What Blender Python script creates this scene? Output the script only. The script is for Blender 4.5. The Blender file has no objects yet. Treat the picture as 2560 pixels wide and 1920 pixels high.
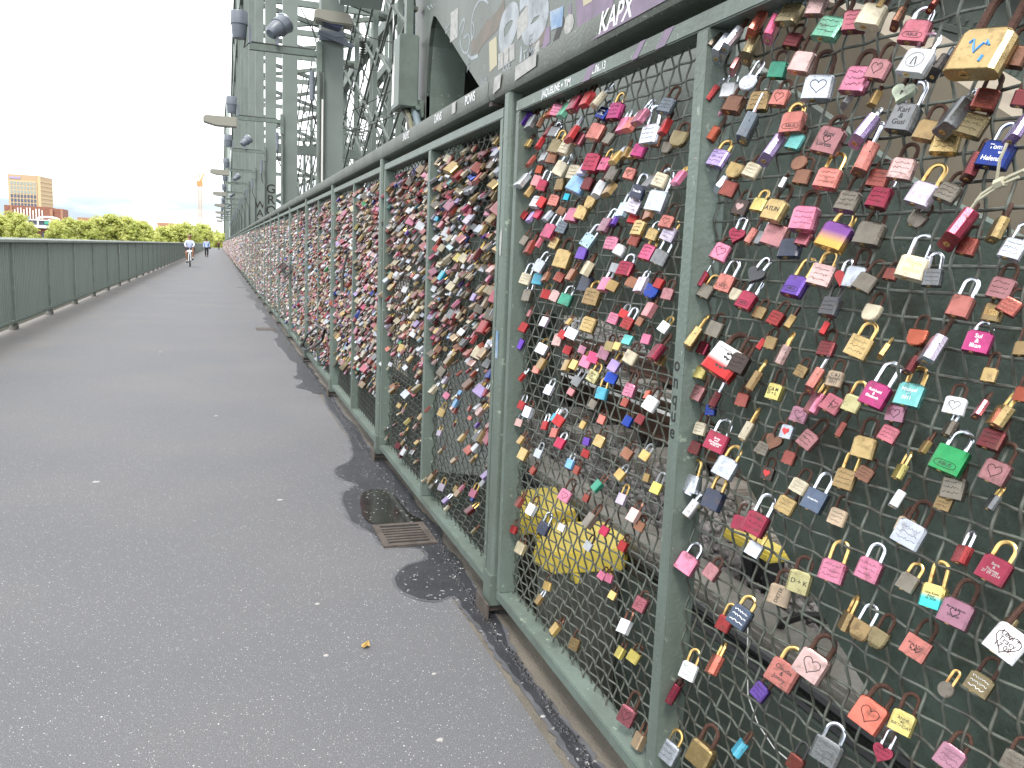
import bpy, bmesh, math, random
import numpy as np
from mathutils import Vector, Matrix, Euler
S=bpy.context.scene
R=math.radians
# ---------------- camera ----------------
RX=Vector((0.94473927,0.31220,0.0)); # placeholders, set below
F_PX=2100.0; CAMZ=1.35
_d=Vector((548-1280,609-960,F_PX)).normalized()
_k=-0.0425; _b=-(F_PX*F_PX)/((548-1280)*_k+(609-960))
_dn=Vector((_k*_b,_b,F_PX)).normalized(); _r=_dn.cross(_d).normalized(); _up=-_dn
cam=bpy.data.objects.new('camera',bpy.data.cameras.new('camera')); S.collection.objects.link(cam)
cam.data.sensor_width=36; cam.data.lens=F_PX/2560*36; cam.data.clip_end=6000; cam.data.clip_start=0.02
cx=Vector((_r.x,_d.x,_up.x)); cy=-Vector((_r.y,_d.y,_up.y)); cz=-Vector((_r.z,_d.z,_up.z))
cam.matrix_world=Matrix(((cx.x,cy.x,cz.x,0),(cx.y,cy.y,cz.y,0),(cx.z,cy.z,cz.z,CAMZ),(0,0,0,1)))
S.camera=cam
# ---------------- world, sun, exposure ----------------
S.view_settings.view_transform='Standard'; S.view_settings.look='None'; S.view_settings.gamma=1
S.view_settings.exposure=1.62
SUN_EL=R(56); SUN_AZ=R(-150)   # azimuth from +Y, clockwise seen from above
w=bpy.data.worlds.new('World'); S.world=w; w.use_nodes=True
nt=w.node_tree; nt.nodes.clear()
def wn(t,**k):
    n=nt.nodes.new(t)
    for a,b in k.items(): setattr(n,a,b)
    return n
sky=wn('ShaderNodeTexSky',sky_type='NISHITA',sun_disc=False,sun_elevation=SUN_EL,sun_rotation=SUN_AZ,altitude=50,air_density=1.0,dust_density=1.6,ozone_density=1.0)
bg=wn('ShaderNodeBackground'); bg.inputs[1].default_value=0.1
tc=wn('ShaderNodeTexCoord'); mp=wn('ShaderNodeMapping'); mp.inputs['Scale'].default_value=(1.0,1.0,5.5)
ns=wn('ShaderNodeTexNoise'); ns.inputs['Scale'].default_value=3.2; ns.inputs['Detail'].default_value=7; ns.inputs['Roughness'].default_value=.55; ns.inputs['Distortion'].default_value=.35
cr=wn('ShaderNodeValToRGB'); cr.color_ramp.elements[0].position=.40; cr.color_ramp.elements[1].position=.58
sep=wn('ShaderNodeSeparateXYZ'); mr=wn('ShaderNodeMapRange'); mr.inputs['From Min'].default_value=.035; mr.inputs['From Max'].default_value=.12
mx=wn('ShaderNodeMath',operation='MAXIMUM')
ns2=wn('ShaderNodeTexNoise'); ns2.inputs['Scale'].default_value=5; ns2.inputs['Detail'].default_value=5
cr2=wn('ShaderNodeValToRGB'); cr2.color_ramp.elements[0].position=.38; cr2.color_ramp.elements[1].position=.6
cr2.color_ramp.elements[0].color=(2.4,2.85,3.25,1); cr2.color_ramp.elements[1].color=(7.5,7.8,8,1)
cr2.color_ramp.elements[0].position=.46; cr2.color_ramp.elements[1].position=.74
mixc=wn('ShaderNodeMix',data_type='RGBA'); out=wn('ShaderNodeOutputWorld')
l=nt.links.new
l(tc.outputs['Generated'],mp.inputs['Vector']); l(mp.outputs[0],ns.inputs['Vector']); l(mp.outputs[0],ns2.inputs['Vector'])
l(ns.outputs['Fac'],cr.inputs[0]); l(tc.outputs['Generated'],sep.inputs[0]); l(sep.outputs['Z'],mr.inputs['Value'])
l(cr.outputs[0],mx.inputs[0]); mx.inputs[1].default_value=.88; l(mx.outputs[0],mixc.inputs['Factor'])
l(ns2.outputs['Fac'],cr2.inputs[0])
sc=wn('ShaderNodeMix',data_type='RGBA'); l(mr.outputs[0],sc.inputs['Factor']); l(cr2.outputs[0],sc.inputs[6]); sc.inputs[7].default_value=(9.4,9.5,9.6,1)
l(sky.outputs[0],mixc.inputs[6]); l(sc.outputs[2],mixc.inputs[7]); l(mixc.outputs[2],bg.inputs[0]); l(bg.outputs[0],out.inputs[0])
sl=bpy.data.lights.new('sun','SUN'); sl.energy=1.1; sl.angle=R(14); sl.color=(1,.95,.86)
so=bpy.data.objects.new('sun',sl); S.collection.objects.link(so)
sd=Vector((math.sin(SUN_AZ)*math.cos(SUN_EL),math.cos(SUN_AZ)*math.cos(SUN_EL),math.sin(SUN_EL)))
so.rotation_euler=sd.to_track_quat('Z','Y').to_euler()
# pixel helpers: rays of the survey used to take real-world positions
def ray(u,v):
    q=Vector((u-1280,v-960,F_PX)); return Vector((q.dot(_r),q.dot(_d),q.dot(_up)))
def WX(u,v,X): q=ray(u,v); return q*(X/q.x)+Vector((0,0,CAMZ))
def WY(u,v,Y): q=ray(u,v); return q*(Y/q.y)+Vector((0,0,CAMZ))
def WZ(u,v,z=0): q=ray(u,v); return q*((z-CAMZ)/q.z)+Vector((0,0,CAMZ))
# ---------------- materials ----------------
def mat(name,col=(.5,.5,.5),rough=.6,metal=0,noise=None,col2=None,scale=8,bump=0,bscale=40,spec=None,coord='Object',detail=5,p0=.42,p1=.62,objvar=0):
    m=bpy.data.materials.new(name); m.use_nodes=True; t=m.node_tree; b=t.nodes['Principled BSDF']
    b.inputs['Base Color'].default_value=(*col,1); b.inputs['Roughness'].default_value=rough; b.inputs['Metallic'].default_value=metal
    if spec is not None: b.inputs['Specular IOR Level'].default_value=spec
    c=t.nodes.new('ShaderNodeTexCoord'); last=None
    if col2 is not None:
        n=t.nodes.new('ShaderNodeTexNoise'); n.inputs['Scale'].default_value=scale; n.inputs['Detail'].default_value=detail; n.inputs['Roughness'].default_value=.62
        rr=t.nodes.new('ShaderNodeValToRGB'); rr.color_ramp.elements[0].position=p0; rr.color_ramp.elements[1].position=p1
        rr.color_ramp.elements[0].color=(*col,1); rr.color_ramp.elements[1].color=(*col2,1)
        t.links.new(c.outputs[coord],n.inputs['Vector']); t.links.new(n.outputs['Fac'],rr.inputs[0]); last=rr.outputs[0]
    if objvar:
        oi=t.nodes.new('ShaderNodeObjectInfo'); hs=t.nodes.new('ShaderNodeHueSaturation'); 
        m1=t.nodes.new('ShaderNodeMapRange'); m1.inputs['To Min'].default_value=1-objvar; m1.inputs['To Max'].default_value=1+objvar
        t.links.new(oi.outputs['Random'],m1.inputs['Value']); t.links.new(m1.outputs[0],hs.inputs['Value'])
        if last: t.links.new(last,hs.inputs['Color'])
        else: hs.inputs['Color'].default_value=(*col,1)
        last=hs.outputs[0]
    if last: t.links.new(last,b.inputs['Base Color'])
    if bump:
        n=t.nodes.new('ShaderNodeTexNoise'); n.inputs['Scale'].default_value=bscale; n.inputs['Detail'].default_value=4
        bp=t.nodes.new('ShaderNodeBump'); bp.inputs['Strength'].default_value=bump; bp.inputs['Distance'].default_value=.01
        t.links.new(c.outputs[coord],n.inputs['Vector']); t.links.new(n.outputs['Fac'],bp.inputs['Height']); t.links.new(bp.outputs[0],b.inputs['Normal'])
    return m
M={}
GREEN=(.115,.150,.130); 
M['green']=mat('green_paint',GREEN,.5,col2=(.09,.115,.10),scale=5,bump=.15,bscale=60)
def weathered(name,base,dirt,edge,sc):
    m=mat(name,base,.5,bump=.2,bscale=90); t=m.node_tree; b=t.nodes['Principled BSDF']; c=[n for n in t.nodes if n.type=='TEX_COORD'][0]
    n1=t.nodes.new('ShaderNodeTexNoise'); n1.inputs['Scale'].default_value=sc; n1.inputs['Detail'].default_value=8; n1.inputs['Roughness'].default_value=.7
    r1=t.nodes.new('ShaderNodeValToRGB'); r1.color_ramp.elements[0].position=.38; r1.color_ramp.elements[1].position=.7
    r1.color_ramp.elements[0].color=(*base,1); r1.color_ramp.elements[1].color=(*dirt,1)
    n2=t.nodes.new('ShaderNodeTexNoise'); n2.inputs['Scale'].default_value=sc*9; n2.inputs['Detail'].default_value=6
    r2=t.nodes.new('ShaderNodeValToRGB'); r2.color_ramp.elements[0].position=.66; r2.color_ramp.elements[1].position=.70
    mm=t.nodes.new('ShaderNodeMix'); mm.data_type='RGBA'; mm.inputs[7].default_value=(*edge,1)
    mpn=t.nodes.new('ShaderNodeMapping'); mpn.inputs['Scale'].default_value=(1,1,.35)
    t.links.new(c.outputs['Object'],mpn.inputs[0]); t.links.new(mpn.outputs[0],n1.inputs['Vector']); t.links.new(c.outputs['Object'],n2.inputs['Vector'])
    t.links.new(n1.outputs['Fac'],r1.inputs[0]); t.links.new(n2.outputs['Fac'],r2.inputs[0]); t.links.new(r2.outputs[0],mm.inputs[0]); t.links.new(r1.outputs[0],mm.inputs[6]); t.links.new(mm.outputs[2],b.inputs['Base Color'])
    return m
M['frame']=weathered('frame_paint',(.125,.165,.145),(.085,.105,.088),(.22,.27,.22),4)
M['rail']=weathered('rail_paint',(.105,.12,.10),(.06,.068,.052),(.25,.27,.23),6)
M['leftpanel']=weathered('panel_paint',(.26,.305,.275),(.21,.25,.225),(.29,.33,.30),3)
M['leftrail']=mat('left_rail_paint',(.26,.30,.27),.4,col2=(.20,.23,.20),scale=6)
M['wall']=weathered('plate_paint',(.066,.085,.073),(.040,.050,.038),(.085,.10,.085),2.2)
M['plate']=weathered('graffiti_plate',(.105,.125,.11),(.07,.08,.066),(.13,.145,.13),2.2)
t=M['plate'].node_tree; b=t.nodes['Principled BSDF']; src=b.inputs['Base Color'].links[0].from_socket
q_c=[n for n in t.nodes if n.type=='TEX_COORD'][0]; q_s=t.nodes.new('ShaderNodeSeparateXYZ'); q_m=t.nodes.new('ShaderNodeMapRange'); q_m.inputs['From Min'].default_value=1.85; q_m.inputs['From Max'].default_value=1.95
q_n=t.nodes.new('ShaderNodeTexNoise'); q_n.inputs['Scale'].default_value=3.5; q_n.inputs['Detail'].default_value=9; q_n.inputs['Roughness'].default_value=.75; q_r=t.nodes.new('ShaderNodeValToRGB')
q_r.color_ramp.elements[0].position=.40; q_r.color_ramp.elements[1].position=.56; q_r.color_ramp.elements[0].color=(.026,.034,.024,1); q_r.color_ramp.elements[1].color=(.064,.090,.075,1)  # lower plate darkened: the fence's shade put into the colour, plus mould mottling
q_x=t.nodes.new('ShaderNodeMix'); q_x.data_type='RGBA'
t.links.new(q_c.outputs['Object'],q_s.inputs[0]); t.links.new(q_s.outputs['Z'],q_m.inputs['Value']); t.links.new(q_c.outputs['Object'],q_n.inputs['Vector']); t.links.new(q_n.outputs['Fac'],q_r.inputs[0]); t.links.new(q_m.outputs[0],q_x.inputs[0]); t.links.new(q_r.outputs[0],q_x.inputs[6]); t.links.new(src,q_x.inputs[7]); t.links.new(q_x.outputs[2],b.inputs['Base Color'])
M['wire2']=mat('near_wire',(.105,.12,.102),.42,metal=.25,col2=(.06,.058,.047),scale=35)
M['truss']=mat('truss_paint',(.150,.182,.166),.6,col2=(.125,.152,.138),scale=.9,coord='Object',detail=3)
M['truss2']=mat('truss_paint_pale',(.13,.155,.14),.6,col2=(.09,.105,.095),scale=2)
M['wire']=mat('galvanised_green_wire',(.078,.090,.076),.42,metal=.25,col2=(.05,.047,.038),scale=35)
M['rust']=mat('rust',(.068,.032,.021),.75,metal=.3,col2=(.045,.018,.012),scale=120,bump=.3,bscale=400)
M['rust2']=mat('brown_rust_plate',(.085,.07,.06),.8,col2=(.055,.043,.037),scale=14,bump=.3,bscale=80)
M['steel']=mat('shackle_steel',(.62,.66,.74),.22,metal=1,col2=(.35,.33,.3),scale=60,p0=.5,p1=.75)
M['brassy']=mat('brassy_shackle',(.62,.42,.16),.3,metal=.9,col2=(.25,.10,.03),scale=70,p0=.5,p1=.72)
M['blacksh']=mat('black_shackle',(.02,.02,.022),.4)
M['ink']=mat('black_ink',(.012,.011,.012),.6)
M['white_ink']=mat('white_ink',(.75,.76,.78),.5)
M['red_ink']=mat('red_paint',(.55,.02,.02),.4)
M['blue_ink']=mat('blue_marker',(.05,.25,.62),.5)
M['concrete']=mat('concrete',(.20,.19,.165),.85,col2=(.13,.12,.10),scale=5,bump=.4,bscale=60)
M['tan']=mat('sand_coloured_steel',(.22,.19,.145),.75,col2=(.17,.14,.11),scale=2.5,bump=.1)
M['whitestrip']=mat('pale_ledge_stone',(.62,.60,.54),.8,col2=(.5,.47,.4),scale=4)
M['yellow']=mat('yellow_plastic',(.66,.52,.08),.5,col2=(.56,.43,.075),scale=6,bump=.1)
M['greybox']=mat('grey_box',(.09,.095,.085),.7,col2=(.06,.06,.05),scale=6)
M['black']=mat('black_rubber',(.012,.012,.014),.5)
M['lampgrey']=mat('lamp_housing',(.13,.15,.185),.4,col2=(.11,.125,.15),scale=5)
M['lamprim']=mat('lamp_rim',(.28,.31,.34),.3,metal=.5)
M['glass']=mat('dark_glass',(.05,.06,.10),.08)
M['lum']=mat('luminaire_cream',(.23,.225,.19),.5)
M['railsteel']=mat('rail_steel',(.13,.075,.055),.6,metal=.4)
M['railtop']=mat('rail_top',(.5,.48,.46),.25,metal=1)
M['sleeper']=mat('sleeper',(.20,.185,.165),.9,col2=(.14,.12,.10),scale=9)
M['brick']=mat('red_brick',(.26,.115,.08),.9,col2=(.22,.09,.065),scale=.6)
M['bricklight']=mat('pale_brick',(.36,.20,.13),.9)
M['tower']=mat('tan_cladding',(.44,.32,.20),.7)
M['towerlight']=mat('light_cladding',(.55,.42,.25),.7)
M['win']=mat('blue_window',(.10,.11,.16),.15)
M['winl']=mat('pale_window',(.30,.33,.31),.2)
M['whitew']=mat('white_paint',(.75,.75,.73),.6)
M['teal']=mat('teal_sign',(.05,.32,.22),.5)
M['crane']=mat('yellow_crane',(.46,.26,.10),.5)
M['bark']=mat('bark',(.09,.06,.04),.9)
M['skin']=mat('skin',(.36,.19,.12),.6)
M['shirt']=mat('pale_shirt',(.50,.56,.78),.8)
M['shirt2']=mat('light_blue_shirt',(.36,.46,.78),.8)
M['dark']=mat('dark_cloth',(.012,.013,.018),.8)
M['hair']=mat('dark_hair',(.03,.02,.015),.7)
M['bikewhite']=mat('white_bicycle_paint',(.75,.77,.8),.3)
M['tyre']=mat('tyre',(.02,.02,.022),.8)
M['paper']=mat('paper',(.38,.38,.37),.7,col2=(.28,.28,.27),scale=30)
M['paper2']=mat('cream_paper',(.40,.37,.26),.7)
M['spray']=mat('white_spray',(.34,.37,.40),.7,col2=(.21,.235,.25),scale=8)
M['violet']=mat('violet_spray',(.22,.165,.24),.7,col2=(.16,.135,.18),scale=8)
M['brownspray']=mat('brown_spray',(.17,.14,.12),.7,col2=(.13,.125,.105),scale=7)
M['bluestk']=mat('blue_poster',(.10,.20,.36),.5,col2=(.30,.36,.42),scale=9)
M['gum']=mat('chewing_gum',(.34,.33,.32),.9)
M['water']=mat('river_water',(.05,.07,.06),.1,bump=.5,bscale=.5)
M['bank']=mat('bank_ground',(.10,.11,.06),.9,col2=(.15,.13,.10),scale=.05)
def asphalt():
    m=bpy.data.materials.new('speckled_asphalt'); m.use_nodes=True; t=m.node_tree; b=t.nodes['Principled BSDF']; N=t.nodes.new; K=t.links.new
    c=N('ShaderNodeTexCoord')
    n=N('ShaderNodeTexNoise'); n.inputs['Scale'].default_value=.8; n.inputs['Detail'].default_value=9; K(c.outputs['Object'],n.inputs['Vector'])
    r=N('ShaderNodeValToRGB'); r.color_ramp.elements[0].position=.3; r.color_ramp.elements[1].position=.72
    r.color_ramp.elements[0].color=(.108,.111,.122,1); r.color_ramp.elements[1].color=(.130,.129,.135,1); K(n.outputs['Fac'],r.inputs[0])
    # gritty fine grain
    g=N('ShaderNodeTexNoise'); g.inputs['Scale'].default_value=260; g.inputs['Detail'].default_value=3; K(c.outputs['Object'],g.inputs['Vector'])
    gr=N('ShaderNodeValToRGB'); gr.color_ramp.elements[0].position=.3; gr.color_ramp.elements[1].position=.75; gr.color_ramp.elements[0].color=(.55,.55,.55,1); gr.color_ramp.elements[1].color=(1.5,1.5,1.5,1); K(g.outputs['Fac'],gr.inputs[0])
    mu=N('ShaderNodeMix'); mu.data_type='RGBA'; mu.blend_type='MULTIPLY'; mu.inputs[0].default_value=1; K(r.outputs[0],mu.inputs[6]); K(gr.outputs[0],mu.inputs[7])
    last=mu.outputs[2]
    for sc_,th,br in ((190,.035,.42),(300,.07,.34),(130,.006,.42)):
        v=N('ShaderNodeTexVoronoi'); v.inputs['Scale'].default_value=sc_; K(c.outputs['Object'],v.inputs['Vector'])
        s=N('ShaderNodeSeparateColor'); K(v.outputs['Color'],s.inputs[0])
        a=N('ShaderNodeMath'); a.operation='LESS_THAN'; a.inputs[1].default_value=th; K(s.outputs[0],a.inputs[0])
        dd=N('ShaderNodeMath'); dd.operation='LESS_THAN'; dd.inputs[1].default_value=.32; K(v.outputs['Distance'],dd.inputs[0])
        an=N('ShaderNodeMath'); an.operation='MULTIPLY'; K(a.outputs[0],an.inputs[0]); K(dd.outputs[0],an.inputs[1])
        mi=N('ShaderNodeMix'); mi.data_type='RGBA'; K(an.outputs[0],mi.inputs[0]); K(last,mi.inputs[6]); mi.inputs[7].default_value=(br*1.25,br*1.25,br*1.22,1); last=mi.outputs[2]
    # brownish edge by the parapet, warm stains
    se=N('ShaderNodeSeparateXYZ'); K(c.outputs['Object'],se.inputs[0])
    n3=N('ShaderNodeTexNoise'); n3.inputs['Scale'].default_value=.9; n3.inputs['Detail'].default_value=6; K(c.outputs['Object'],n3.inputs['Vector'])
    ad=N('ShaderNodeMath'); ad.operation='MULTIPLY_ADD'; K(n3.outputs['Fac'],ad.inputs[0]); ad.inputs[1].default_value=1.6; K(se.outputs['X'],ad.inputs[2])
    mr_=N('ShaderNodeMapRange'); mr_.inputs['From Min'].default_value=-1.95; mr_.inputs['From Max'].default_value=-1.2; mr_.inputs['To Min'].default_value=.45; mr_.inputs['To Max'].default_value=0; K(ad.outputs[0],mr_.inputs['Value'])
    mb=N('ShaderNodeMix'); mb.data_type='RGBA'; K(mr_.outputs[0],mb.inputs[0]); K(last,mb.inputs[6]); mb.inputs[7].default_value=(.20,.17,.135,1); last=mb.outputs[2]
    K(last,b.inputs['Base Color']); b.inputs['Roughness'].default_value=.8
    bp=N('ShaderNodeBump'); bp.inputs['Strength'].default_value=.5; bp.inputs['Distance'].default_value=.004; K(g.outputs['Fac'],bp.inputs['Height']); K(bp.outputs[0],b.inputs['Normal'])
    return m
M['asphalt']=asphalt()
def wetmat(name,base,rough,bumps,sparkle=False):
    m=bpy.data.materials.new(name); m.use_nodes=True; t=m.node_tree; b=t.nodes['Principled BSDF']; N=t.nodes.new; K=t.links.new
    c=N('ShaderNodeTexCoord'); g=N('ShaderNodeTexNoise'); g.inputs['Scale'].default_value=190; g.inputs['Detail'].default_value=3; K(c.outputs['Object'],g.inputs['Vector'])
    n=N('ShaderNodeTexNoise'); n.inputs['Scale'].default_value=7; n.inputs['Detail'].default_value=5; K(c.outputs['Object'],n.inputs['Vector'])
    r=N('ShaderNodeValToRGB'); r.color_ramp.elements[0].position=.35; r.color_ramp.elements[1].position=.65; r.color_ramp.elements[0].color=(*base,1); r.color_ramp.elements[1].color=(base[0]*1.6,base[1]*1.6,base[2]*1.65,1); K(n.outputs['Fac'],r.inputs[0])
    v=N('ShaderNodeTexVoronoi'); v.inputs['Scale'].default_value=120; K(c.outputs['Object'],v.inputs['Vector'])
    s=N('ShaderNodeSeparateColor'); K(v.outputs['Color'],s.inputs[0]); a=N('ShaderNodeMath'); a.operation='LESS_THAN'; a.inputs[1].default_value=.02; K(s.outputs[0],a.inputs[0])
    mi=N('ShaderNodeMix'); mi.data_type='RGBA'; K(a.outputs[0],mi.inputs[0]); K(r.outputs[0],mi.inputs[6]); mi.inputs[7].default_value=(.25,.25,.25,1); K(mi.outputs[2],b.inputs['Base Color'])
    b.inputs['Roughness'].default_value=rough
    bp=N('ShaderNodeBump'); bp.inputs['Strength'].default_value=bumps; bp.inputs['Distance'].default_value=.004; K(g.outputs['Fac'],bp.inputs['Height']); K(bp.outputs[0],b.inputs['Normal'])
    return m
M['wet']=wetmat('wet_asphalt',(.022,.023,.027),.42,.55)
M['damp']=wetmat('damp_asphalt',(.062,.063,.069),.6,.5)
M['tar']=wetmat('wet_tar',(.015,.015,.018),.10,1.0)
M['pud']=wetmat('puddle_water',(.014,.014,.012),.07,0.05)
M['joint']=mat('worn_concrete_strip',(.145,.128,.105),.8,col2=(.095,.085,.07),scale=3.5,bump=.5,bscale=120,p0=.35,p1=.65)
# leaves
def leafmat(name,c1,c2):
    m=mat(name,c1,.6,col2=c2,scale=.35,objvar=.12); b=m.node_tree.nodes['Principled BSDF']; b.inputs['Specular IOR Level'].default_value=.2
    b.inputs['Subsurface Weight'].default_value=0
    t=m.node_tree; tr=t.nodes.new('ShaderNodeBsdfTranslucent'); tr.inputs[0].default_value=(c2[0]*1.5,c2[1]*1.45,c2[2]*1.1,1)
    ms=t.nodes.new('ShaderNodeMixShader'); ms.inputs[0].default_value=.35; o=t.nodes['Material Output']
    t.links.new(b.outputs[0],ms.inputs[1]); t.links.new(tr.outputs[0],ms.inputs[2]); t.links.new(ms.outputs[0],o.inputs[0]); return m
M['leaf']=leafmat('leaf_green',(.28,.33,.09),(.52,.54,.22))
# padlock colours: base colour, metallic, roughness
LC=dict(taupe=(.17,.15,.12),silver=(.50,.54,.62),coral=(.60,.13,.08),hotpink=(.52,.07,.17),olive=(.24,.19,.09),palepink=(.56,.36,.34),maroon=(.16,.025,.03),mint=(.13,.36,.24),rose=(.46,.12,.16),cream=(.52,.46,.32),copper=(.22,.10,.06),white=(.66,.68,.72),black=(.015,.015,.02),gold=(.50,.35,.13),pink=(.58,.17,.28),dustyrose=(.36,.15,.16),red=(.34,.028,.03),green=(.04,.26,.17),palemint=(.50,.58,.42),brass=(.30,.20,.08),salmon=(.52,.16,.13),grey=(.21,.22,.23),mauve=(.32,.14,.20),slate=(.15,.18,.22),orangered=(.36,.07,.03),teal=(.12,.42,.40),lilac=(.38,.28,.56),brickred=(.26,.06,.045),blue=(.012,.045,.30),darkbrown=(.07,.05,.045),yellow=(.52,.44,.12),crimson=(.32,.022,.06),palelilac=(.50,.44,.56),purplegold=(.22,.10,.18),navy=(.02,.03,.07),charcoal=(.05,.055,.065),magenta=(.42,.025,.16),redwhite=(.55,.45,.42),beige=(.42,.31,.20),paleyellow=(.46,.42,.19),brightgreen=(.02,.34,.10),slateblue=(.08,.11,.17),tealgold=(.40,.42,.22),cyan=(.02,.34,.50),palecyan=(.40,.56,.64),purple=(.12,.05,.34),skyblue=(.18,.38,.66))
def lockmat(n,c):
    met=.15 if n in('cream','white','black','palemint','charcoal','cyan','skyblue','beige','navy') else .8
    return mat('lock_'+n,tuple(min(1,(x*.70+sum(c)/3*.13)) for x in c),.31,metal=met,col2=tuple(x*.52+.012 for x in c),scale=60,bump=.06,bscale=350,objvar=.18,p0=.45,p1=.8)
def grime(m):
    t=m.node_tree; b=t.nodes['Principled BSDF']; src=b.inputs['Base Color'].links[0].from_socket; c=[n for n in t.nodes if n.type=='TEX_COORD'][0]
    oi=t.nodes.new('ShaderNodeObjectInfo'); ad=t.nodes.new('ShaderNodeVectorMath'); ad.operation='ADD'; n=t.nodes.new('ShaderNodeTexNoise'); n.inputs['Scale'].default_value=38; n.inputs['Detail'].default_value=7; n.inputs['Roughness'].default_value=.7
    r=t.nodes.new('ShaderNodeValToRGB'); r.color_ramp.elements[0].position=.53; r.color_ramp.elements[1].position=.72; r.color_ramp.elements[1].color=(.75,.75,.75,1)
    x=t.nodes.new('ShaderNodeMix'); x.data_type='RGBA'; x.inputs[7].default_value=(.075,.052,.038,1)
    t.links.new(c.outputs['Object'],ad.inputs[0]); t.links.new(oi.outputs['Location'],ad.inputs[1]); t.links.new(ad.outputs[0],n.inputs['Vector']); t.links.new(n.outputs['Fac'],r.inputs[0]); t.links.new(r.outputs[0],x.inputs[0]); t.links.new(src,x.inputs[6]); t.links.new(x.outputs[2],b.inputs['Base Color'])
    mr=t.nodes.new('ShaderNodeMapRange'); mr.inputs['To Min'].default_value=.26; mr.inputs['To Max'].default_value=.62; t.links.new(r.outputs[0],mr.inputs['Value']); t.links.new(mr.outputs[0],b.inputs['Roughness'])
for n,c in LC.items(): M['L'+n]=lockmat(n,c); grime(M['L'+n])
m=M['Lredwhite']; 
for nm,c1,c2,z0,z1 in (('Lredwhite',(.62,.60,.58),(.36,.03,.03),.45,.55),('Lpurplegold',(.16,.06,.22),(.50,.30,.08),.35,.65),('Ltealgold',(.55,.46,.16),(.06,.50,.46),.4,.5)):
    t=M[nm].node_tree; b=t.nodes['Principled BSDF']; N=t.nodes.new; K=t.links.new
    c=N('ShaderNodeTexCoord'); s=N('ShaderNodeSeparateXYZ'); K(c.outputs['Generated'],s.inputs[0]); a=N('ShaderNodeMapRange'); a.inputs['From Min'].default_value=1-z0+0.0; a.inputs['From Max'].default_value=1-z1-.12
    K(s.outputs['Z'],a.inputs['Value']); mi=N('ShaderNodeMix'); mi.data_type='RGBA'; mi.inputs[6].default_value=(*c1,1); mi.inputs[7].default_value=(*c2,1); K(a.outputs[0],mi.inputs[0]); K(mi.outputs[2],b.inputs['Base Color'])
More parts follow.
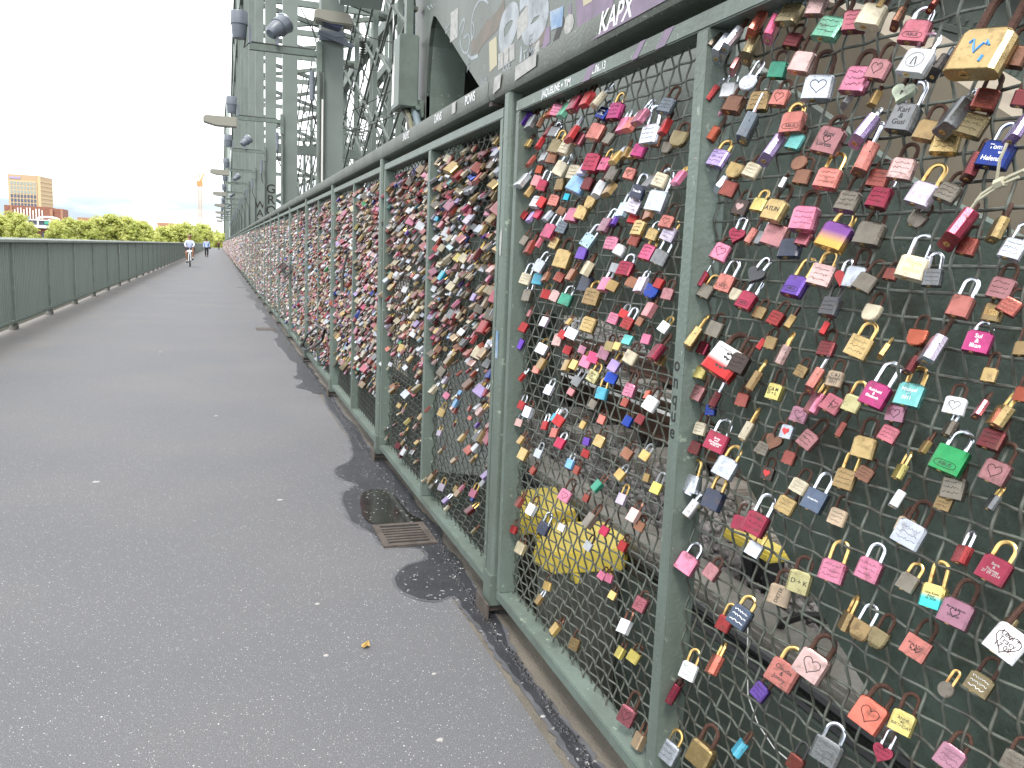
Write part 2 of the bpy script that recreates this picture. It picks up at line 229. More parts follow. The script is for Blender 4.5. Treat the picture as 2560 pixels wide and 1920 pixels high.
# ---------------- mesh helpers ----------------
class MB:
    def __init__(s): s.v=[]; s.f=[]; s.mi=[]; s.cur=0
    def quad(s,a,b,c,d):
        i=len(s.v); s.v+= [tuple(a),tuple(b),tuple(c),tuple(d)]; s.f.append((i,i+1,i+2,i+3)); s.mi.append(s.cur)
    def box(s,x0,x1,y0,y1,z0,z1,M_=None,bev=0):
        i=len(s.v)
        P=[(x0,y0,z0),(x1,y0,z0),(x1,y1,z0),(x0,y1,z0),(x0,y0,z1),(x1,y0,z1),(x1,y1,z1),(x0,y1,z1)]
        if M_: P=[tuple(M_@Vector(p)) for p in P]
        s.v+=P
        for f in ((0,3,2,1),(4,5,6,7),(0,1,5,4),(1,2,6,5),(2,3,7,6),(3,0,4,7)): s.f.append(tuple(i+k for k in f)); s.mi.append(s.cur)
    def bar(s,p,q,a,b,up=(0,0,1)):
        p=Vector(p); q=Vector(q); d=(q-p); L=d.length
        if L<1e-6: return
        d/=L; u=Vector(up)
        if abs(d.dot(u))>.98: u=Vector((0,1,0))
        x=d.cross(u).normalized(); z=x.cross(d)
        Mx=Matrix((( x.x,d.x,z.x,p.x),(x.y,d.y,z.y,p.y),(x.z,d.z,z.z,p.z),(0,0,0,1)))
        s.box(-a/2,a/2,0,L,-b/2,b/2,Mx)
    def tube(s,pts,r,n=8,cap=True,rs=None):
        pts=[Vector(p) for p in pts]; i0=len(s.v); prev=None
        for k,p in enumerate(pts):
            t=(pts[min(k+1,len(pts)-1)]-pts[max(k-1,0)])
            t=t.normalized() if t.length>1e-9 else Vector((0,0,1))
            if prev is None:
                a=Vector((1,0,0)) if abs(t.x)<.8 else Vector((0,1,0)); u=(a-t*a.dot(t)).normalized()
            else: u=(prev-t*prev.dot(t)).normalized()
            prev=u; w_=t.cross(u); rr=rs[k] if rs else r
            for j in range(n):
                an=2*math.pi*j/n; s.v.append(tuple(p+u*math.cos(an)*rr+w_*math.sin(an)*rr))
        for k in range(len(pts)-1):
            for j in range(n):
                a=i0+k*n+j; b=i0+k*n+(j+1)%n; s.f.append((a,b,b+n,a+n)); s.mi.append(s.cur)
        if cap:
            s.f.append(tuple(i0+j for j in reversed(range(n)))); s.mi.append(s.cur)
            s.f.append(tuple(i0+(len(pts)-1)*n+j for j in range(n))); s.mi.append(s.cur)
    def cyl(s,p,q,r,n=16,r2=None): s.tube([p,q],r,n,rs=[r,r if r2 is None else r2])
    def prism(s,poly,vec):
        i=len(s.v); n=len(poly); vec=Vector(vec)
        s.v+=[tuple(p) for p in poly]+[tuple(Vector(p)+vec) for p in poly]
        s.f.append(tuple(range(i,i+n))); s.mi.append(s.cur); s.f.append(tuple(range(i+2*n-1,i+n-1,-1))); s.mi.append(s.cur)
        for k in range(n): s.f.append((i+(k+1)%n,i+k,i+n+k,i+n+(k+1)%n)); s.mi.append(s.cur)
    def mesh(s,name,mats,smooth=False,bevel=0,recalc=True,sharp=38):
        me=bpy.data.meshes.new(name); me.from_pydata(s.v,[],s.f)
        for m in mats: me.materials.append(m)
        if any(s.mi): me.polygons.foreach_set('material_index',s.mi)
        if recalc or bevel:
            bm=bmesh.new(); bm.from_mesh(me)
            if recalc: bmesh.ops.recalc_face_normals(bm,faces=bm.faces)
            if bevel: bmesh.ops.bevel(bm,geom=bm.edges[:],offset=bevel,segments=2,affect='EDGES',clamp_overlap=True)
            bm.to_mesh(me); bm.free()
        if smooth or bevel:
            me.polygons.foreach_set('use_smooth',[True]*len(me.polygons)); me.set_sharp_from_angle(angle=R(sharp))
        return me
def link(name,me,parent=None,**k):
    o=bpy.data.objects.new(name,me); S.collection.objects.link(o)
    if parent: o.parent=parent
    for a,b in k.items(): o[a]=b
    return o
def build(mb,name,mats,parent=None,smooth=False,bevel=0,recalc=True,**k):
    if not isinstance(mats,(list,tuple)): mats=[mats]
    return link(name,mb.mesh(name,mats,smooth,bevel,recalc),parent,**k)
def empty(name,loc,label=None,category=None,group=None,kind=None):
    o=bpy.data.objects.new(name,None); S.collection.objects.link(o); o.location=loc; o.empty_display_size=.1
    tag(o,label,category,group,kind); return o
def tag(o,label=None,category=None,group=None,kind=None):
    for a,b in (('label',label),('category',category),('group',group),('kind',kind)):
        if b: o[a]=b
    return o
_tc={}
def textmesh(s,size,m,name='lettering'):
    c=bpy.data.curves.new('t','FONT'); c.body=s; c.size=size; c.align_x='CENTER'; c.align_y='CENTER'; c.space_line=.85; c.offset=size*.012
    o=bpy.data.objects.new('t',c); S.collection.objects.link(o)
    dg=bpy.context.evaluated_depsgraph_get(); me=bpy.data.meshes.new_from_object(o.evaluated_get(dg)); me.name=name
    bpy.data.objects.remove(o); me.materials.clear(); me.materials.append(m); return me
def heartpts(s,n=22):
    P=[]
    for k in range(n):
        t=2*math.pi*k/n; P.append((s*.031*16*math.sin(t)**3, s*.031*(13*math.cos(t)-5*math.cos(2*t)-2*math.cos(3*t)-math.cos(4*t)+1.5)))
    return P
LOCKS=[
(0.914,1.722,0.0643,0.0564,0.49,0.24,'gold','F','r','blueM','large gold padlock marked with a blue scribble on rusty shackle'),
(0.76,0.922,0.0424,0.0381,0.51,0.63,'white','F','r','Leni','white padlock marked with the name Leni on rusty shackle in the nearest mesh bay'),
(1.46,1.202,0.0647,0.0589,0.35,0.59,'redwhite','F','r','hearts','large red and white padlock marked with many black hearts on rusty shackle'),
(0.992,0.682,0.0466,0.0236,0.48,0.64,'coral','F','r','heart','coral red padlock marked with a drawn heart on rusty shackle in the nearest mesh bay'),
(1.062,1.632,0.0433,0.0318,0.34,0.33,'grey','F','s','Karl','grey padlock marked with two engraved names on silver shackle in the nearest mesh bay'),
(1.132,0.703,0.0495,0.0288,0.39,0.63,'palepink','F','r','heart','pale pink padlock marked with a drawn heart on rusty shackle in the nearest mesh bay'),
(1.233,1.604,0.0474,0.0157,0.35,0.38,'dustyrose','F','r','Ejoni','dusty rose padlock marked with the names Ejoni and Loreta on rusty shackle'),
(1.047,1.699,0.0404,0.0239,0.48,0.36,'white','F','s','emblem','white padlock marked with a couple engraved on silver shackle in the nearest mesh bay'),
(1.178,1.701,0.0442,0.0245,0.39,0.35,'pink','F','r','','pink padlock on rusty shackle in the nearest mesh bay'),
(0.891,1.55,0.0363,0.0232,0.36,0.23,'blue','F','s','Helena','royal blue padlock marked with the name Helena on silver shackle in the nearest mesh bay'),
(1.19,1.442,0.0458,0.0195,0.46,0.33,'purplegold','F','b','','purple and gold padlock on brass shackle in the nearest mesh bay'),
(0.904,1.122,0.0389,0.0231,0.54,0.35,'brightgreen','F','s','ABUS','bright green padlock marked with an oval brand stamp on silver shackle'),
(0.811,0.988,0.0358,0.0194,0.47,0.39,'crimson','F','b','Berit','crimson padlock marked with the names Berit and Thomas on brass shackle'),
(0.862,0.914,0.0378,0.028,0.53,0.3,'mauve','F','r','Maren','mauve padlock marked with two names and heart on rusty shackle in the nearest mesh bay'),
(0.956,1.002,0.0388,0.0307,0.36,0.46,'silver','F','r','','silver padlock on rusty shackle, below the white one'),
(1.212,0.642,0.0479,0.024,0.46,0.55,'salmon','F','b','Jonny','salmon padlock marked with the name Jonny on brass shackle in the nearest mesh bay'),
(1.284,1.722,0.0451,0.0414,0.4,0.63,'silver','F','r','heart','silver padlock marked with a drawn heart on rusty shackle in the nearest mesh bay'),
(1.286,1.482,0.0447,0.0259,0.4,0.47,'pink','F','r','scr','pink padlock marked with faint writing on rusty shackle in the nearest mesh bay'),
(1.052,1.202,0.0397,0.0337,0.48,0.34,'magenta','F','s','Reinhold','magenta padlock marked with two white names on silver shackle in the nearest mesh bay'),
(1.087,0.562,0.043,0.023,0.34,0.52,'grey','F','s','','grey padlock on silver shackle, left of the crimson heart-shaped one'),
(0.936,1.442,0.0464,0.0147,0.69,-0.66,'crimson','S','r','','crimson edge-on padlock on rusty shackle in the nearest mesh bay'),
(1.243,1.802,0.0413,0.0389,0.55,0.45,'mint','F','r','','mint green padlock on rusty shackle in the nearest mesh bay'),
(1.159,1.788,0.0388,0.0229,0.55,0.62,'cream','F','r','','cream padlock on rusty shackle, right of the rose red one'),
(0.933,1.591,0.0334,0.0236,0.43,0.56,'olive','F','r','','olive brass padlock on rusty shackle in the nearest mesh bay'),
(1.005,1.505,0.0358,0.0282,0.46,0.47,'palelilac','F','b','','pale lilac padlock on brass shackle in the nearest mesh bay'),
(1.119,1.442,0.039,0.0173,0.44,0.4,'taupe','F','r','','dull grey-brown padlock on rusty shackle, right of the purple and gold one'),
(0.998,1.202,0.0369,0.0224,0.49,0.28,'teal','F','b','Michael','teal padlock marked with an engraved name on brass shackle in the nearest mesh bay'),
(0.914,0.922,0.0356,0.0292,0.36,0.25,'tealgold','F','b','Kevin','teal and gold padlock marked with handwriting on a teal band on brass shackle'),
(0.839,0.691,0.0345,0.019,0.47,0.62,'mauve','F','r','scr','mauve padlock marked with faint writing on rusty shackle in the nearest mesh bay'),
(0.964,1.602,0.0445,0.0181,0.66,-0.44,'grey','S','s','','grey edge-on padlock on silver shackle in the nearest mesh bay'),
(1.066,1.741,0.0352,0.0176,0.39,0.48,'rose','F','s','ABUS','rose red padlock marked with an oval brand stamp on silver shackle'),
(1.017,1.402,0.0356,0.0321,0.49,0.65,'cream','F','s','script','cream padlock marked with golden script on silver shackle in the nearest mesh bay'),
(0.829,1.122,0.0316,0.0223,0.37,0.25,'dustyrose','F','r','heart','dusty rose padlock marked with a drawn heart on rusty shackle, below the maroon one'),
(1.452,0.346,0.051,0.0355,0.41,0.29,'gold','F','r','','gold padlock on rusty shackle, left of the cyan one'),
(1.075,1.65,0.0348,0.0179,0.56,0.28,'palemint','H','r','keyhole','pale mint heart-shaped padlock marked with a keyhole on rusty shackle in the nearest mesh bay'),
(1.352,1.644,0.0417,0.0133,0.42,0.43,'salmon','F','b','ABUSb','salmon padlock marked with an oval stamp on brass shackle in the nearest mesh bay'),
(0.993,1.563,0.0329,0.0099,0.4,0.53,'gold','F','r','','gold padlock on rusty shackle, below the grey one'),
(1.364,1.442,0.0428,0.0153,0.41,0.65,'dustyrose','F','r','','dusty rose padlock on rusty shackle, right of the grey tapered one'),
(0.922,1.34,0.0322,0.0221,0.42,0.28,'salmon','F','s','','salmon padlock on silver shackle in the nearest mesh bay'),
(0.892,1.282,0.0315,0.0104,0.42,0.35,'magenta','F','s','Suf','magenta padlock marked with engraved names on silver shackle in the nearest mesh bay'),
(0.904,1.082,0.0328,0.0225,0.39,0.27,'taupe','F','r','','dull grey-brown padlock on rusty shackle, above the brass one'),
(1.331,0.904,0.0439,0.0343,0.42,0.56,'crimson','F','s','scr','crimson padlock marked with faint writing on silver shackle in the nearest mesh bay'),
(1.21,0.822,0.0408,0.0208,0.33,0.65,'paleyellow','F','rb','DK','pale yellow padlock marked with the letters D+K on long rusty shackle'),
(1.039,0.906,0.0363,0.0212,0.41,0.31,'pink','F','s','scr','pink padlock marked with faint writing on silver shackle in the nearest mesh bay'),
(1.064,1.541,0.0337,0.0192,0.32,0.42,'palepink','F','r','scr','pale pink padlock marked with faint writing on rusty shackle in the nearest mesh bay'),
(1.36,1.497,0.0415,0.0275,0.46,0.25,'gold','F','r','heartA','gold padlock marked with a heart and name on rusty shackle in the nearest mesh bay'),
(1.22,1.376,0.0384,0.023,0.45,0.44,'palepink','F','b','','pale pink padlock on brass shackle in the nearest mesh bay'),
(1.14,1.381,0.0363,0.0271,0.33,0.31,'silver','F','r','','silver padlock on rusty shackle, right of the red heart-shaped one'),
(0.862,1.362,0.0295,0.0152,0.32,0.26,'dustyrose','F','r','','dusty rose padlock on rusty shackle, above the brick red one'),
(1.109,1.26,0.036,0.0208,0.38,0.46,'gold','F','b','','gold padlock on brass shackle in the nearest mesh bay'),
(1.174,0.989,0.0389,0.0289,0.49,0.33,'slateblue','F','s','Ich','blue-grey padlock marked with the words Ich liebe Dich on silver shackle'),
(1.122,0.882,0.0373,0.0296,0.46,0.43,'pink','F','b','scr','pink padlock marked with faint writing on brass shackle in the nearest mesh bay'),
(1.361,0.682,0.0437,0.0181,0.47,0.57,'slateblue','F','b','scrW','blue-grey padlock marked with a white scribble on brass shackle in the nearest mesh bay'),
(0.921,0.827,0.0326,0.0259,0.49,0.39,'salmon','F','r','Ryan','salmon padlock marked with two names on rusty shackle in the nearest mesh bay'),
(0.938,0.699,0.0335,0.0242,0.48,0.59,'yellow','F','r','ANNE','yellow padlock marked with ANNE 40 in black on rusty shackle in the nearest mesh bay'),
(1.82,1.562,0.051,0.0481,0.33,0.44,'silver','F','s','','silver padlock on silver shackle, below the cream one'),
(1.136,1.579,0.0461,0.032,0.43,-0.59,'salmon','S','s','','salmon edge-on padlock on silver shackle, below the lilac one'),
(1.371,1.842,0.039,0.0208,0.5,0.28,'olive','F','s','scr','olive brass padlock marked with faint writing on silver shackle in the nearest mesh bay'),
(1.212,1.802,0.0353,0.0298,0.36,0.64,'rose','F','r','','rose red padlock on rusty shackle, left of the cream one'),
(0.887,1.671,0.028,0.0211,0.32,0.55,'copper','F','r','','coppery brown padlock on rusty shackle, right of the gold one'),
(1.483,1.745,0.0358,0.0271,0.5,0.57,'silver','R','s','','silver round padlock on silver shackle in the nearest mesh bay'),
(1.318,1.762,0.0381,0.0358,0.4,0.49,'palepink','F','r','','pale pink padlock on rusty shackle, below the maroon one'),
(1.017,1.592,0.0315,0.0229,0.48,0.51,'brass','F','r','','brass padlock on rusty shackle, right of the grey one'),
(0.925,1.621,0.0291,0.0202,0.39,0.64,'brickred','F','r','','brick red padlock on rusty shackle, above the olive brass one'),
(1.228,1.543,0.0368,0.0263,0.5,0.5,'salmon','F','b','scr','salmon padlock marked with faint writing on brass shackle in the nearest mesh bay'),
(1.17,1.501,0.0356,0.0265,0.51,0.4,'taupe','F','r','scr','dull grey-brown padlock marked with faint writing on rusty shackle in the nearest mesh bay'),
(1.103,1.496,0.0338,0.0184,0.47,0.38,'crimson','F','s','','crimson padlock on silver shackle in the nearest mesh bay'),
(0.849,1.416,0.0281,0.0195,0.46,0.42,'silver','F','s','','silver padlock on silver shackle in the nearest mesh bay'),
(1.277,1.362,0.0388,0.0336,0.54,0.27,'purple','F','b','ABUS','purple padlock marked with an oval brand stamp on brass shackle in the nearest mesh bay'),
(0.843,1.162,0.029,0.0223,0.55,0.21,'maroon','F','r','','maroon padlock on rusty shackle, below the gold one'),
(1.084,1.106,0.0349,0.0271,0.34,0.46,'gold','F','r','','gold padlock on rusty shackle, above the coppery brown one'),
(0.809,0.822,0.0288,0.0228,0.53,0.32,'olive','F','r','scrW','olive brass padlock marked with a white scribble on rusty shackle in the nearest mesh bay'),
(0.75,0.737,0.0276,0.0157,0.47,0.56,'taupe','F','r','','dull grey-brown padlock on rusty shackle, right of the mauve one'),
(1.13,1.703,0.0325,0.023,0.33,0.28,'dustyrose','F','r','heart','dusty rose padlock marked with a drawn heart on rusty shackle, right of the pink one'),
(1.453,0.973,0.0429,0.0229,0.52,0.31,'silver','F','b','','silver padlock on brass shackle, above the navy one'),
(1.115,1.042,0.0349,0.0271,0.53,0.51,'brass','F','b','scr','brass padlock marked with faint writing on brass shackle in the nearest mesh bay'),
(1.144,1.602,0.0438,0.0156,0.69,-0.57,'lilac','S','s','','lilac edge-on padlock on silver shackle, above the salmon one'),
(0.953,1.282,0.0397,0.0296,0.56,-0.62,'palelilac','S','r','','pale lilac edge-on padlock on rusty shackle in the nearest mesh bay'),
(1.898,1.72,0.049,0.0457,0.36,0.38,'silver','F','s','','silver padlock on silver shackle, above the magenta one'),
(1.261,0.777,0.0378,0.0236,0.34,0.58,'beige','F','r','DIETER','beige padlock marked with a vertical name on rusty shackle in the nearest mesh bay'),
(1.589,0.256,0.0471,0.0236,0.45,0.39,'silver','F','b','scr','silver padlock marked with faint writing on brass shackle in the second mesh bay'),
(1.458,1.712,0.0387,0.029,0.37,0.48,'brass','F','r','scr','brass padlock marked with faint writing on rusty shackle in the nearest mesh bay'),
(1.317,1.562,0.0305,0.0119,0.48,0.4,'copper','R','r','','coppery brown round padlock on rusty shackle in the nearest mesh bay'),
(0.962,1.491,0.0285,0.0172,0.55,0.49,'taupe','F','r','','dull grey-brown padlock on rusty shackle, right of the pale lilac one'),
(1.322,1.428,0.0368,0.0287,0.44,0.33,'navy','F','r','','navy padlock on rusty shackle in the nearest mesh bay'),
(1.431,1.202,0.0402,0.0337,0.51,0.41,'darkbrown','F','r','scr','dark brown padlock marked with faint writing on rusty shackle in the nearest mesh bay'),
(1.496,0.898,0.0425,0.0266,0.41,0.25,'navy','F','b','','navy padlock on brass shackle in the nearest mesh bay'),
(1.57,0.722,0.0433,0.023,0.49,0.41,'pink','F','s','','pink padlock on silver shackle, left of the dusty rose one'),
(1.038,0.802,0.0315,0.0261,0.41,0.35,'brass','T','s','','brass tapered padlock on silver shackle in the nearest mesh bay'),
(1.0,0.802,0.0306,0.0233,0.39,0.38,'olive','T','r','','olive brass tapered padlock on rusty shackle, right of the brass tapered one'),
(0.866,0.775,0.0236,0.0155,0.46,0.3,'taupe','R','b','','small dull grey-brown round padlock on brass shackle'),
(1.459,1.682,0.0507,0.0479,0.46,-0.66,'slate','S','s','','slate blue edge-on padlock on silver shackle in the nearest mesh bay'),
(0.863,1.571,0.0335,0.0193,0.58,-0.55,'lilac','S','s','','lilac edge-on padlock on silver shackle, below the maroon one'),
(1.195,1.322,0.0331,0.024,0.49,0.27,'charcoal','F','k','','charcoal padlock on black shackle in the nearest mesh bay'),
(1.497,1.021,0.0406,0.0266,0.45,0.66,'crimson','F','s','Jenny','crimson padlock marked with white lettering on silver shackle in the nearest mesh bay'),
(2.21,1.682,0.0525,0.046,0.38,0.42,'crimson','F','r','','crimson padlock on rusty shackle in the second mesh bay'),
(2.397,1.402,0.0569,0.0307,0.33,0.4,'gold','F','r','','large gold padlock on rusty shackle'),
(1.306,1.842,0.0323,0.0237,0.35,0.49,'palepink','F','r','','pale pink padlock on rusty shackle, above the mint green one'),
(1.53,1.707,0.0376,0.0234,0.56,0.45,'copper','F','r','','coppery brown padlock on rusty shackle, below the white one'),
(1.575,1.602,0.0387,0.0182,0.51,0.37,'lilac','F','b','','lilac padlock on brass shackle in the nearest mesh bay'),
(1.116,1.522,0.0294,0.0125,0.37,0.52,'brickred','F','r','','brick red padlock on rusty shackle, left of the pale pink one'),
(0.928,1.414,0.0259,0.0139,0.46,0.55,'brickred','F','r','','brick red padlock on rusty shackle, below the crimson one'),
(1.423,1.322,0.0367,0.0297,0.54,0.38,'crimson','F','s','ABUS','crimson padlock marked with an oval brand stamp on silver shackle in the nearest mesh bay'),
(1.104,1.362,0.0299,0.0232,0.51,0.51,'taupe','F','r','','dull grey-brown padlock on rusty shackle, right of the red heart-shaped one'),
(0.875,1.322,0.025,0.0103,0.33,0.24,'brass','F','r','GOZO','small brass padlock marked with raised lettering on rusty shackle'),
(1.153,1.153,0.0316,0.0222,0.54,0.52,'rose','F','r','iheart','rose red padlock marked with an i and heart on rusty shackle'),
(1.197,1.082,0.0328,0.0256,0.55,0.29,'dustyrose','F','r','','dusty rose padlock on rusty shackle, right of the silver one'),
(0.957,0.904,0.0281,0.0144,0.52,0.43,'taupe','F','b','','dull grey-brown padlock on brass shackle, left of the teal and gold one'),
(0.969,0.622,0.0294,0.0225,0.49,0.38,'crimson','H','s','scr','crimson heart-shaped padlock marked with faint writing on silver shackle, below the yellow one'),
(1.387,1.602,0.0459,0.022,0.62,-0.44,'lilac','S','s','','lilac edge-on padlock on silver shackle, left of the teal one'),
(0.932,1.532,0.0336,0.0186,0.43,-0.65,'maroon','S','r','','maroon edge-on padlock on rusty shackle, left of the royal blue one'),
(1.596,0.909,0.04,0.029,0.32,0.26,'silver','F','b','','silver padlock on brass shackle, above the white one'),
(1.541,1.402,0.0371,0.0127,0.51,0.58,'pink','F','r','heart','pink padlock marked with a drawn heart on rusty shackle in the nearest mesh bay'),
(1.512,1.355,0.0368,0.0285,0.38,0.42,'salmon','F','s','ABUS','salmon padlock marked with an oval brand stamp on silver shackle in the nearest mesh bay'),
(1.405,1.362,0.0346,0.0198,0.53,0.46,'charcoal','H','s','','charcoal heart-shaped padlock on silver shackle in the nearest mesh bay'),
(0.991,1.376,0.0263,0.0207,0.37,0.5,'grey','F','s','','small grey padlock on silver shackle'),
(1.117,1.162,0.0295,0.0205,0.43,0.64,'paleyellow','F','b','','pale yellow padlock on brass shackle in the nearest mesh bay'),
(0.92,1.189,0.0255,0.0149,0.39,0.42,'white','F','r','heart','small white padlock marked with a drawn heart on rusty shackle'),
(1.797,0.242,0.0459,0.0364,0.4,0.48,'rose','F','r','heart','rose red padlock marked with a drawn heart on rusty shackle in the second mesh bay'),
(2.095,1.782,0.0457,0.0241,0.36,0.28,'magenta','F','b','','magenta padlock on brass shackle in the second mesh bay'),
(2.182,1.75,0.048,0.0379,0.48,0.43,'salmon','F','r','','salmon padlock on rusty shackle, left of the dull grey-brown one'),
(2.184,1.282,0.0488,0.0153,0.34,0.4,'brass','F','b','','brass padlock on brass shackle in the second mesh bay'),
(1.478,1.842,0.0443,0.0139,0.55,-0.55,'coral','S','r','','coral red edge-on padlock on rusty shackle in the nearest mesh bay'),
(1.496,1.804,0.0447,0.0151,0.42,-0.69,'olive','S','b','','olive brass edge-on padlock on brass shackle in the nearest mesh bay'),
(0.873,1.602,0.0222,0.0088,0.32,0.57,'maroon','F','r','','small maroon padlock on rusty shackle'),
(1.631,1.802,0.0363,0.0299,0.46,0.21,'pink','F','s','','pink padlock on silver shackle, below the silver one'),
(1.411,1.749,0.032,0.0169,0.32,0.64,'green','F','r','','sea green padlock on rusty shackle in the nearest mesh bay'),
(1.39,1.692,0.0318,0.0164,0.43,0.4,'salmon','F','r','heart','salmon padlock marked with a drawn heart on rusty shackle in the nearest mesh bay'),
(1.331,1.602,0.0309,0.0115,0.43,0.34,'teal','F','r','','teal padlock on rusty shackle in the nearest mesh bay'),
(1.621,1.55,0.0367,0.0287,0.35,0.59,'brickred','F','r','','brick red padlock on rusty shackle, left of the brick red one'),
(0.879,1.442,0.0306,0.0175,0.45,-0.59,'gold','S','r','','gold edge-on padlock on rusty shackle in the nearest mesh bay'),
(1.175,1.362,0.0287,0.0146,0.35,0.48,'red','H','s','','red heart-shaped padlock on silver shackle in the nearest mesh bay'),
(1.096,1.311,0.0275,0.0188,0.54,0.28,'cream','T','r','','cream tapered padlock on rusty shackle, below the dull grey-brown one'),
(0.843,1.33,0.0225,0.0122,0.5,0.61,'brickred','F','r','','brick red padlock on rusty shackle, right of the brass one'),
(1.001,1.282,0.0258,0.0197,0.48,0.28,'orangered','T','r','','small orange-red tapered padlock on rusty shackle'),
(1.028,1.122,0.0267,0.0156,0.5,0.4,'rose','F','r','','rose red padlock on rusty shackle, below the mauve one'),
(1.316,1.053,0.0323,0.0201,0.33,0.33,'copper','H','r','','coppery brown heart-shaped padlock on rusty shackle in the nearest mesh bay'),
(1.255,0.947,0.0317,0.0227,0.47,0.64,'gold','F','r','','gold padlock on rusty shackle, left of the blue-grey one'),
(1.542,0.482,0.038,0.0254,0.48,0.45,'white','F','b','','white padlock on brass shackle in the nearest mesh bay'),
(1.128,0.962,0.0286,0.0188,0.33,0.47,'beige','F','r','','beige padlock on rusty shackle, below the brass one'),
(1.863,1.402,0.0408,0.0145,0.5,0.33,'hotpink','F','b','','hot pink padlock on brass shackle in the second mesh bay'),
(2.23,1.322,0.0478,0.0224,0.39,0.26,'navy','F','r','','navy padlock on rusty shackle in the second mesh bay'),
(1.198,1.202,0.0389,0.0356,0.55,-0.79,'salmon','S','s','','salmon edge-on padlock on silver shackle, left of the beige one'),
(0.832,1.192,0.0296,0.0186,0.61,-0.5,'gold','S','b','','gold edge-on padlock on brass shackle, right of the rose red one'),
(1.494,1.442,0.0332,0.0198,0.45,0.49,'crimson','H','s','scr','crimson heart-shaped padlock marked with faint writing on silver shackle, left of the salmon one'),
(1.613,1.362,0.0358,0.0292,0.5,0.48,'crimson','F','s','hearts2','crimson padlock marked with two white hearts on silver shackle in the nearest mesh bay'),
(1.327,1.152,0.031,0.0237,0.36,0.23,'yellow','F','r','CM','yellow padlock marked with the letters C and M on rusty shackle'),
(1.171,1.192,0.0281,0.0176,0.53,0.49,'beige','F','r','CJ','beige padlock marked with the initials C and J on rusty shackle'),
(1.03,1.162,0.0255,0.0202,0.32,0.31,'mauve','F','r','heart','small mauve padlock marked with a drawn heart on rusty shackle'),
(1.806,1.75,0.0374,0.0295,0.55,0.49,'slate','F','r','','slate blue padlock on rusty shackle in the second mesh bay'),
(1.752,1.662,0.0364,0.0191,0.48,0.55,'olive','T','r','','olive brass tapered padlock on rusty shackle, right of the silver one'),
(2.299,1.602,0.0467,0.0268,0.55,0.66,'skyblue','F','r','','sky blue padlock on rusty shackle in the second mesh bay'),
(1.906,1.482,0.04,0.0366,0.45,0.21,'gold','F','r','','gold padlock on rusty shackle, above the brick red one'),
(0.979,0.988,0.0246,0.0149,0.5,0.32,'beige','F','r','','small beige padlock on rusty shackle'),
(1.272,0.562,0.0311,0.0228,0.49,0.24,'purple','F','r','','purple padlock on rusty shackle in the nearest mesh bay'),
(1.577,1.827,0.0443,0.0283,0.63,-0.77,'silver','S','s','','silver edge-on padlock on silver shackle in the nearest mesh bay'),
(1.532,1.842,0.0434,0.0348,0.68,-0.39,'silver','S','r','','silver edge-on padlock on rusty shackle in the nearest mesh bay'),
(1.42,1.842,0.0403,0.0348,0.42,-0.66,'hotpink','S','s','','hot pink edge-on padlock on silver shackle in the nearest mesh bay'),
(1.6,1.231,0.0473,0.0325,0.6,-0.72,'gold','S','b','','gold edge-on padlock on brass shackle, below the brass one'),
(1.199,1.151,0.0376,0.023,0.55,-0.38,'pink','S','b','','pink edge-on padlock on brass shackle in the nearest mesh bay'),
(1.364,1.786,0.0285,0.0167,0.55,0.61,'maroon','F','r','','maroon padlock on rusty shackle, right of the hot pink one'),
(1.575,1.737,0.0323,0.0172,0.44,0.56,'white','F','s','','white padlock on silver shackle in the nearest mesh bay'),
(1.603,1.66,0.0332,0.0263,0.56,0.6,'orangered','F','r','','orange-red padlock on rusty shackle, below the mauve one'),
(1.521,1.563,0.0317,0.0099,0.49,0.59,'gold','T','r','','gold tapered padlock on rusty shackle in the nearest mesh bay'),
(1.529,1.539,0.0321,0.023,0.43,0.52,'brickred','F','r','','brick red padlock on rusty shackle, below the gold tapered one'),
(1.304,1.543,0.0281,0.019,0.41,0.49,'copper','F','r','','coppery brown padlock on rusty shackle, below the coppery brown round one'),
(1.489,1.495,0.0314,0.0168,0.38,0.4,'darkbrown','F','r','heartS','dark brown padlock marked with a copper heart on rusty shackle in the nearest mesh bay'),
(1.018,1.45,0.0233,0.0137,0.35,0.66,'taupe','T','r','','small dull grey-brown tapered padlock on rusty shackle'),
(1.198,1.242,0.0271,0.0184,0.47,0.25,'maroon','F','r','','maroon padlock on rusty shackle, above the beige one'),
(1.548,1.242,0.0331,0.0151,0.35,0.64,'taupe','F','r','','dull grey-brown padlock on rusty shackle, right of the gold one'),
(1.592,1.101,0.0344,0.0188,0.43,0.25,'dustyrose','F','r','heart','dusty rose padlock marked with a drawn heart on rusty shackle, left of the maroon one'),
(1.249,1.122,0.0284,0.0251,0.41,0.65,'mauve','F','r','heart','mauve padlock marked with a drawn heart on rusty shackle, above the dusty rose one'),
(0.916,1.042,0.0227,0.0136,0.41,0.27,'brass','F','r','','brass padlock on rusty shackle, below the bright green one'),
(1.578,0.416,0.0484,0.0294,0.5,-0.75,'crimson','S','r','','crimson edge-on padlock on rusty shackle, below the white one'),
(2.192,1.202,0.0445,0.0186,0.47,0.63,'gold','F','r','scr','gold padlock marked with faint writing on rusty shackle in the second mesh bay'),
(2.496,1.482,0.0487,0.0362,0.52,0.27,'hotpink','F','s','','hot pink padlock on silver shackle in the second mesh bay'),
(1.769,1.442,0.0356,0.0113,0.33,0.52,'palelilac','F','b','','pale lilac padlock on brass shackle in the second mesh bay'),
(1.79,1.402,0.0362,0.0275,0.31,0.55,'grey','F','s','','grey padlock on silver shackle, right of the hot pink one'),
(1.982,1.362,0.0397,0.0182,0.53,0.42,'crimson','F','s','','crimson padlock on silver shackle, below the white one'),
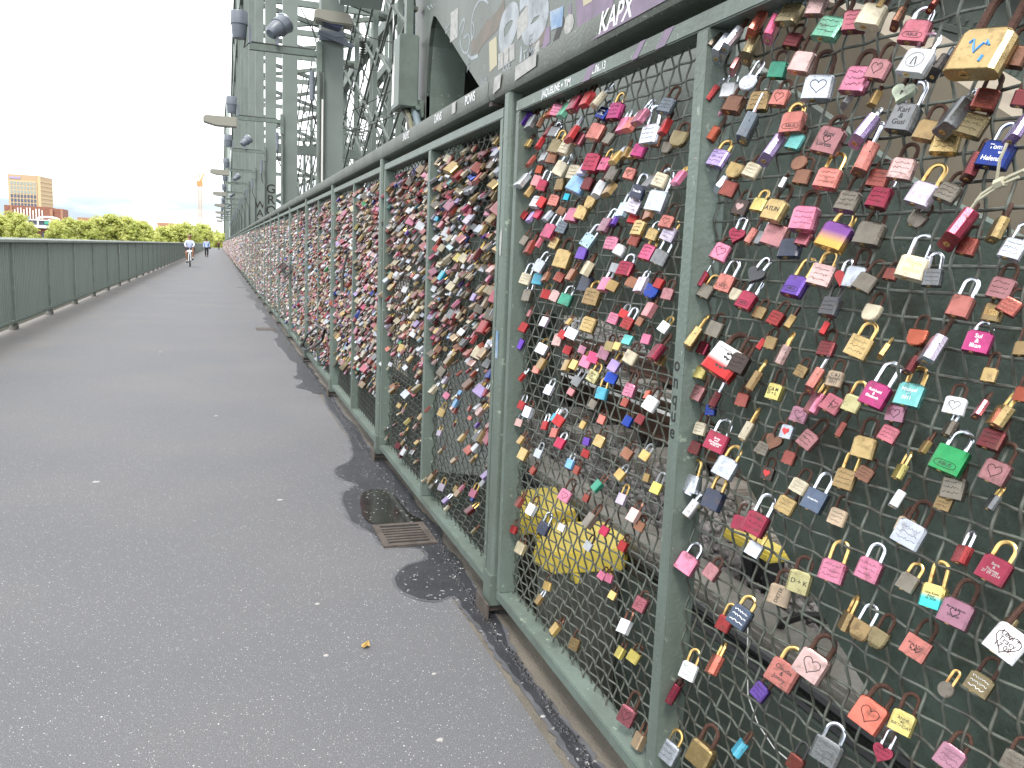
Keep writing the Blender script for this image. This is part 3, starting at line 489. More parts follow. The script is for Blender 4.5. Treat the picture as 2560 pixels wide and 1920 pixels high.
(1.48,0.722,0.0325,0.0133,0.51,0.26,'dustyrose','F','r','','dusty rose padlock on rusty shackle, right of the pink one'),
(1.34,0.827,0.0299,0.0189,0.54,0.42,'silver','F','b','','silver padlock on brass shackle, right of the dusty rose one'),
(1.421,0.642,0.0318,0.0228,0.39,0.52,'red','F','b','','red padlock on brass shackle in the nearest mesh bay'),
(1.164,0.482,0.0278,0.0226,0.37,0.35,'brickred','F','k','','brick red padlock on black shackle in the nearest mesh bay'),
(1.01,1.67,0.029,0.0187,0.65,-0.65,'black','S','s','','black edge-on padlock on silver shackle in the nearest mesh bay'),
(1.454,1.562,0.0293,0.0168,0.52,0.6,'cream','F','r','scr','cream padlock marked with faint writing on rusty shackle in the nearest mesh bay'),
(1.334,1.282,0.0281,0.0191,0.52,0.24,'red','F','r','','red padlock on rusty shackle in the nearest mesh bay'),
(1.307,1.225,0.0371,0.0212,0.44,-0.53,'palepink','S','b','','pale pink edge-on padlock on brass shackle in the nearest mesh bay'),
(1.384,1.162,0.0392,0.0209,0.56,-0.54,'brass','S','b','','brass edge-on padlock on brass shackle, left of the yellow one'),
(1.071,1.042,0.0242,0.0123,0.45,0.41,'copper','F','r','','small coppery brown padlock on rusty shackle'),
(1.79,1.042,0.0358,0.0215,0.47,0.38,'white','F','r','','white padlock on rusty shackle, left of the dusty rose one'),
(2.496,1.735,0.0455,0.0274,0.45,0.34,'olive','F','b','','olive brass padlock on brass shackle in the second mesh bay'),
(2.402,1.722,0.0442,0.0313,0.52,0.45,'cream','F','r','','cream padlock on rusty shackle, right of the olive brass one'),
(2.139,1.642,0.0398,0.0205,0.44,0.23,'hotpink','F','b','MJ','hot pink padlock marked with the initials M and J on brass shackle'),
(2.08,1.611,0.0389,0.0197,0.47,0.23,'taupe','F','r','','dull grey-brown padlock on rusty shackle, left of the salmon one'),
(1.821,1.574,0.0348,0.0214,0.52,0.62,'cream','F','r','','cream padlock on rusty shackle, above the silver one'),
(2.439,1.659,0.0446,0.024,0.38,0.51,'cream','F','s','','cream padlock on silver shackle, left of the cream one'),
(2.358,1.642,0.0432,0.0217,0.36,0.42,'cream','F','r','','cream padlock on rusty shackle, right of the cream one'),
(2.327,1.522,0.0436,0.0323,0.54,0.38,'pink','F','r','','pink padlock on rusty shackle, left of the gold one'),
(2.195,1.442,0.0414,0.0287,0.47,0.39,'palecyan','F','s','dots','pale blue padlock marked with corner dots on silver shackle in the second mesh bay'),
(1.405,0.864,0.0293,0.0199,0.44,0.65,'crimson','F','r','','crimson padlock on rusty shackle, left of the crimson one'),
(1.076,0.802,0.0323,0.0242,0.42,-0.53,'brass','S','b','','brass edge-on padlock on brass shackle, left of the olive brass tapered one'),
(1.436,0.55,0.0411,0.027,0.52,-0.49,'coral','S','b','','coral red edge-on padlock on brass shackle in the nearest mesh bay'),
(1.613,1.682,0.03,0.0092,0.51,0.26,'mauve','F','r','Svenja','mauve padlock marked with the name Svenja on rusty shackle in the nearest mesh bay'),
(1.429,1.493,0.0276,0.0141,0.52,0.38,'yellow','F','b','','yellow padlock on brass shackle in the nearest mesh bay'),
(1.627,1.442,0.0311,0.0292,0.53,0.21,'palelilac','H','r','','pale lilac heart-shaped padlock on rusty shackle in the nearest mesh bay'),
(1.421,1.438,0.0277,0.0219,0.37,0.34,'grey','T','s','','grey tapered padlock on silver shackle in the nearest mesh bay'),
(1.283,1.426,0.0255,0.0148,0.51,0.32,'rose','F','r','','rose red padlock on rusty shackle, right of the navy one'),
(1.582,1.322,0.0306,0.0206,0.5,0.4,'taupe','F','b','','dull grey-brown padlock on brass shackle, below the crimson one'),
(1.638,1.267,0.0315,0.0189,0.4,0.32,'brass','F','r','','brass padlock on rusty shackle, above the gold one'),
(1.433,1.111,0.0286,0.0167,0.35,0.32,'brickred','F','r','','brick red padlock on rusty shackle, right of the maroon one'),
(1.287,1.071,0.0264,0.0135,0.39,0.23,'silver','F','r','heartR','small silver padlock marked with a red heart on rusty shackle'),
(1.229,0.983,0.0257,0.0172,0.39,0.55,'cream','F','r','','small cream padlock on rusty shackle'),
(0.815,1.22,0.02,0.0141,0.36,0.33,'orangered','F','r','','small orange-red padlock on rusty shackle'),
(0.869,1.242,0.02,0.0183,0.38,0.24,'gold','F','r','','small gold padlock on rusty shackle'),
(1.944,1.654,0.0349,0.018,0.48,0.44,'magenta','F','r','','magenta padlock on rusty shackle in the second mesh bay'),
(1.937,1.562,0.035,0.0258,0.35,0.56,'navy','F','s','Traude','navy padlock marked with a white name on silver shackle in the second mesh bay'),
(1.954,1.522,0.0354,0.0237,0.44,0.49,'palelilac','F','s','','pale lilac padlock on silver shackle in the second mesh bay'),
(2.274,1.522,0.0403,0.0244,0.39,0.41,'gold','F','r','','gold padlock on rusty shackle, right of the pink one'),
(2.071,1.442,0.0374,0.0319,0.33,0.42,'pink','F','r','scr','pink padlock marked with faint writing on rusty shackle in the second mesh bay'),
(1.824,1.322,0.0339,0.0309,0.41,0.5,'blue','T','r','','royal blue tapered padlock on rusty shackle in the second mesh bay'),
(1.623,1.842,0.0392,0.0268,0.59,-0.44,'taupe','S','r','','dull grey-brown edge-on padlock on rusty shackle in the nearest mesh bay'),
(1.626,1.619,0.04,0.0278,0.61,-0.43,'palepink','S','r','','pale pink edge-on padlock on rusty shackle in the nearest mesh bay'),
(1.391,1.065,0.0369,0.0284,0.52,-0.75,'cream','S','b','','cream edge-on padlock on brass shackle in the nearest mesh bay'),
(1.786,0.522,0.0348,0.0129,0.42,0.61,'rose','F','rb','','rose red padlock on long rusty shackle in the second mesh bay'),
(0.87,0.985,0.0261,0.0197,0.49,-0.42,'red','S','s','','small red edge-on padlock on silver shackle'),
(1.27,1.027,0.0249,0.0161,0.32,0.45,'brickred','F','r','','small brick red padlock on rusty shackle, above the cream one in the nearest mesh bay'),
(0.825,1.282,0.02,0.0174,0.45,0.22,'brass','F','r','','brass padlock on rusty shackle, below the brick red one'),
(1.916,1.063,0.0344,0.0273,0.34,0.3,'pink','F','r','','pink padlock on rusty shackle, right of the cyan one'),
(1.568,0.842,0.0399,0.0191,0.67,-0.75,'white','S','s','','white edge-on padlock on silver shackle in the nearest mesh bay'),
(2.508,1.842,0.0411,0.0239,0.36,0.48,'pink','F','r','','pink padlock on rusty shackle, left of the crimson one'),
(2.327,1.722,0.0386,0.0131,0.49,0.34,'rose','F','r','','rose red padlock on rusty shackle in the second mesh bay'),
(2.24,1.602,0.0378,0.0269,0.42,0.33,'maroon','F','r','','maroon padlock on rusty shackle in the second mesh bay'),
(2.226,1.542,0.0376,0.019,0.41,0.37,'gold','T','r','','gold tapered padlock on rusty shackle in the second mesh bay'),
(2.58,1.362,0.0435,0.026,0.47,0.29,'silver','F','s','','silver padlock on silver shackle, above the cyan one'),
(0.784,0.908,0.0235,0.0148,0.66,-0.6,'olive','S','r','','small olive brass edge-on padlock on rusty shackle'),
(1.761,1.177,0.0416,0.0296,0.66,-0.19,'crimson','S','r','','crimson edge-on padlock on rusty shackle, right of the cream one'),
(1.918,1.137,0.0331,0.019,0.34,0.47,'cream','F','r','','cream padlock on rusty shackle, right of the mauve one'),
(1.105,1.762,0.0263,0.0179,0.52,-0.72,'copper','S','r','','small coppery brown edge-on padlock on rusty shackle'),
(1.61,1.733,0.0362,0.0219,0.68,-0.64,'red','S','s','','red edge-on padlock on silver shackle, left of the white one'),
(1.396,1.282,0.0248,0.0128,0.52,0.3,'brass','F','r','','brass padlock on rusty shackle, left of the red one'),
(1.069,1.362,0.02,0.0078,0.49,0.23,'brickred','F','r','','brick red padlock on rusty shackle, left of the cream one'),
(0.997,1.242,0.0259,0.0233,0.56,-0.54,'maroon','S','r','','small maroon edge-on padlock on rusty shackle'),
(1.358,1.229,0.0243,0.0126,0.32,0.54,'brass','F','r','','brass padlock on rusty shackle, below the red one'),
(1.584,1.202,0.0277,0.0223,0.37,0.26,'crimson','F','r','','crimson padlock on rusty shackle, above the yellow one'),
(1.597,1.142,0.0281,0.0173,0.46,0.37,'yellow','F','r','','yellow padlock on rusty shackle in the nearest mesh bay'),
(0.871,1.186,0.0236,0.0135,0.62,-0.71,'rose','S','r','','small rose red edge-on padlock on rusty shackle'),
(1.596,0.971,0.0284,0.0146,0.43,0.63,'maroon','F','r','','maroon padlock on rusty shackle, below the cream one'),
(1.581,1.02,0.028,0.0174,0.37,0.23,'cream','F','r','','cream padlock on rusty shackle, above the maroon one'),
(1.35,1.023,0.0248,0.014,0.46,0.6,'taupe','F','r','','small dull grey-brown padlock on rusty shackle'),
(0.996,1.028,0.0265,0.0188,0.58,-0.76,'white','S','r','','small white edge-on padlock on rusty shackle'),
(1.333,0.979,0.0246,0.0144,0.33,0.3,'darkbrown','F','r','heartR','small dark brown padlock marked with a red heart on rusty shackle'),
(2.166,1.773,0.0344,0.0182,0.52,0.43,'blue','F','s','Christina','royal blue padlock marked with white names on silver shackle in the second mesh bay'),
(2.418,1.482,0.0387,0.0247,0.43,0.47,'slate','F','s','','slate blue padlock on silver shackle in the second mesh bay'),
(2.269,1.402,0.0366,0.0212,0.37,0.33,'purple','F','r','','purple padlock on rusty shackle in the second mesh bay'),
(1.778,1.482,0.0297,0.0281,0.49,0.49,'salmon','F','r','heart','salmon padlock marked with a drawn heart on rusty shackle, below the silver one'),
(2.709,1.268,0.0432,0.0309,0.34,0.24,'taupe','F','s','','dull grey-brown padlock on silver shackle in the second mesh bay'),
(2.415,1.139,0.0391,0.026,0.42,0.33,'palepink','F','r','','pale pink padlock on rusty shackle, left of the gold one'),
(1.942,1.226,0.0322,0.0233,0.44,0.34,'red','F','s','','red padlock on silver shackle in the second mesh bay'),
(2.446,0.522,0.041,0.0277,0.41,0.35,'navy','F','s','','navy padlock on silver shackle in the second mesh bay'),
(2.087,1.122,0.0331,0.0129,0.4,0.54,'mauve','F','r','','mauve padlock on rusty shackle in the second mesh bay'),
(2.136,1.054,0.0339,0.017,0.35,0.43,'paleyellow','F','b','Dora','pale yellow padlock marked with two short names on brass shackle in the second mesh bay'),
(2.092,1.02,0.0334,0.0215,0.32,0.45,'cyan','F','b','','cyan padlock on brass shackle in the second mesh bay'),
(2.274,0.682,0.0369,0.0326,0.42,0.63,'pink','F','r','heart','pink padlock marked with a drawn heart on rusty shackle in the second mesh bay'),
(1.481,1.315,0.0245,0.0158,0.49,0.5,'cream','T','r','','small cream tapered padlock on rusty shackle'),
(1.259,1.184,0.0218,0.0111,0.41,0.25,'brass','F','r','','brass padlock on rusty shackle, left of the beige one'),
(2.34,1.842,0.047,0.0364,0.55,0.05,'crimson','S','r','','crimson edge-on padlock on rusty shackle, right of the pink one'),
(2.165,1.82,0.0439,0.0312,0.68,-0.16,'cream','S','s','','cream edge-on padlock on silver shackle in the second mesh bay'),
(1.924,1.739,0.0397,0.0309,0.64,0.0,'pink','S','s','','pink edge-on padlock on silver shackle in the second mesh bay'),
(1.814,1.642,0.028,0.0139,0.41,0.46,'taupe','T','r','','dull grey-brown tapered padlock on rusty shackle in the second mesh bay'),
(2.109,1.702,0.0321,0.0234,0.55,0.24,'taupe','F','r','','dull grey-brown padlock on rusty shackle, right of the salmon one'),
(2.531,1.764,0.0374,0.0115,0.54,0.38,'grey','F','s','','grey padlock on silver shackle, above the olive brass one'),
(1.989,1.602,0.0306,0.0211,0.46,0.62,'salmon','F','r','heart','salmon padlock marked with a drawn heart on rusty shackle, right of the dull grey-brown one'),
(2.475,1.602,0.0368,0.0114,0.32,0.29,'brass','F','r','','brass padlock on rusty shackle, below the cream one'),
(2.65,1.562,0.0396,0.02,0.55,0.32,'white','F','r','','white padlock on rusty shackle, left of the salmon one'),
(2.457,1.442,0.0374,0.0341,0.43,0.24,'gold','F','r','','gold padlock on rusty shackle, above the gold one in the second mesh bay'),
(1.852,1.442,0.0289,0.0142,0.37,0.64,'gold','F','s','','gold padlock on silver shackle in the second mesh bay'),
(1.941,1.429,0.0303,0.0162,0.47,0.59,'brickred','F','r','','brick red padlock on rusty shackle in the second mesh bay'),
(1.889,1.322,0.0398,0.0147,0.45,-0.02,'palelilac','S','s','','pale lilac edge-on padlock on silver shackle in the second mesh bay'),
(1.763,1.305,0.0281,0.0168,0.38,0.39,'dustyrose','F','r','','dusty rose padlock on rusty shackle in the second mesh bay'),
(2.367,1.262,0.0365,0.0238,0.51,0.62,'green','F','s','','sea green padlock on silver shackle in the second mesh bay'),
(1.323,0.411,0.0325,0.0201,0.67,-0.52,'cyan','S','r','','cyan edge-on padlock on rusty shackle in the nearest mesh bay'),
(1.431,1.442,0.0308,0.0251,0.59,-0.62,'salmon','S','r','','salmon edge-on padlock on rusty shackle in the nearest mesh bay'),
(1.036,1.762,0.0228,0.0124,0.63,-0.55,'brickred','S','r','','brick red edge-on padlock on rusty shackle, above the rose red one'),
(1.518,1.102,0.0332,0.0254,0.46,-0.62,'maroon','S','s','','maroon edge-on padlock on silver shackle in the nearest mesh bay'),
(1.138,1.106,0.0265,0.0157,0.53,-0.75,'brickred','S','r','','brick red edge-on padlock on rusty shackle, below the rose red one'),
(1.0,1.07,0.0242,0.018,0.51,-0.45,'yellow','S','b','','small yellow edge-on padlock on brass shackle'),
(0.918,1.154,0.0225,0.0168,0.51,-0.53,'taupe','S','s','','small dull grey-brown edge-on padlock on silver shackle'),
(0.833,1.062,0.0213,0.0117,0.62,-0.55,'grey','S','b','','small grey edge-on padlock on brass shackle'),
(2.079,0.882,0.0324,0.0182,0.41,0.41,'gold','F','r','','gold padlock on rusty shackle, below the cyan one'),
(2.66,0.722,0.0406,0.0326,0.42,0.3,'gold','F','r','','gold padlock on rusty shackle, above the navy one'),
(2.099,1.482,0.0416,0.0282,0.54,0.07,'mauve','S','s','','mauve edge-on padlock on silver shackle in the second mesh bay'),
(1.554,1.063,0.0244,0.0139,0.35,0.34,'blue','F','r','','small royal blue padlock on rusty shackle'),
(2.606,1.623,0.0366,0.0286,0.37,0.63,'crimson','F','s','','crimson padlock on silver shackle, left of the brass one'),
(2.506,1.562,0.0354,0.0205,0.38,0.46,'salmon','F','r','','salmon padlock on rusty shackle, below the brass one'),
(2.017,1.402,0.0296,0.016,0.53,0.54,'white','F','r','','white padlock on rusty shackle, above the crimson one'),
(2.618,1.322,0.0375,0.0294,0.43,0.52,'cyan','F','r','','cyan padlock on rusty shackle in the second mesh bay'),
(2.722,1.322,0.0389,0.0338,0.45,0.62,'cream','F','s','','cream padlock on silver shackle, left of the cyan one'),
(2.447,1.273,0.0353,0.0277,0.39,0.29,'palepink','F','r','','pale pink padlock on rusty shackle, left of the sea green one'),
(2.173,0.242,0.0338,0.021,0.44,0.59,'brass','F','r','','brass padlock on rusty shackle, left of the rose red one'),
(2.037,1.227,0.0299,0.0191,0.33,0.64,'pink','F','r','','pink padlock on rusty shackle, left of the red one')]
MORE=[(2.204,1.082,0.0323,0.0122,0.39,0.6,'pink','F','b',''),
(2.004,1.103,0.0299,0.0221,0.49,0.49,'lilac','F','b','heart'),
(2.473,0.962,0.0306,0.0206,0.49,0.38,'silver','R','s',''),
(1.746,0.842,0.0272,0.0232,0.5,0.43,'yellow','F','s','Peter'),
(1.826,1.272,0.0359,0.0261,0.49,-0.08,'dustyrose','S','r',''),
(2.078,0.662,0.042,0.0295,0.64,-0.14,'taupe','S','r',''),
(2.79,1.846,0.05,0.0153,0.57,0.07,'purple','S','r',''),
(2.429,1.823,0.0443,0.023,0.61,0.01,'mint','S','r',''),
(2.266,1.842,0.0417,0.0359,0.51,0.05,'red','S','r',''),
(2.041,1.731,0.0379,0.0202,0.46,-0.03,'pink','S','s',''),
(1.987,1.722,0.0373,0.0208,0.63,0.01,'salmon','S','s',''),
(1.821,1.696,0.0344,0.0179,0.45,-0.21,'red','S','r',''),
(2.352,1.76,0.0436,0.0406,0.55,-0.12,'red','S','s',''),
(1.737,1.564,0.0334,0.0116,0.63,-0.1,'pink','S','b',''),
(2.164,1.584,0.0405,0.0303,0.47,-0.24,'white','S','r',''),
(2.769,1.642,0.0507,0.0254,0.69,0.0,'white','S','s',''),
(2.012,1.522,0.0381,0.0277,0.42,0.02,'palecyan','S','s',''),
(2.209,1.362,0.0417,0.0231,0.48,-0.21,'cream','S','r',''),
(1.8,0.373,0.0279,0.0165,0.42,0.61,'yellow','F','r','heart'),
(1.737,0.194,0.0369,0.0266,0.47,-0.09,'beige','S','r',''),
(1.758,1.219,0.0255,0.0135,0.48,0.54,'white','F','b','floral'),
(2.66,0.857,0.037,0.0186,0.35,0.24,'silver','F','r',''),
(1.926,0.762,0.0284,0.0215,0.45,0.29,'palelilac','F','b',''),
(2.564,0.545,0.0367,0.0264,0.46,0.25,'white','F','r',''),
(2.675,0.362,0.0381,0.0158,0.37,0.34,'cream','F','r',''),
(1.877,1.665,0.0256,0.0157,0.34,0.48,'copper','F','r',''),
(2.545,1.691,0.0335,0.0168,0.4,0.58,'copper','F','r',''),
(2.659,1.642,0.0351,0.0315,0.38,0.55,'dustyrose','F','r',''),
(2.594,1.562,0.0344,0.0246,0.4,0.43,'red','F','r',''),
(2.046,1.314,0.0284,0.0224,0.47,0.5,'brass','F','r',''),
(1.948,1.322,0.0271,0.0145,0.34,0.56,'copper','F','r',''),
(1.145,1.642,0.0227,0.0076,0.46,-0.37,'brass','S','r',''),
(1.595,0.882,0.0318,0.0164,0.46,-0.41,'white','S','r',''),
(1.577,0.842,0.0317,0.016,0.59,-0.6,'white','S','s',''),
(2.089,1.322,0.0381,0.0255,0.52,0.07,'pink','S','s',''),
(2.819,1.122,0.0367,0.0131,0.34,0.44,'brass','F','r',''),
(2.305,1.162,0.031,0.0229,0.44,0.63,'white','F','s',''),
(2.549,1.082,0.0339,0.0162,0.53,0.63,'white','F','b',''),
(2.15,1.108,0.0292,0.0205,0.42,0.59,'hotpink','F','r',''),
(2.026,1.067,0.0279,0.021,0.51,0.56,'blue','F','s',''),
(2.364,0.882,0.0322,0.0204,0.46,0.53,'red','F','s',''),
(2.357,0.81,0.0322,0.0167,0.56,0.3,'crimson','F','s',''),
(1.922,0.962,0.0268,0.0126,0.41,0.28,'blue','F','r',''),
(1.902,0.882,0.0268,0.0169,0.51,0.4,'copper','F','r',''),
(1.771,1.145,0.0247,0.0169,0.4,0.25,'brass','F','r',''),
(1.858,0.442,0.0358,0.0236,0.54,-0.02,'white','S','r',''),
(1.295,1.276,0.0248,0.0182,0.61,-0.66,'brass','S','r',''),
(1.063,1.242,0.0214,0.011,0.63,-0.73,'brass','S','b',''),
(1.846,0.741,0.0342,0.0195,0.54,0.04,'palepink','S','r',''),
(2.714,1.842,0.0447,0.0404,0.5,-0.03,'grey','S','r',''),
(2.063,1.642,0.0351,0.0171,0.69,-0.09,'gold','S','s',''),
(1.872,1.562,0.0324,0.0128,0.7,0.02,'grey','S','r',''),
(2.098,1.562,0.0359,0.0188,0.69,-0.04,'brass','S','r',''),
(2.678,1.428,0.045,0.0331,0.49,-0.15,'brickred','S','r',''),
(1.804,1.322,0.0238,0.0145,0.46,0.23,'red','F','r',''),
(2.536,1.176,0.0322,0.0213,0.5,0.26,'palelilac','F','r',''),
(2.778,1.082,0.0349,0.0202,0.33,0.66,'purple','F','r',''),
(1.951,1.17,0.0257,0.0141,0.56,0.27,'teal','F','r','LOVE'),
(1.857,1.187,0.0245,0.0168,0.34,0.41,'pink','F','r',''),
(1.934,0.814,0.0261,0.0142,0.54,0.25,'gold','F','s',''),
(1.905,0.632,0.0261,0.0152,0.42,0.28,'red','F','r',''),
(1.549,1.776,0.0259,0.0188,0.47,-0.7,'dustyrose','S','r',''),
(1.199,1.651,0.0213,0.016,0.67,-0.57,'grey','S','s',''),
(1.56,1.538,0.0267,0.0176,0.69,-0.56,'silver','S','s',''),
(1.151,1.792,0.0202,0.0123,0.5,-0.58,'brass','S','r',''),
(1.205,1.271,0.0222,0.0158,0.52,-0.71,'red','S','r',''),
(0.958,1.113,0.02,0.0144,0.58,-0.51,'brass','S','r',''),
(2.732,1.136,0.033,0.0175,0.55,0.42,'red','H','r',''),
(1.982,1.234,0.021,0.0141,0.42,0.63,'red','R','s',''),
(2.062,1.145,0.0257,0.0154,0.34,0.56,'olive','T','r',''),
(2.277,1.07,0.0283,0.0221,0.49,0.21,'gold','H','r',''),
(2.246,1.022,0.028,0.0202,0.47,0.47,'grey','F','s',''),
(2.803,0.83,0.0343,0.0218,0.5,0.26,'gold','F','b',''),
(2.415,0.837,0.0301,0.023,0.47,0.22,'salmon','F','s',''),
(1.852,0.979,0.0238,0.0135,0.53,0.52,'maroon','F','r',''),
(1.81,0.898,0.0235,0.0168,0.48,0.61,'gold','F','s',''),
(1.823,0.71,0.0239,0.0125,0.39,0.58,'copper','F','r',''),
(2.624,1.522,0.0306,0.025,0.54,0.24,'crimson','F','r',''),
(2.735,1.442,0.0319,0.0302,0.5,0.33,'taupe','F','r',''),
(1.964,1.482,0.0237,0.0179,0.52,0.43,'red','F','r',''),
(2.052,1.362,0.0248,0.0225,0.37,0.33,'grey','F','r',''),
(2.421,1.322,0.0288,0.0222,0.53,0.46,'brickred','F','r',''),
(2.547,1.26,0.03,0.0156,0.41,0.6,'red','F','b',''),
(2.285,0.762,0.0274,0.0162,0.32,0.28,'skyblue','H','s','scr'),
(2.01,0.642,0.0249,0.0202,0.47,0.63,'crimson','F','r',''),
(2.271,1.642,0.0345,0.0287,0.53,0.07,'palelilac','S','r',''),
(2.7,1.602,0.0404,0.0251,0.64,-0.19,'brass','S','r',''),
(1.887,1.492,0.0294,0.0157,0.43,-0.04,'copper','S','r',''),
(2.316,1.339,0.0357,0.0268,0.54,0.03,'copper','S','r',''),
(1.891,1.22,0.0216,0.0121,0.46,0.27,'copper','F','r',''),
(1.946,1.002,0.0225,0.0102,0.52,0.32,'brickred','F','r',''),
(2.503,0.842,0.0282,0.0226,0.44,0.22,'red','F','s',''),
(2.085,0.933,0.0238,0.0119,0.34,0.31,'salmon','F','r',''),
(2.134,0.971,0.0243,0.0175,0.42,0.35,'taupe','F','r',''),
(2.11,0.562,0.0247,0.0197,0.32,0.44,'white','F','r','heartR'),
(1.362,1.522,0.0211,0.0115,0.49,-0.79,'grey','S','r',''),
(1.377,1.223,0.022,0.0163,0.66,-0.64,'red','S','r',''),
(2.534,1.042,0.0368,0.0231,0.51,0.06,'brass','S','r',''),
(2.334,1.065,0.0342,0.0248,0.45,-0.02,'brass','S','r',''),
(2.044,0.762,0.0313,0.0264,0.69,0.05,'green','S','r',''),
(2.379,1.14,0.0251,0.0142,0.55,0.4,'red','F','s',''),
(2.343,1.1,0.0249,0.0161,0.46,0.5,'red','F','r',''),
(2.723,0.868,0.0286,0.0215,0.33,0.33,'red','F','s',''),
(2.545,0.735,0.0272,0.0199,0.38,0.52,'silver','F','s',''),
(2.23,0.755,0.0243,0.0161,0.34,0.21,'brickred','F','r',''),
(1.811,0.842,0.0203,0.0154,0.32,0.24,'brass','F','r',''),
(1.98,0.516,0.0224,0.0175,0.34,0.37,'pink','F','r',''),
(2.42,0.322,0.0266,0.0192,0.34,0.36,'gold','F','r',''),
(2.298,0.226,0.0345,0.0208,0.65,-0.07,'gold','S','r',''),
(1.877,0.348,0.0289,0.0156,0.53,-0.1,'yellow','S','r',''),
(2.666,1.662,0.0261,0.016,0.34,0.5,'orangered','F','r',''),
(2.435,1.522,0.0245,0.0232,0.49,0.63,'copper','F','r',''),
(2.762,1.515,0.0274,0.0182,0.54,0.35,'red','F','r',''),
(2.655,1.817,0.0346,0.0185,0.47,-0.23,'copper','S','b',''),
(2.549,1.839,0.0337,0.0311,0.58,-0.03,'orangered','S','r',''),
(2.639,1.75,0.0348,0.0243,0.54,-0.16,'red','S','r',''),
(2.812,1.782,0.0366,0.0193,0.44,-0.15,'crimson','S','r',''),
(2.609,1.697,0.0344,0.0181,0.53,0.08,'grey','S','r',''),
(2.721,1.693,0.0358,0.0181,0.63,-0.12,'brickred','S','r',''),
(2.023,1.655,0.0275,0.0216,0.44,-0.15,'brass','S','r',''),
(1.981,1.642,0.0269,0.013,0.53,0.03,'brass','S','r',''),
(2.533,1.507,0.034,0.0187,0.69,-0.14,'silver','S','r',''),
(2.673,1.521,0.0359,0.0339,0.62,-0.06,'lilac','S','r',''),
(2.589,1.442,0.0349,0.0326,0.51,-0.19,'rose','S','r',''),
(2.015,1.147,0.0206,0.0148,0.4,0.23,'gold','F','r',''),
(2.202,0.894,0.0226,0.0138,0.4,0.25,'gold','F','r',''),
(2.184,0.853,0.0224,0.0164,0.32,0.42,'purple','F','r',''),
(2.174,0.817,0.0225,0.0158,0.48,0.6,'red','F','r',''),
(2.234,1.114,0.0225,0.0169,0.36,0.45,'mauve','F','r',''),
(2.677,0.535,0.0366,0.0256,0.57,-0.17,'brickred','S','r',''),
(2.016,0.501,0.0215,0.0126,0.39,0.63,'pink','F','r','heart'),
(1.947,0.475,0.021,0.0148,0.52,0.36,'gold','F','r',''),
(2.757,0.794,0.026,0.0167,0.42,0.57,'palepink','H','s','keyhole'),
(2.579,0.658,0.0247,0.0145,0.4,0.27,'brickred','F','r',''),
(2.327,0.541,0.0227,0.0119,0.34,0.44,'white','F','r',''),
(2.756,0.402,0.0265,0.0196,0.42,0.24,'red','F','r',''),
(2.157,0.682,0.0212,0.0096,0.37,0.34,'brickred','F','r',''),
(2.459,0.254,0.0316,0.0167,0.61,-0.08,'brass','S','s',''),
(2.583,1.775,0.0297,0.0219,0.56,-0.0,'maroon','S','r',''),
(2.068,1.482,0.0248,0.0218,0.46,-0.23,'purple','S','b',''),
(2.542,1.322,0.0301,0.0259,0.49,-0.07,'copper','S','r',''),
(2.607,1.002,0.023,0.0159,0.42,0.4,'salmon','F','r',''),
(2.301,0.972,0.0207,0.0123,0.44,0.41,'dustyrose','F','r',''),
(2.421,1.557,0.0201,0.0143,0.35,0.43,'cyan','F','r',''),
(1.83,1.042,0.0213,0.0105,0.48,-0.15,'orangered','S','r',''),
(2.713,0.962,0.0301,0.0178,0.63,-0.09,'red','S','s',''),
(2.404,0.882,0.0273,0.0219,0.63,-0.03,'cyan','S','s',''),
(2.69,0.748,0.0303,0.0235,0.63,0.06,'brass','S','r',''),
(2.764,1.755,0.027,0.0179,0.55,0.1,'gold','S','r',''),
(2.696,1.182,0.0235,0.0138,0.43,-0.05,'dustyrose','S','r',''),
(2.342,1.178,0.0208,0.0113,0.65,-0.06,'gold','S','r','')]
WET=[(0.938,8.206),(0.869,7.332),(0.887,6.707),(0.886,6.175),(0.868,5.791),(0.818,5.39),(0.755,5.246),(0.669,5.16),(0.646,4.979),(0.688,4.865),(0.761,4.764),(0.718,4.703),(0.64,4.611),(0.618,4.426),(0.612,4.179),(0.628,4.017),(0.691,3.917),(0.697,3.701),(0.82,3.668),(0.876,3.624),(0.886,3.551),(0.851,3.47),(0.76,3.433),(0.681,3.333),(0.668,3.228),(0.689,3.145),(0.738,3.068),(0.804,3.034),(0.865,3.085),(0.881,3.034),(0.876,2.954),(0.882,2.879),(0.893,2.763),(0.887,2.659),(0.889,2.534),(0.896,2.457),(0.897,2.324),(0.903,2.215),(0.906,2.089),(0.903,1.993),(0.9,1.903),(0.903,1.819),(0.962,1.802),(0.948,1.89),(0.947,1.981),(0.946,2.078),(0.939,2.171),(0.93,2.286),(0.936,2.398),(0.935,2.522),(0.947,2.644),(0.978,2.772),(0.976,2.943),(0.975,3.132),(0.98,3.233),(0.992,3.366),(0.998,3.466),(0.983,3.591),(0.984,3.704),(1.028,3.886),(1.001,4.061),(0.99,4.224),(1.009,4.485),(1.004,4.782),(1.001,5.057),(0.998,5.361),(0.972,5.563),(0.957,5.763),(0.992,6.417),(0.965,6.603),(0.948,6.999),(0.967,7.556),(0.982,8.202)]
PUD=[(0.723,4.517),(0.68,4.205),(0.681,4.05),(0.727,3.996),(0.845,4.001),(0.981,3.973),(0.92,4.132),(0.911,4.325),(0.911,4.523),(0.853,4.634),(0.771,4.615)]
SEAM=[(0.914,8.496),(0.951,7.679),(0.923,5.857),(0.941,5.125),(0.93,4.547),(0.933,4.194),(0.958,3.645),(0.933,3.192),(0.928,2.706),(0.933,2.423),(0.932,2.173),(0.926,1.885)]

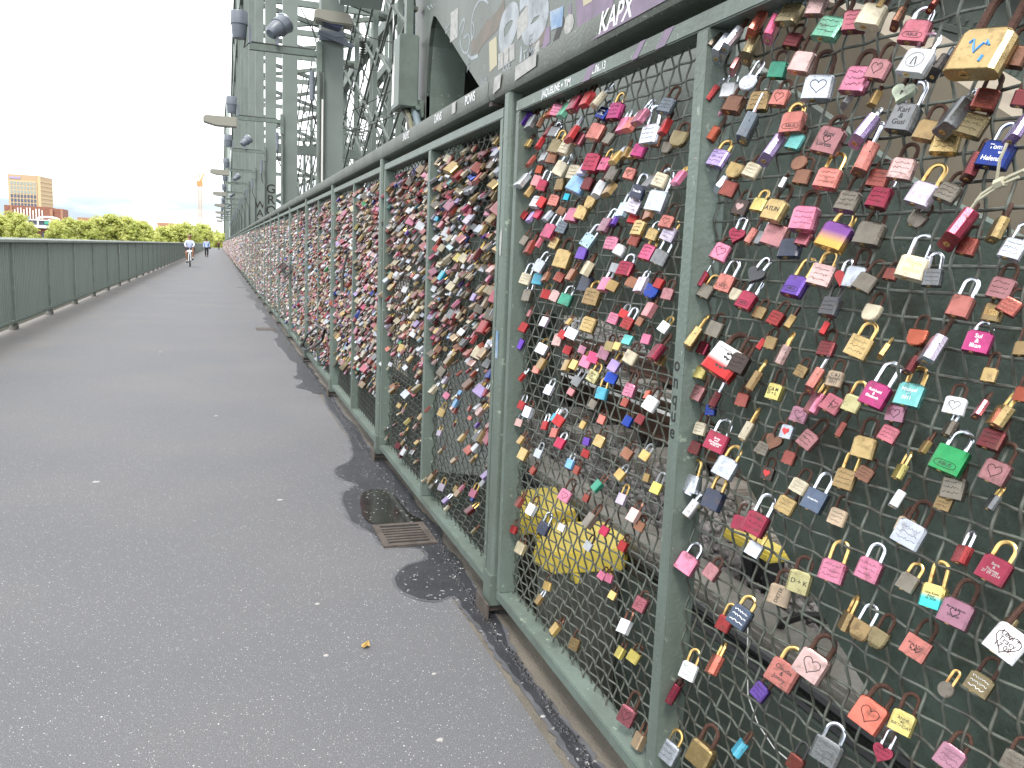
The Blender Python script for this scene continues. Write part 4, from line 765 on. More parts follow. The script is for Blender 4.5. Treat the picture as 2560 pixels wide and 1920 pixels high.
# ================= SETTING =================
mb=MB(); mb.box(-2.90,.86,-3,262,-.35,0); o=build(mb,'path',M['asphalt']); tag(o,kind='structure')
mb=MB(); mb.box(.86,1.075,-3,262,-.35,-.002); o=build(mb,'pavement_edge',M['joint']); tag(o,kind='structure')
mb=MB(); mb.box(-3.25,-3.02,-3,262,-.4,-.012); o=build(mb,'kerb',M['whitestrip']); tag(o,kind='structure')
mb=MB(); mb.quad((-3000,-800,-15),(3000,-800,-15),(3000,300,-15),(-3000,300,-15)); o=build(mb,'river',M['water']); tag(o,kind='structure')
mb=MB(); mb.box(-3000,3000,300,5000,-16,-8); mb.box(-14,8,262,302,-9,-.03); o=build(mb,'ground',M['bank']); tag(o,kind='structure')
# ---- wet seam, puddles
def sheet(poly,z,name,m,n=2,seed=1,amp=.008):
    rnd=random.Random(seed); P=[Vector((x,y)) for x,y in poly]
    for _ in range(n):
        Q=[]
        for i in range(len(P)):
            a,b=P[i],P[(i+1)%len(P)]; Q+= [a*.75+b*.25, a*.25+b*.75]
        P=Q
    P=[p+Vector((rnd.uniform(-amp,amp),rnd.uniform(-amp,amp))) for p in P]
    bm=bmesh.new(); vs=[bm.verts.new((p.x,p.y,z)) for p in P]; 
    es=[bm.edges.new((vs[i],vs[(i+1)%len(vs)])) for i in range(len(vs))]
    bmesh.ops.triangle_fill(bm,use_beauty=True,edges=es,normal=(0,0,1)); me=bpy.data.meshes.new(name); bm.to_mesh(me); bm.free(); me.materials.append(m)
    return link(name,me)
def grow(P,d):
    P=[Vector(p) for p in P]; A=sum(P[i].x*P[(i+1)%len(P)].y-P[(i+1)%len(P)].x*P[i].y for i in range(len(P))); Q=[]
    for i,p in enumerate(P):
        e=(P[(i+1)%len(P)]-P[i-1]); e=e.normalized() if e.length else Vector((1,0)); n=Vector((e.y,-e.x))*(1 if A>0 else -1); Q.append(p+n*d)
    return Q
o=sheet([(min(x,.985),y) for x,y in grow(WET,.016)],.0015,'damp_edge',M['damp'],2,seed=5,amp=.007); tag(o,kind='structure')
o=sheet(WET,.003,'wet_patch',M['wet'],2,amp=.004); tag(o,kind='structure')
o=sheet(PUD,.0065,'puddle',M['pud'],2,seed=3,amp=.002); tag(o,kind='structure')
# far wet gutter strips
rnd=random.Random(4)
L_=[];R_=[]
y=7.9
while y<60:
    wl=.055+.03*math.sin(y*1.7)+.05*rnd.random()**2; L_.append((.90-wl*(1+rnd.random()),y)); R_.append((.94+.05*rnd.random(),y)); y+=.11+y*.012
o=sheet(L_+R_[::-1],.0032,'wet_gutter',M['wet'],1,seed=7,amp=.004); tag(o,kind='structure')
# tar ridge along the seam: crumbly wet bead
sx=sorted([(y,x) for x,y in SEAM])
def seamx(y):
    for (y0,x0),(y1,x1) in zip(sx,sx[1:]):
        if y0<=y<=y1: return x0+(x1-x0)*(y-y0)/(y1-y0)
    return .928
mb=MB(); rnd=random.Random(2); y=1.3
while y<15:
    x=seamx(y)+.006*math.sin(y*23)+rnd.gauss(0,.007); r=.0025+.006*rnd.random()**2
    n=5; z=.003
    pts=[(x+r*math.cos(k*2*math.pi/n+y*9)*rnd.uniform(.7,1.4),y+r*math.sin(k*2*math.pi/n+y*9)*rnd.uniform(.7,1.6),z) for k in range(n)]
    i=len(mb.v); mb.v+=pts+[(x,y,z+r*rnd.uniform(.4,.9))]
    for k in range(n): mb.f.append((i+k,i+(k+1)%n,i+n)); mb.mi.append(0)
    y+=.0018+.0006*y
o=build(mb,'tar_seam',M['tar']); tag(o,kind='stuff'); 
# chewing gum / small litter on the asphalt
def gum(x,y,r,seed):
    rn=random.Random(seed); mb=MB(); n=11; ph=rn.random()*6
    ring=[(x+r*(1+.18*math.sin(3*k+ph))*math.cos(k*2*math.pi/n),y+r*.8*(1+.15*math.cos(2*k+ph))*math.sin(k*2*math.pi/n)) for k in range(n)]
    i=0; mb.v=[(a,b,.0005) for a,b in ring]+[(x+(a-x)*.7,y+(b-y)*.7,.003) for a,b in ring]
    for k in range(n): mb.f.append((k,(k+1)%n,n+(k+1)%n,n+k)); mb.mi.append(0)
    mb.f.append(tuple(range(n,2*n))); mb.mi.append(0)
    return build(mb,'chewing_gum',M['gum'],smooth=True)
GUM=[((700,1250),'grey flattened gum near the path middle left of the grate',.016),((815,1639),'pale gum blot left of the dry leaf',.010),((1100,1850),'broad grey gum blot at the bottom centre of the path',.011),((1357,1792),'white gum spot close to the wet seam',.009),((793,1510),'pale gum blot above and left of the dry leaf',.010),((1085,1685),'small dull gum blot right of the dry leaf',.008),((240,1205),'grey gum spot on the left part of the path',.02),((1100,1300) ,'',0),((400,880),'pale gum fleck on the distant left path',.02),((540,1040),'gum fleck in the middle of the path',.016)]
for k,((u,v),lb,r) in enumerate(GUM):
    if not r: continue
    p=WZ(u,v); o=gum(p.x,p.y,r,k); tag(o,lb,'chewing gum','gum blots on the asphalt')
p=WZ(914,1618); mb=MB(); rn=random.Random(8)
n=9
for k in range(n):
    mb.v.append((p.x+.014*math.cos(k*.7)*(1+.4*rn.random()),p.y+.012*math.sin(k*.7)*(1+.5*rn.random()),.002+.012*rn.random()))
mb.v.append((p.x,p.y,.004)); mb.v.append((p.x+.012,p.y+.01,.02))
for k in range(n): mb.f.append((k,(k+1)%n,n)); mb.mi.append(0)
mb.f.append((0,3,n+1)); mb.mi.append(0); mb.f.append((1,n+1,5)); mb.mi.append(0)
o=build(mb,'dry_leaf',mat('dry_leaf_yellow',(.42,.28,.09),.8)); tag(o,'curled yellow-brown dry leaf lying on the asphalt','leaf')
# ---- drain grating
g0=WZ(934,1315); g1=WZ(1065,1313); g2=WZ(958,1367); g3=WZ(1095,1362)
gx0,gx1,gy0,gy1=.70,.955,3.67,3.985
dr=empty('drain_grate',((gx0+gx1)/2,(gy0+gy1)/2,0),'rusty slotted drain grate at the edge of the puddle','drain grate')
ox,oy=(gx0+gx1)/2,(gy0+gy1)/2
mb=MB(); e=.03
hx,hy=(gx1-gx0)/2,(gy1-gy0)/2
mb.box(-hx,hx,-hy,-hy+e,.001,.011); mb.box(-hx,hx,hy-e,hy,.001,.011); mb.box(-hx,-hx+e,-hy+e,hy-e,.001,.011); mb.box(hx-e,hx,-hy+e,hy-e,.001,.011)
build(mb,'frame',M['rust2'],dr)
mb=MB(); nb=7
for k in range(nb-1):
    yy=-hy+e+ (2*hy-2*e)*(k+1)/nb; mb.box(-hx+e,hx-e,yy-.010,yy+.010,.002,.010)
build(mb,'bars',M['rust2'],dr)
mb=MB(); mb.quad((-hx+e,-hy+e,.0075),(hx-e,-hy+e,.0075),(hx-e,hy-e,.0075),(-hx+e,hy-e,.0075)); 
build(mb,'dark_slot_bed',M['black'],dr)
for (yy,xx) in ((14.25,.72),(WZ(616,719).y,WZ(616,719).x)):
    d2=empty('drain_grate',(xx,yy,0),'distant drain grate beside the wet gutter' if yy<15 else 'round flat cover on the path far beyond the drain grates','drain grate' if yy<15 else 'manhole cover')
    mb=MB()
    if yy<15: mb.box(-.17,.15,-.2,.2,.001,.008)
    else: mb.cyl((0,0,.001),(0,0,.007),.3,28)
    build(mb,'cover',M['damp'] if yy>15 else M['rust2'],d2)
# ================= LOCK FENCE =================
Y0,DP=2.885,2.445
fence=empty('mesh_fence',(1.0,0,0),'tall green steel mesh fence crowded with padlocks along the path','fence')
NB=97
def fp(mb,name,m,**k):
    for i,(x,y,z) in enumerate(mb.v): mb.v[i]=(x-1.0,y,z)
    return build(mb,name,m,fence,**k)
# handrail: lipped channel with sections joined at the posts
mb=MB()
def railprof(y0,y1):
    pr=[(.946,1.985),(.944,1.93),(.952,1.912),(.972,1.905),(1.09,1.905),(1.09,1.985)]
    mb.prism([(x,y0,z) for x,z in pr],(0,y1-y0,0))
railprof(-.6,3.088); railprof(3.096,12.9)
railprof(12.908,60); railprof(60.01,245)
fp(mb,'handrail',M['rail'],smooth=True)
mb=MB(); mb.box(.956,1.03,3.075,3.11,1.895,1.985+.004); fp(mb,'rail_joint',M['rust2'])
for i in range(NB+1):
    yi=Y0+DP*i
    mb=MB()
    b=.010
    # chamfered post
    pr=[(.950,yi-.022),(.950,yi+.022),(.962,yi+.034),(.998,yi+.034),(.998,yi-.034),(.962,yi-.034)]
    mb.prism([(x,y,.16) for x,y in pr],(0,0,1.75))
    mb.box(.945,1.002,yi-.042,yi+.042,.045,.165)
    fp(mb,'post',M['frame'],bevel=.002 if i<4 else 0)
    if i<25:
        mb=MB(); mb.box(.928,.936,yi-.07,yi+.075,.002,.066); mb.box(.936,1.04,yi-.03,yi+.05,.02,.044); fp(mb,'base_plate',M['rust2'],bevel=.002 if i<3 else 0)
def bayspan(i):  # bay i lies before post i
    yi=Y0+DP*i; return yi-DP+.06,yi-.075
for i in range(NB):
    a,b=bayspan(i); 
    if i==0: a=.2
    yi=Y0+DP*i; mb=MB(); x0,x1=.96,1.030; w_=.036
    mb.box(x0,x1,a,b,1.835,1.872); mb.box(x0,x1,a,b,.088,.124)
    mb.box(x0,x1,b-w_,b,.124,1.835)
    if i>0: mb.box(x0,x1,a,a+w_,.124,1.835)
    if i<60 : mb.box(x0,x1,yi-1.285,yi-1.237,.124,1.835)
    fp(mb,'panel_frame',M['frame'],bevel=.003 if i<4 else 0)
XM=1.012; P_=.040; ZB=.082
def wavy(dst,y0,y1,z0,z1,ky0,step,ns,r,A,Ah):
    ks=range(math.ceil((y0)/P_),math.floor(y1/P_)+1); kz=range(math.ceil((z0-ZB)/P_),math.floor((z1-ZB)/P_)+1)
    V=[];F=[]
    def tube(P,rad,n):
        base=len(V)
        # P: Nx3 array; direction mostly z or y
        d=np.gradient(P,axis=0); d/=np.linalg.norm(d,axis=1)[:,None]
        ref=np.array([1,0,0.]); u=ref-d*(d@ref)[:,None]; u/=np.linalg.norm(u,axis=1)[:,None]; w2=np.cross(d,u)
        for j in range(n):
            a=2*math.pi*j/n
        ang=np.arange(n)*2*math.pi/n
        ring=P[:,None,:]+rad*(np.cos(ang)[None,:,None]*u[:,None,:]+np.sin(ang)[None,:,None]*w2[:,None,:])
        V.append(ring.reshape(-1,3)); 
        m=len(P); off=sum(len(x) for x in V)-m*n
        k=np.arange(m-1)[:,None]; j=np.arange(n)[None,:]
        a=off+k*n+j; b_=off+k*n+(j+1)%n
        F.append(np.stack([a,b_,b_+n,a+n],-1).reshape(-1,4))
    for k in ks:
        z=np.arange(z0,z1+step,step); ph=(z-ZB)/P_*math.pi; sg=1 if k%2 else -1
        P=np.stack([XM+A*sg*np.cos(ph),np.full_like(z,k*P_)+.0012*np.sin(z*37+k*2.1)+.001*math.sin(k*5.3),z],-1); tube(P,r,ns)
    for k in kz:
        y=np.arange(y0,y1+step,step); ph=y/P_*math.pi; sg=1 if k%2 else -1
        P=np.stack([XM+Ah*sg*np.cos(ph),y,np.full_like(y,ZB+k*P_)+.0008*np.sin(y*29+k)],-1); tube(P,r,ns)
    V=np.concatenate(V); F=np.concatenate(F); V[:,0]-=1.0
    me=bpy.data.meshes.new('wire_mesh'); me.vertices.add(len(V)); me.vertices.foreach_set('co',V.astype(np.float32).ravel())
    me.loops.add(F.size); me.loops.foreach_set('vertex_index',F.ravel().astype(np.int32)); me.polygons.add(len(F))
    me.polygons.foreach_set('loop_start',(np.arange(len(F))*4).astype(np.int32)); me.polygons.foreach_set('use_smooth',np.ones(len(F),bool))
    me.update(calc_edges=True); me.materials.append(M['wire2'] if y0<1.7 and y1<3 else M['wire']); return link('wire_mesh',me,fence)
def bays(i):
    a,b=bayspan(i); yi=Y0+DP*i
    if i==0: a=.2
    return [(a+.004,yi-1.262),(yi-1.262,b-.004)]
for i in range(10):
    for (a,b) in bays(i):
        if i==0: wavy(fence,a,b,.10,1.85,0,.005,8,.0027,.0052,.0036)
        elif i==1: wavy(fence,a,b,.10,1.85,0,.0066,6,.0024,.0056,.0036)
        elif i<4: wavy(fence,a,b,.10,1.85,0,.01,4,.0021,.0052,.003)
        else: wavy(fence,a,b,.10,1.85,0,.02,3,.0022,.005,.003)
mb=MB()
for i in range(10,40):
    a,b=bayspan(i); y=a
    while y<b: mb.bar((XM,y,.1),(XM,y,.9),.006,.006); y+=.08
fp(mb,'wire_mesh',M['wire'],recalc=False)
# ---- padlocks
def lockbody(w,h,d,sh):
    mb=MB()
    if sh=='H':
        P=[(0,y*1.0,z) for y,z in heartpts(h*1.12,30)]; mb.prism([(-d*.28,y,z) for _,y,z in P],(d*.56,0,0)); return mb.mesh('body',[],False,bevel=h*.035)
    if sh=='R':
        P=[(-d*.3,math.cos(k*2*math.pi/28)*h*.5,math.sin(k*2*math.pi/28)*h*.5) for k in range(28)]; mb.prism(P,(d*.6,0,0)); return mb.mesh('body',[],False,bevel=h*.05)
    def sec(z,sw,sd):
        a=w/2*sw; b=d/2*sd; o=[]
        for x,y in ((-b,-a*.78),(-b*.72,-a*.95),(0,-a),(b*.72,-a*.95),(b,-a*.78),(b,a*.78),(b*.72,a*.95),(0,a),(-b*.72,a*.95),(-b,a*.78)): o.append((x,y,z))
        return o
    if sh=='T': rings=[sec(h/2,.93,.9),sec(h*.46,1,1),sec(-h*.1,.98,1),sec(-h*.32,.86,.98),sec(-h*.45,.66,.9),sec(-h*.5,.45,.8)]
    elif sh=='F' and (int(h*1e5)%5)==0: rings=[sec(h/2,.72,.85),sec(h*.46,.88,.95),sec(h*.38,1,1),sec(-h*.485,1,1),sec(-h/2,.985,.95)]
    else: rings=[sec(h/2,.985,.95),sec(h*.485,1,1),sec(-h*.485,1,1),sec(-h/2,.985,.95)]
    n=10
    for rg in rings: mb.v+=rg
    for k in range(len(rings)-1):
        for j in range(n): mb.f.append((k*n+j,k*n+(j+1)%n,(k+1)*n+(j+1)%n,(k+1)*n+j)); mb.mi.append(0)
    mb.f.append(tuple(range(n))); mb.mi.append(0); mb.f.append(tuple((len(rings)-1)*n+j for j in reversed(range(n)))); mb.mi.append(0)
    me=mb.mesh('body',[],False); return me
def shacklemesh(w,h,s,sh,k):
    mb=MB(); rw=.075*h+.0007
    if k[0]=='r' and h>.05: rw*=1.15
    L=.29*w if sh!='S' else .30*w
    if sh=='H': L=.24*h
    if sh=='R': L=.2*h
    top=rw+.0022; arc=min(L*1.05,(s+top)*.75); zb=-s-(.003 if sh not in'HR' else h*.16)
    pts=[(0,-L,zb)]+[(0,-L*math.cos(t),top-arc+arc*math.sin(t)) for t in [math.pi*q/12 for q in range(13)]]+[(0,L,zb)]
    mb.tube(pts,rw,8); return mb.mesh('shackle',[],True)
SKM=dict(r='rust',s='steel',b='brassy',k='blacksh',rb='rust')
TX=dict(ABUS=('ABUS','ink'),ABUSb=('ABUS','ink'),Svenja=('Svenja\n+\nJulian','ink'),Ejoni=('Ejoni\n\nLoreta','ink'),Karl=('Karl\n&\nGusi','ink'),Helena=('Tom\n\nHelena','white_ink'),heartA=('AYLIN','ink'),script=('Danielle\n&\nEmanuel','brassy'),GOZO=('Deleva\nGOZO','brassy'),Suf=('Sul\n&\nIlkan','white_ink'),CM=('C & M\nD + L','ink'),CJ=('C & J\nBabam\n2011','ink'),iheart=('i\nT','ink'),Reinhold=('Reinhold\n&\nElisabeth','white_ink'),Michael=('Michael\n\n2011','steel'),Jenny=('Jenny\nund\nChristopher\n14.02.14','white_ink'),Ich=('Ich liebe Dich','white_ink'),DIETER=('DIETER','ink'),DK=('D + K','ink'),Berit=('Berit\n&\nThomas\n27 09 2014','paper'),Kevin=('Lena Kevin\nAmor\n20 2020','ink'),Maren=('Maren & Blanka\n\n\nOkt. 2009','ink'),Ryan=('Jenny & Ryan\n\n20. 2007','ink'),Leni=('Leni +\nTracy\n17.09.','rust'),Jonny=('Claudia\n&\nJonny','ink'),ANNE=('ANNE\n40\nBIRTHDAY','ink'),Christina=('Christina\n&\nChris\n20.12.2012','white_ink'),MJ=('M + J','ink'),Traude=('Traude','white_ink'),LOVE=('LOVE\nPLACE','ink'),Dora=('Dora\n&\nEva','ink'),Peter=('Peter\n+\nSusi','ink'))
def engraving(txt,w,h,d,root,off,rn):
    Mt=Matrix(((0,0,-1,-d/2-.0003),(-1,0,0,0),(0,1,0,off),(0,0,0,1)))
    def add(me,name='engraving'):
        me.transform(Mt); link(name,me,root)
    def hrt(s,cy_,m,cx_=0,fill=False):
        mb=MB(); P=heartpts(s)
        if fill: mb.v=[(x+cx_,y+cy_,.0001) for x,y in P]; mb.f=[tuple(range(len(P)))]; mb.mi=[0]
        else: mb.tube([(x+cx_,y+cy_,0) for x,y in P+P[:1]],max(.0003,h*.014),4)
        add(mb.mesh('engraving',[M[m]]))
    if txt in TX:
        s,mk=TX[txt]; n=s.count('\n')+1; longest=max(len(q) for q in s.split('\n'))
        sz=min(h*.8/n,w*1.35/longest)
        if txt in('ABUS','ABUSb'): sz=h*.2
        me=textmesh(s,sz,M[mk],'engraving')
        if txt in('ABUS','ABUSb'): me.transform(Matrix.Translation((0,-h*.22,0)))
        if txt=='DIETER': me.transform(Matrix.Rotation(R(80),4,'Z'))
        add(me)
        if txt in('ABUS','ABUSb'):
            mb=MB(); a,b=w*.34,h*.13
            mb.tube([(a*math.copysign(abs(math.cos(t))**.5,math.cos(t)),-h*.22+b*math.copysign(abs(math.sin(t))**.7,math.sin(t)),0) for t in [k*math.pi/12 for k in range(25)]],h*.009,4); add(mb.mesh('engraving',[M['ink']]))
        if txt=='Ejoni': hrt(h*.3,0,'ink')
        if txt=='Maren': hrt(h*.36,-h*.02,'ink')
        if txt=='Ryan': hrt(h*.3,-h*.05,'ink',-w*.05); hrt(h*.26,-h*.07,'ink',w*.12)
        if txt=='Helena': hrt(h*.13,h*.02,'white_ink',w*.2,True)
        if txt=='Michael': hrt(h*.2,0,'steel')
        if txt=='iheart': hrt(h*.4,0,'ink',w*.15)
        if txt=='Leni': hrt(h*.75,-h*.05,'rust')
    elif txt=='heart': hrt(h*.62,0,'ink')
    elif txt=='heartA': hrt(h*.6,0,'ink')
    elif txt=='heartR': hrt(h*.6,0,'red_ink',0,True)
    elif txt=='heartS': hrt(h*.6,0,'Lpalepink',0,True)
    elif txt=='hearts2': hrt(h*.4,-h*.08,'white_ink',-w*.22,True); hrt(h*.25,h*.12,'white_ink',-w*.28,True)
    elif txt=='hearts':
        for k,(a,b) in enumerate([(.02,.22),(.12,.25),(.24,.2),(.33,.08),(.3,-.08),(.2,-.18),(.08,-.22),(-.05,-.22),(.0,.1),(.1,.08),(.36,-.02),(.26,-.15)]): hrt(h*.13,b*h*1.1,'ink',a*w,True)
        me=textmesh('Armando',h*.12,M['ink'],'engraving'); me.transform(Matrix.Translation((-w*.12,h*.34,0))); add(me)
    elif txt in('scr','scrW','blueM','emblem','floral','dots','keyhole'):
        mk={'scrW':'white_ink','blueM':'blue_ink','floral':'violet','dots':'ink','keyhole':'ink'}.get(txt,'ink')
        mb=MB()
        if txt=='dots':
            for a in(-.3,.3):
                for b in(-.3,.3): mb.cyl((a*w,b*h,-.0002),(a*w,b*h,.0004),h*.05,8)
        elif txt=='keyhole': mb.cyl((0,h*.04,-.0002),(0,h*.04,.0004),h*.06,10); mb.box(-h*.02,h*.02,-h*.12,h*.04,-.0002,.0004)
        elif txt=='floral':
            for k in range(9):
                a,b=rn.uniform(-.38,.38)*w,rn.uniform(-.4,.4)*h; mb.cyl((a,b,-.0002),(a,b,.0003),h*rn.uniform(.03,.08),7)
        elif txt=='blueM':
            P=[(-.2,.12),(-.14,.2),(-.08,.02),(-.02,-.12),(.02,.0),(.08,.1),(.14,.06),(.12,.16),(.2,.04)]; mb.tube([(a*w,b*h,0) for a,b in P],h*.025,5); P=[(.18,-.2),(.16,-.34)]; mb.tube([(a*w,b*h,0) for a,b in P],h*.03,5)
        elif txt=='emblem':
            mb.tube([(.3*w*math.cos(k*.4),.3*h*math.sin(k*.4),0) for k in range(17)],h*.008,4); mb.tube([(-.08*w,-.2*h,0),(-.06*w,.08*h,0),(.0,.12*h,0),(.1*w,-.2*h,0)],h*.02,4)
        else:
            lines=3 if h>.022 else 2
            for q in range(lines):
                x=-.34*w; P=[]; yy=(.24-.24*q)*h
                while x<.34*w: P.append((x,yy+rn.uniform(-.05,.06)*h,0)); x+=.045*w*rn.uniform(.5,1.2)
                mb.tube(P,h*(.018 if txt=='scrW' else .009),3)
        add(mb.mesh('engraving',[M[mk]]))
def lockmatx(y,z,t,a,roll): return Matrix.Translation((XM-.002,y,z))@Matrix.Rotation(t,4,'Y')@Matrix.Rotation(a,4,'Z')@Matrix.Rotation(roll,4,'X')
rn=random.Random(77)
plug={}
for (y,z,h,s,t,a,col,sh,sk,txt,lab) in LOCKS:
    ratio=rn.uniform(1.0,1.22) if sh in 'FT' else 1.1
    w_=h*ratio; d=h*rn.uniform(.40,.52)
    if col=='redwhite': s=.03; t=.62
    e=empty('padlock',(0,0,0),lab,'padlock','love padlocks hanging on the mesh fence')
    e.matrix_world=lockmatx(y,z,t,a,rn.gauss(0,.09))
    me=lockbody(w_,h,d,sh); me.materials.append(M['L'+col]); me.transform(Matrix.Translation((0,0,-s-h/2))); link('body',me,e)
    me=shacklemesh(w_,h,s,sh,sk); me.materials.append(M[SKM[sk]]); link('shackle',me,e)
    if sh in 'FST':
        mb=MB(); mb.cyl((0,w_*.12,-s-h-.0006),(0,w_*.12,-s-h+.001),h*.12,12); mb.cur=1; mb.box(-h*.015,h*.015,w_*.12-h*.07,w_*.12+h*.07,-s-h-.0009,-s-h)
        build(mb,'keyhole_plug',[M['brassy'],M['ink']],e)
    if not txt and sh=='F' and h>.021 and rn.random()<.45: txt='scr'
    if txt and sh!='S': engraving(txt,w_,h,d if sh in'FT' else d*.58,e,-s-h/2,rn)
    elif sh=='S' and h>.02:
        mb=MB(); mb.cyl((0,-w_/2-.0004,-s-h*.35),(0,-w_/2+.001,-s-h*.35),h*.03,8); build(mb,'pin_hole',M['ink'],e)
# ---- the mass of further padlocks, one object
names=list(LC.keys())
wts={'taupe':12,'silver':9,'palepink':6,'rose':4.5,'cream':12,'copper':4,'white':6,'gold':7,'pink':3,'dustyrose':8,'red':3.2,'salmon':5.5,'brass':11,'grey':5,'brickred':6,'maroon':4,'beige':11,'crimson':2,'olive':5,'lilac':1.6,'blue':1.2,'cyan':1,'palelilac':3,'purple':.8,'yellow':1.2,'hotpink':1,'teal':.5,'brightgreen':.4,'orangered':1.2,'navy':.8,'black':1.2,'skyblue':.5,'mauve':2,'palecyan':1}
npr=np.random.RandomState(11)
wn_=[n for n in wts]; wp=np.array([wts[n] for n in wn_]); wp=wp/wp.sum()
items=[]  # y,z,h,s,t,a,col,lod
for (y,z,h,s,t,a,col,sh,sk,txt) in MORE: items.append((y,z,h,s,t,a,LC[col],0,sk))
ext=0
def dens(y):  # locks per metre
    if y<2.9: return 0
    if y<5.4: return 560
    if y<7.8: return 860
    if y<12: return 1050
    if y<40: return 760
    return 420
y=2.95; dy=.25
while y<243:
    dy=.25 if y<40 else 1.0
    n=npr.poisson(dens(y)*dy)
    for _ in range(n):
        yy=y+npr.rand()*dy
        zz_=npr.rand()
        q=npr.rand()
        if y<5.4: zt=.55+1.26*npr.beta(1.7,1.15) if npr.rand()<.955 else .2+.4*npr.rand()
        elif y<8: zt=.36+1.45*npr.beta(1.45,1.05)
        else: zt=.2+1.6*npr.beta(1.15,1.0)
        cl=.5+.25*math.sin(yy*4.1+zt*3.3)+.25*math.sin(yy*9.7-zt*7.1+2)
        if y<14 and zz_>.52+.6*cl: continue
        zt=ZB+round((zt-ZB)/P_)*P_
        h=float(np.clip(npr.lognormal(math.log(.0298),.24),.018,.06))
        if y>40: h*=1.45
        if y>100: h*=1.5
        wide=npr.rand()<.3
        a=math.radians(npr.uniform(10,45)) if wide else math.radians(npr.uniform(-15,10))
        t=math.radians(npr.uniform(24,52)); s=h*npr.uniform(.4,.8)
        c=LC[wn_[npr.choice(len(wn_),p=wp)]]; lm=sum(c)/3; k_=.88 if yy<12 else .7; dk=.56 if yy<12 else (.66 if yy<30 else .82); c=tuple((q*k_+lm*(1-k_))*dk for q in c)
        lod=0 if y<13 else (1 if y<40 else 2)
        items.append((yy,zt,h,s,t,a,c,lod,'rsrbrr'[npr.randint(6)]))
    y+=dy
BOXV=[];BOXF=[];COL=[];nv=0;MI=[]
def push(V,F,c,mi):
    global nv
    BOXV.append(V); BOXF.append(F+nv); nv+=len(V); COL.append(np.tile(np.array([*c,1.0],np.float32),(len(F),1))); MI.append(np.full(len(F),mi,np.int32))
b8=np.array([(x,y,z) for z in(-.5,.5) for (x,y) in((-.5,-.39),(-.36,-.5),(.36,-.5),(.5,-.39),(.5,.39),(.36,.5),(-.36,.5),(-.5,.39))])
f8=np.array([(j,(j+1)%8,8+(j+1)%8,8+j) for j in range(8)]+[(0,1,2,3),(3,4,7,0),(4,5,6,7),(8,11,10,9),(11,8,15,12),(12,15,14,13)])
b4=np.array([(x,y,z) for z in(-.5,.5) for (x,y) in((-.5,-.5),(.5,-.5),(.5,.5),(-.5,.5))]); f4=np.array([(0,1,5,4),(1,2,6,5),(2,3,7,6),(3,0,4,7),(0,3,2,1),(4,5,6,7)])
def shack(w_,s,rw,seg,n):
    L=.3*w_; top=rw+.002; arc=min(L,(s+top)*.8); pts=[(0,-L,-s-.002)]+[(0,-L*math.cos(math.pi*q/seg),top-arc+arc*math.sin(math.pi*q/seg)) for q in range(seg+1)]+[(0,L,-s-.002)]
    P=np.array(pts); d=np.gradient(P,axis=0); d/=np.linalg.norm(d,axis=1)[:,None]; u=np.tile([1.,0,0],(len(P),1)); v=np.cross(d,u); ang=np.arange(n)*2*math.pi/n
    V=(P[:,None,:]+rw*(np.cos(ang)[None,:,None]*u[:,None,:]+np.sin(ang)[None,:,None]*v[:,None,:])).reshape(-1,3)
    k=np.arange(len(P)-1)[:,None]; j=np.arange(n)[None,:]; a=k*n+j; b=k*n+(j+1)%n
    return V,np.stack([a,b,b+n,a+n],-1).reshape(-1,4)
SC=dict(r=(.085,.032,.018),s=(.5,.53,.58),b=(.45,.3,.1),k=(.02,.02,.02))
for (y,z,h,s,t,a,c,lod,sk) in items:
    w_=h*npr.uniform(.98,1.25); d=h*npr.uniform(.40,.55)
    m4=np.array(lockmatx(y,z,t,a,npr.normal(0,.10)))
    B,Fb=(b8,f8) if lod<1 else (b4,f4)
    V=B*np.array([d,w_,h])+np.array([0,0,-s-h/2])
    cc=np.clip(np.array(c)*npr.uniform(.75,1.3),0,1)
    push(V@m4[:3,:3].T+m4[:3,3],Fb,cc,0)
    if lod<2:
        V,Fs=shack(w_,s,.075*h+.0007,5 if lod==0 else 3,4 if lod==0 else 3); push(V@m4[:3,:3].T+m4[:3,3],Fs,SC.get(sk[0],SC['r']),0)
V=np.concatenate(BOXV); F=np.concatenate(BOXF); C=np.concatenate(COL)
me=bpy.data.meshes.new('padlock_mass'); me.vertices.add(len(V)); me.vertices.foreach_set('co',V.astype(np.float32).ravel())
me.loops.add(F.size); me.loops.foreach_set('vertex_index',F.ravel().astype(np.int32)); me.polygons.add(len(F)); me.polygons.foreach_set('loop_start',(np.arange(len(F))*4).astype(np.int32)); me.polygons.foreach_set('use_smooth',np.zeros(len(F),bool)); me.update(calc_edges=True)
at=me.color_attributes.new('paint','FLOAT_COLOR','CORNER'); at.data.foreach_set('color',np.repeat(C,4,axis=0).ravel())
m=mat('mixed_padlock_paint',(.5,.5,.5),.33,metal=.6,bump=.05,bscale=300); t=m.node_tree; an=t.nodes.new('ShaderNodeVertexColor'); an.layer_name='paint'
n1=t.nodes.new('ShaderNodeTexNoise'); n1.inputs['Scale'].default_value=45; n1.inputs['Detail'].default_value=4
r1=t.nodes.new('ShaderNodeMapRange'); r1.inputs['To Min'].default_value=.6; r1.inputs['To Max'].default_value=1.3; hs=t.nodes.new('ShaderNodeHueSaturation')
tcn=[n for n in t.nodes if n.type=='TEX_COORD'][0]; t.links.new(tcn.outputs['Object'],n1.inputs['Vector']); t.links.new(n1.outputs['Fac'],r1.inputs['Value']); t.links.new(r1.outputs[0],hs.inputs['Value']); t.links.new(an.outputs[0],hs.inputs['Color']); t.links.new(hs.outputs[0],t.nodes['Principled BSDF'].inputs['Base Color'])
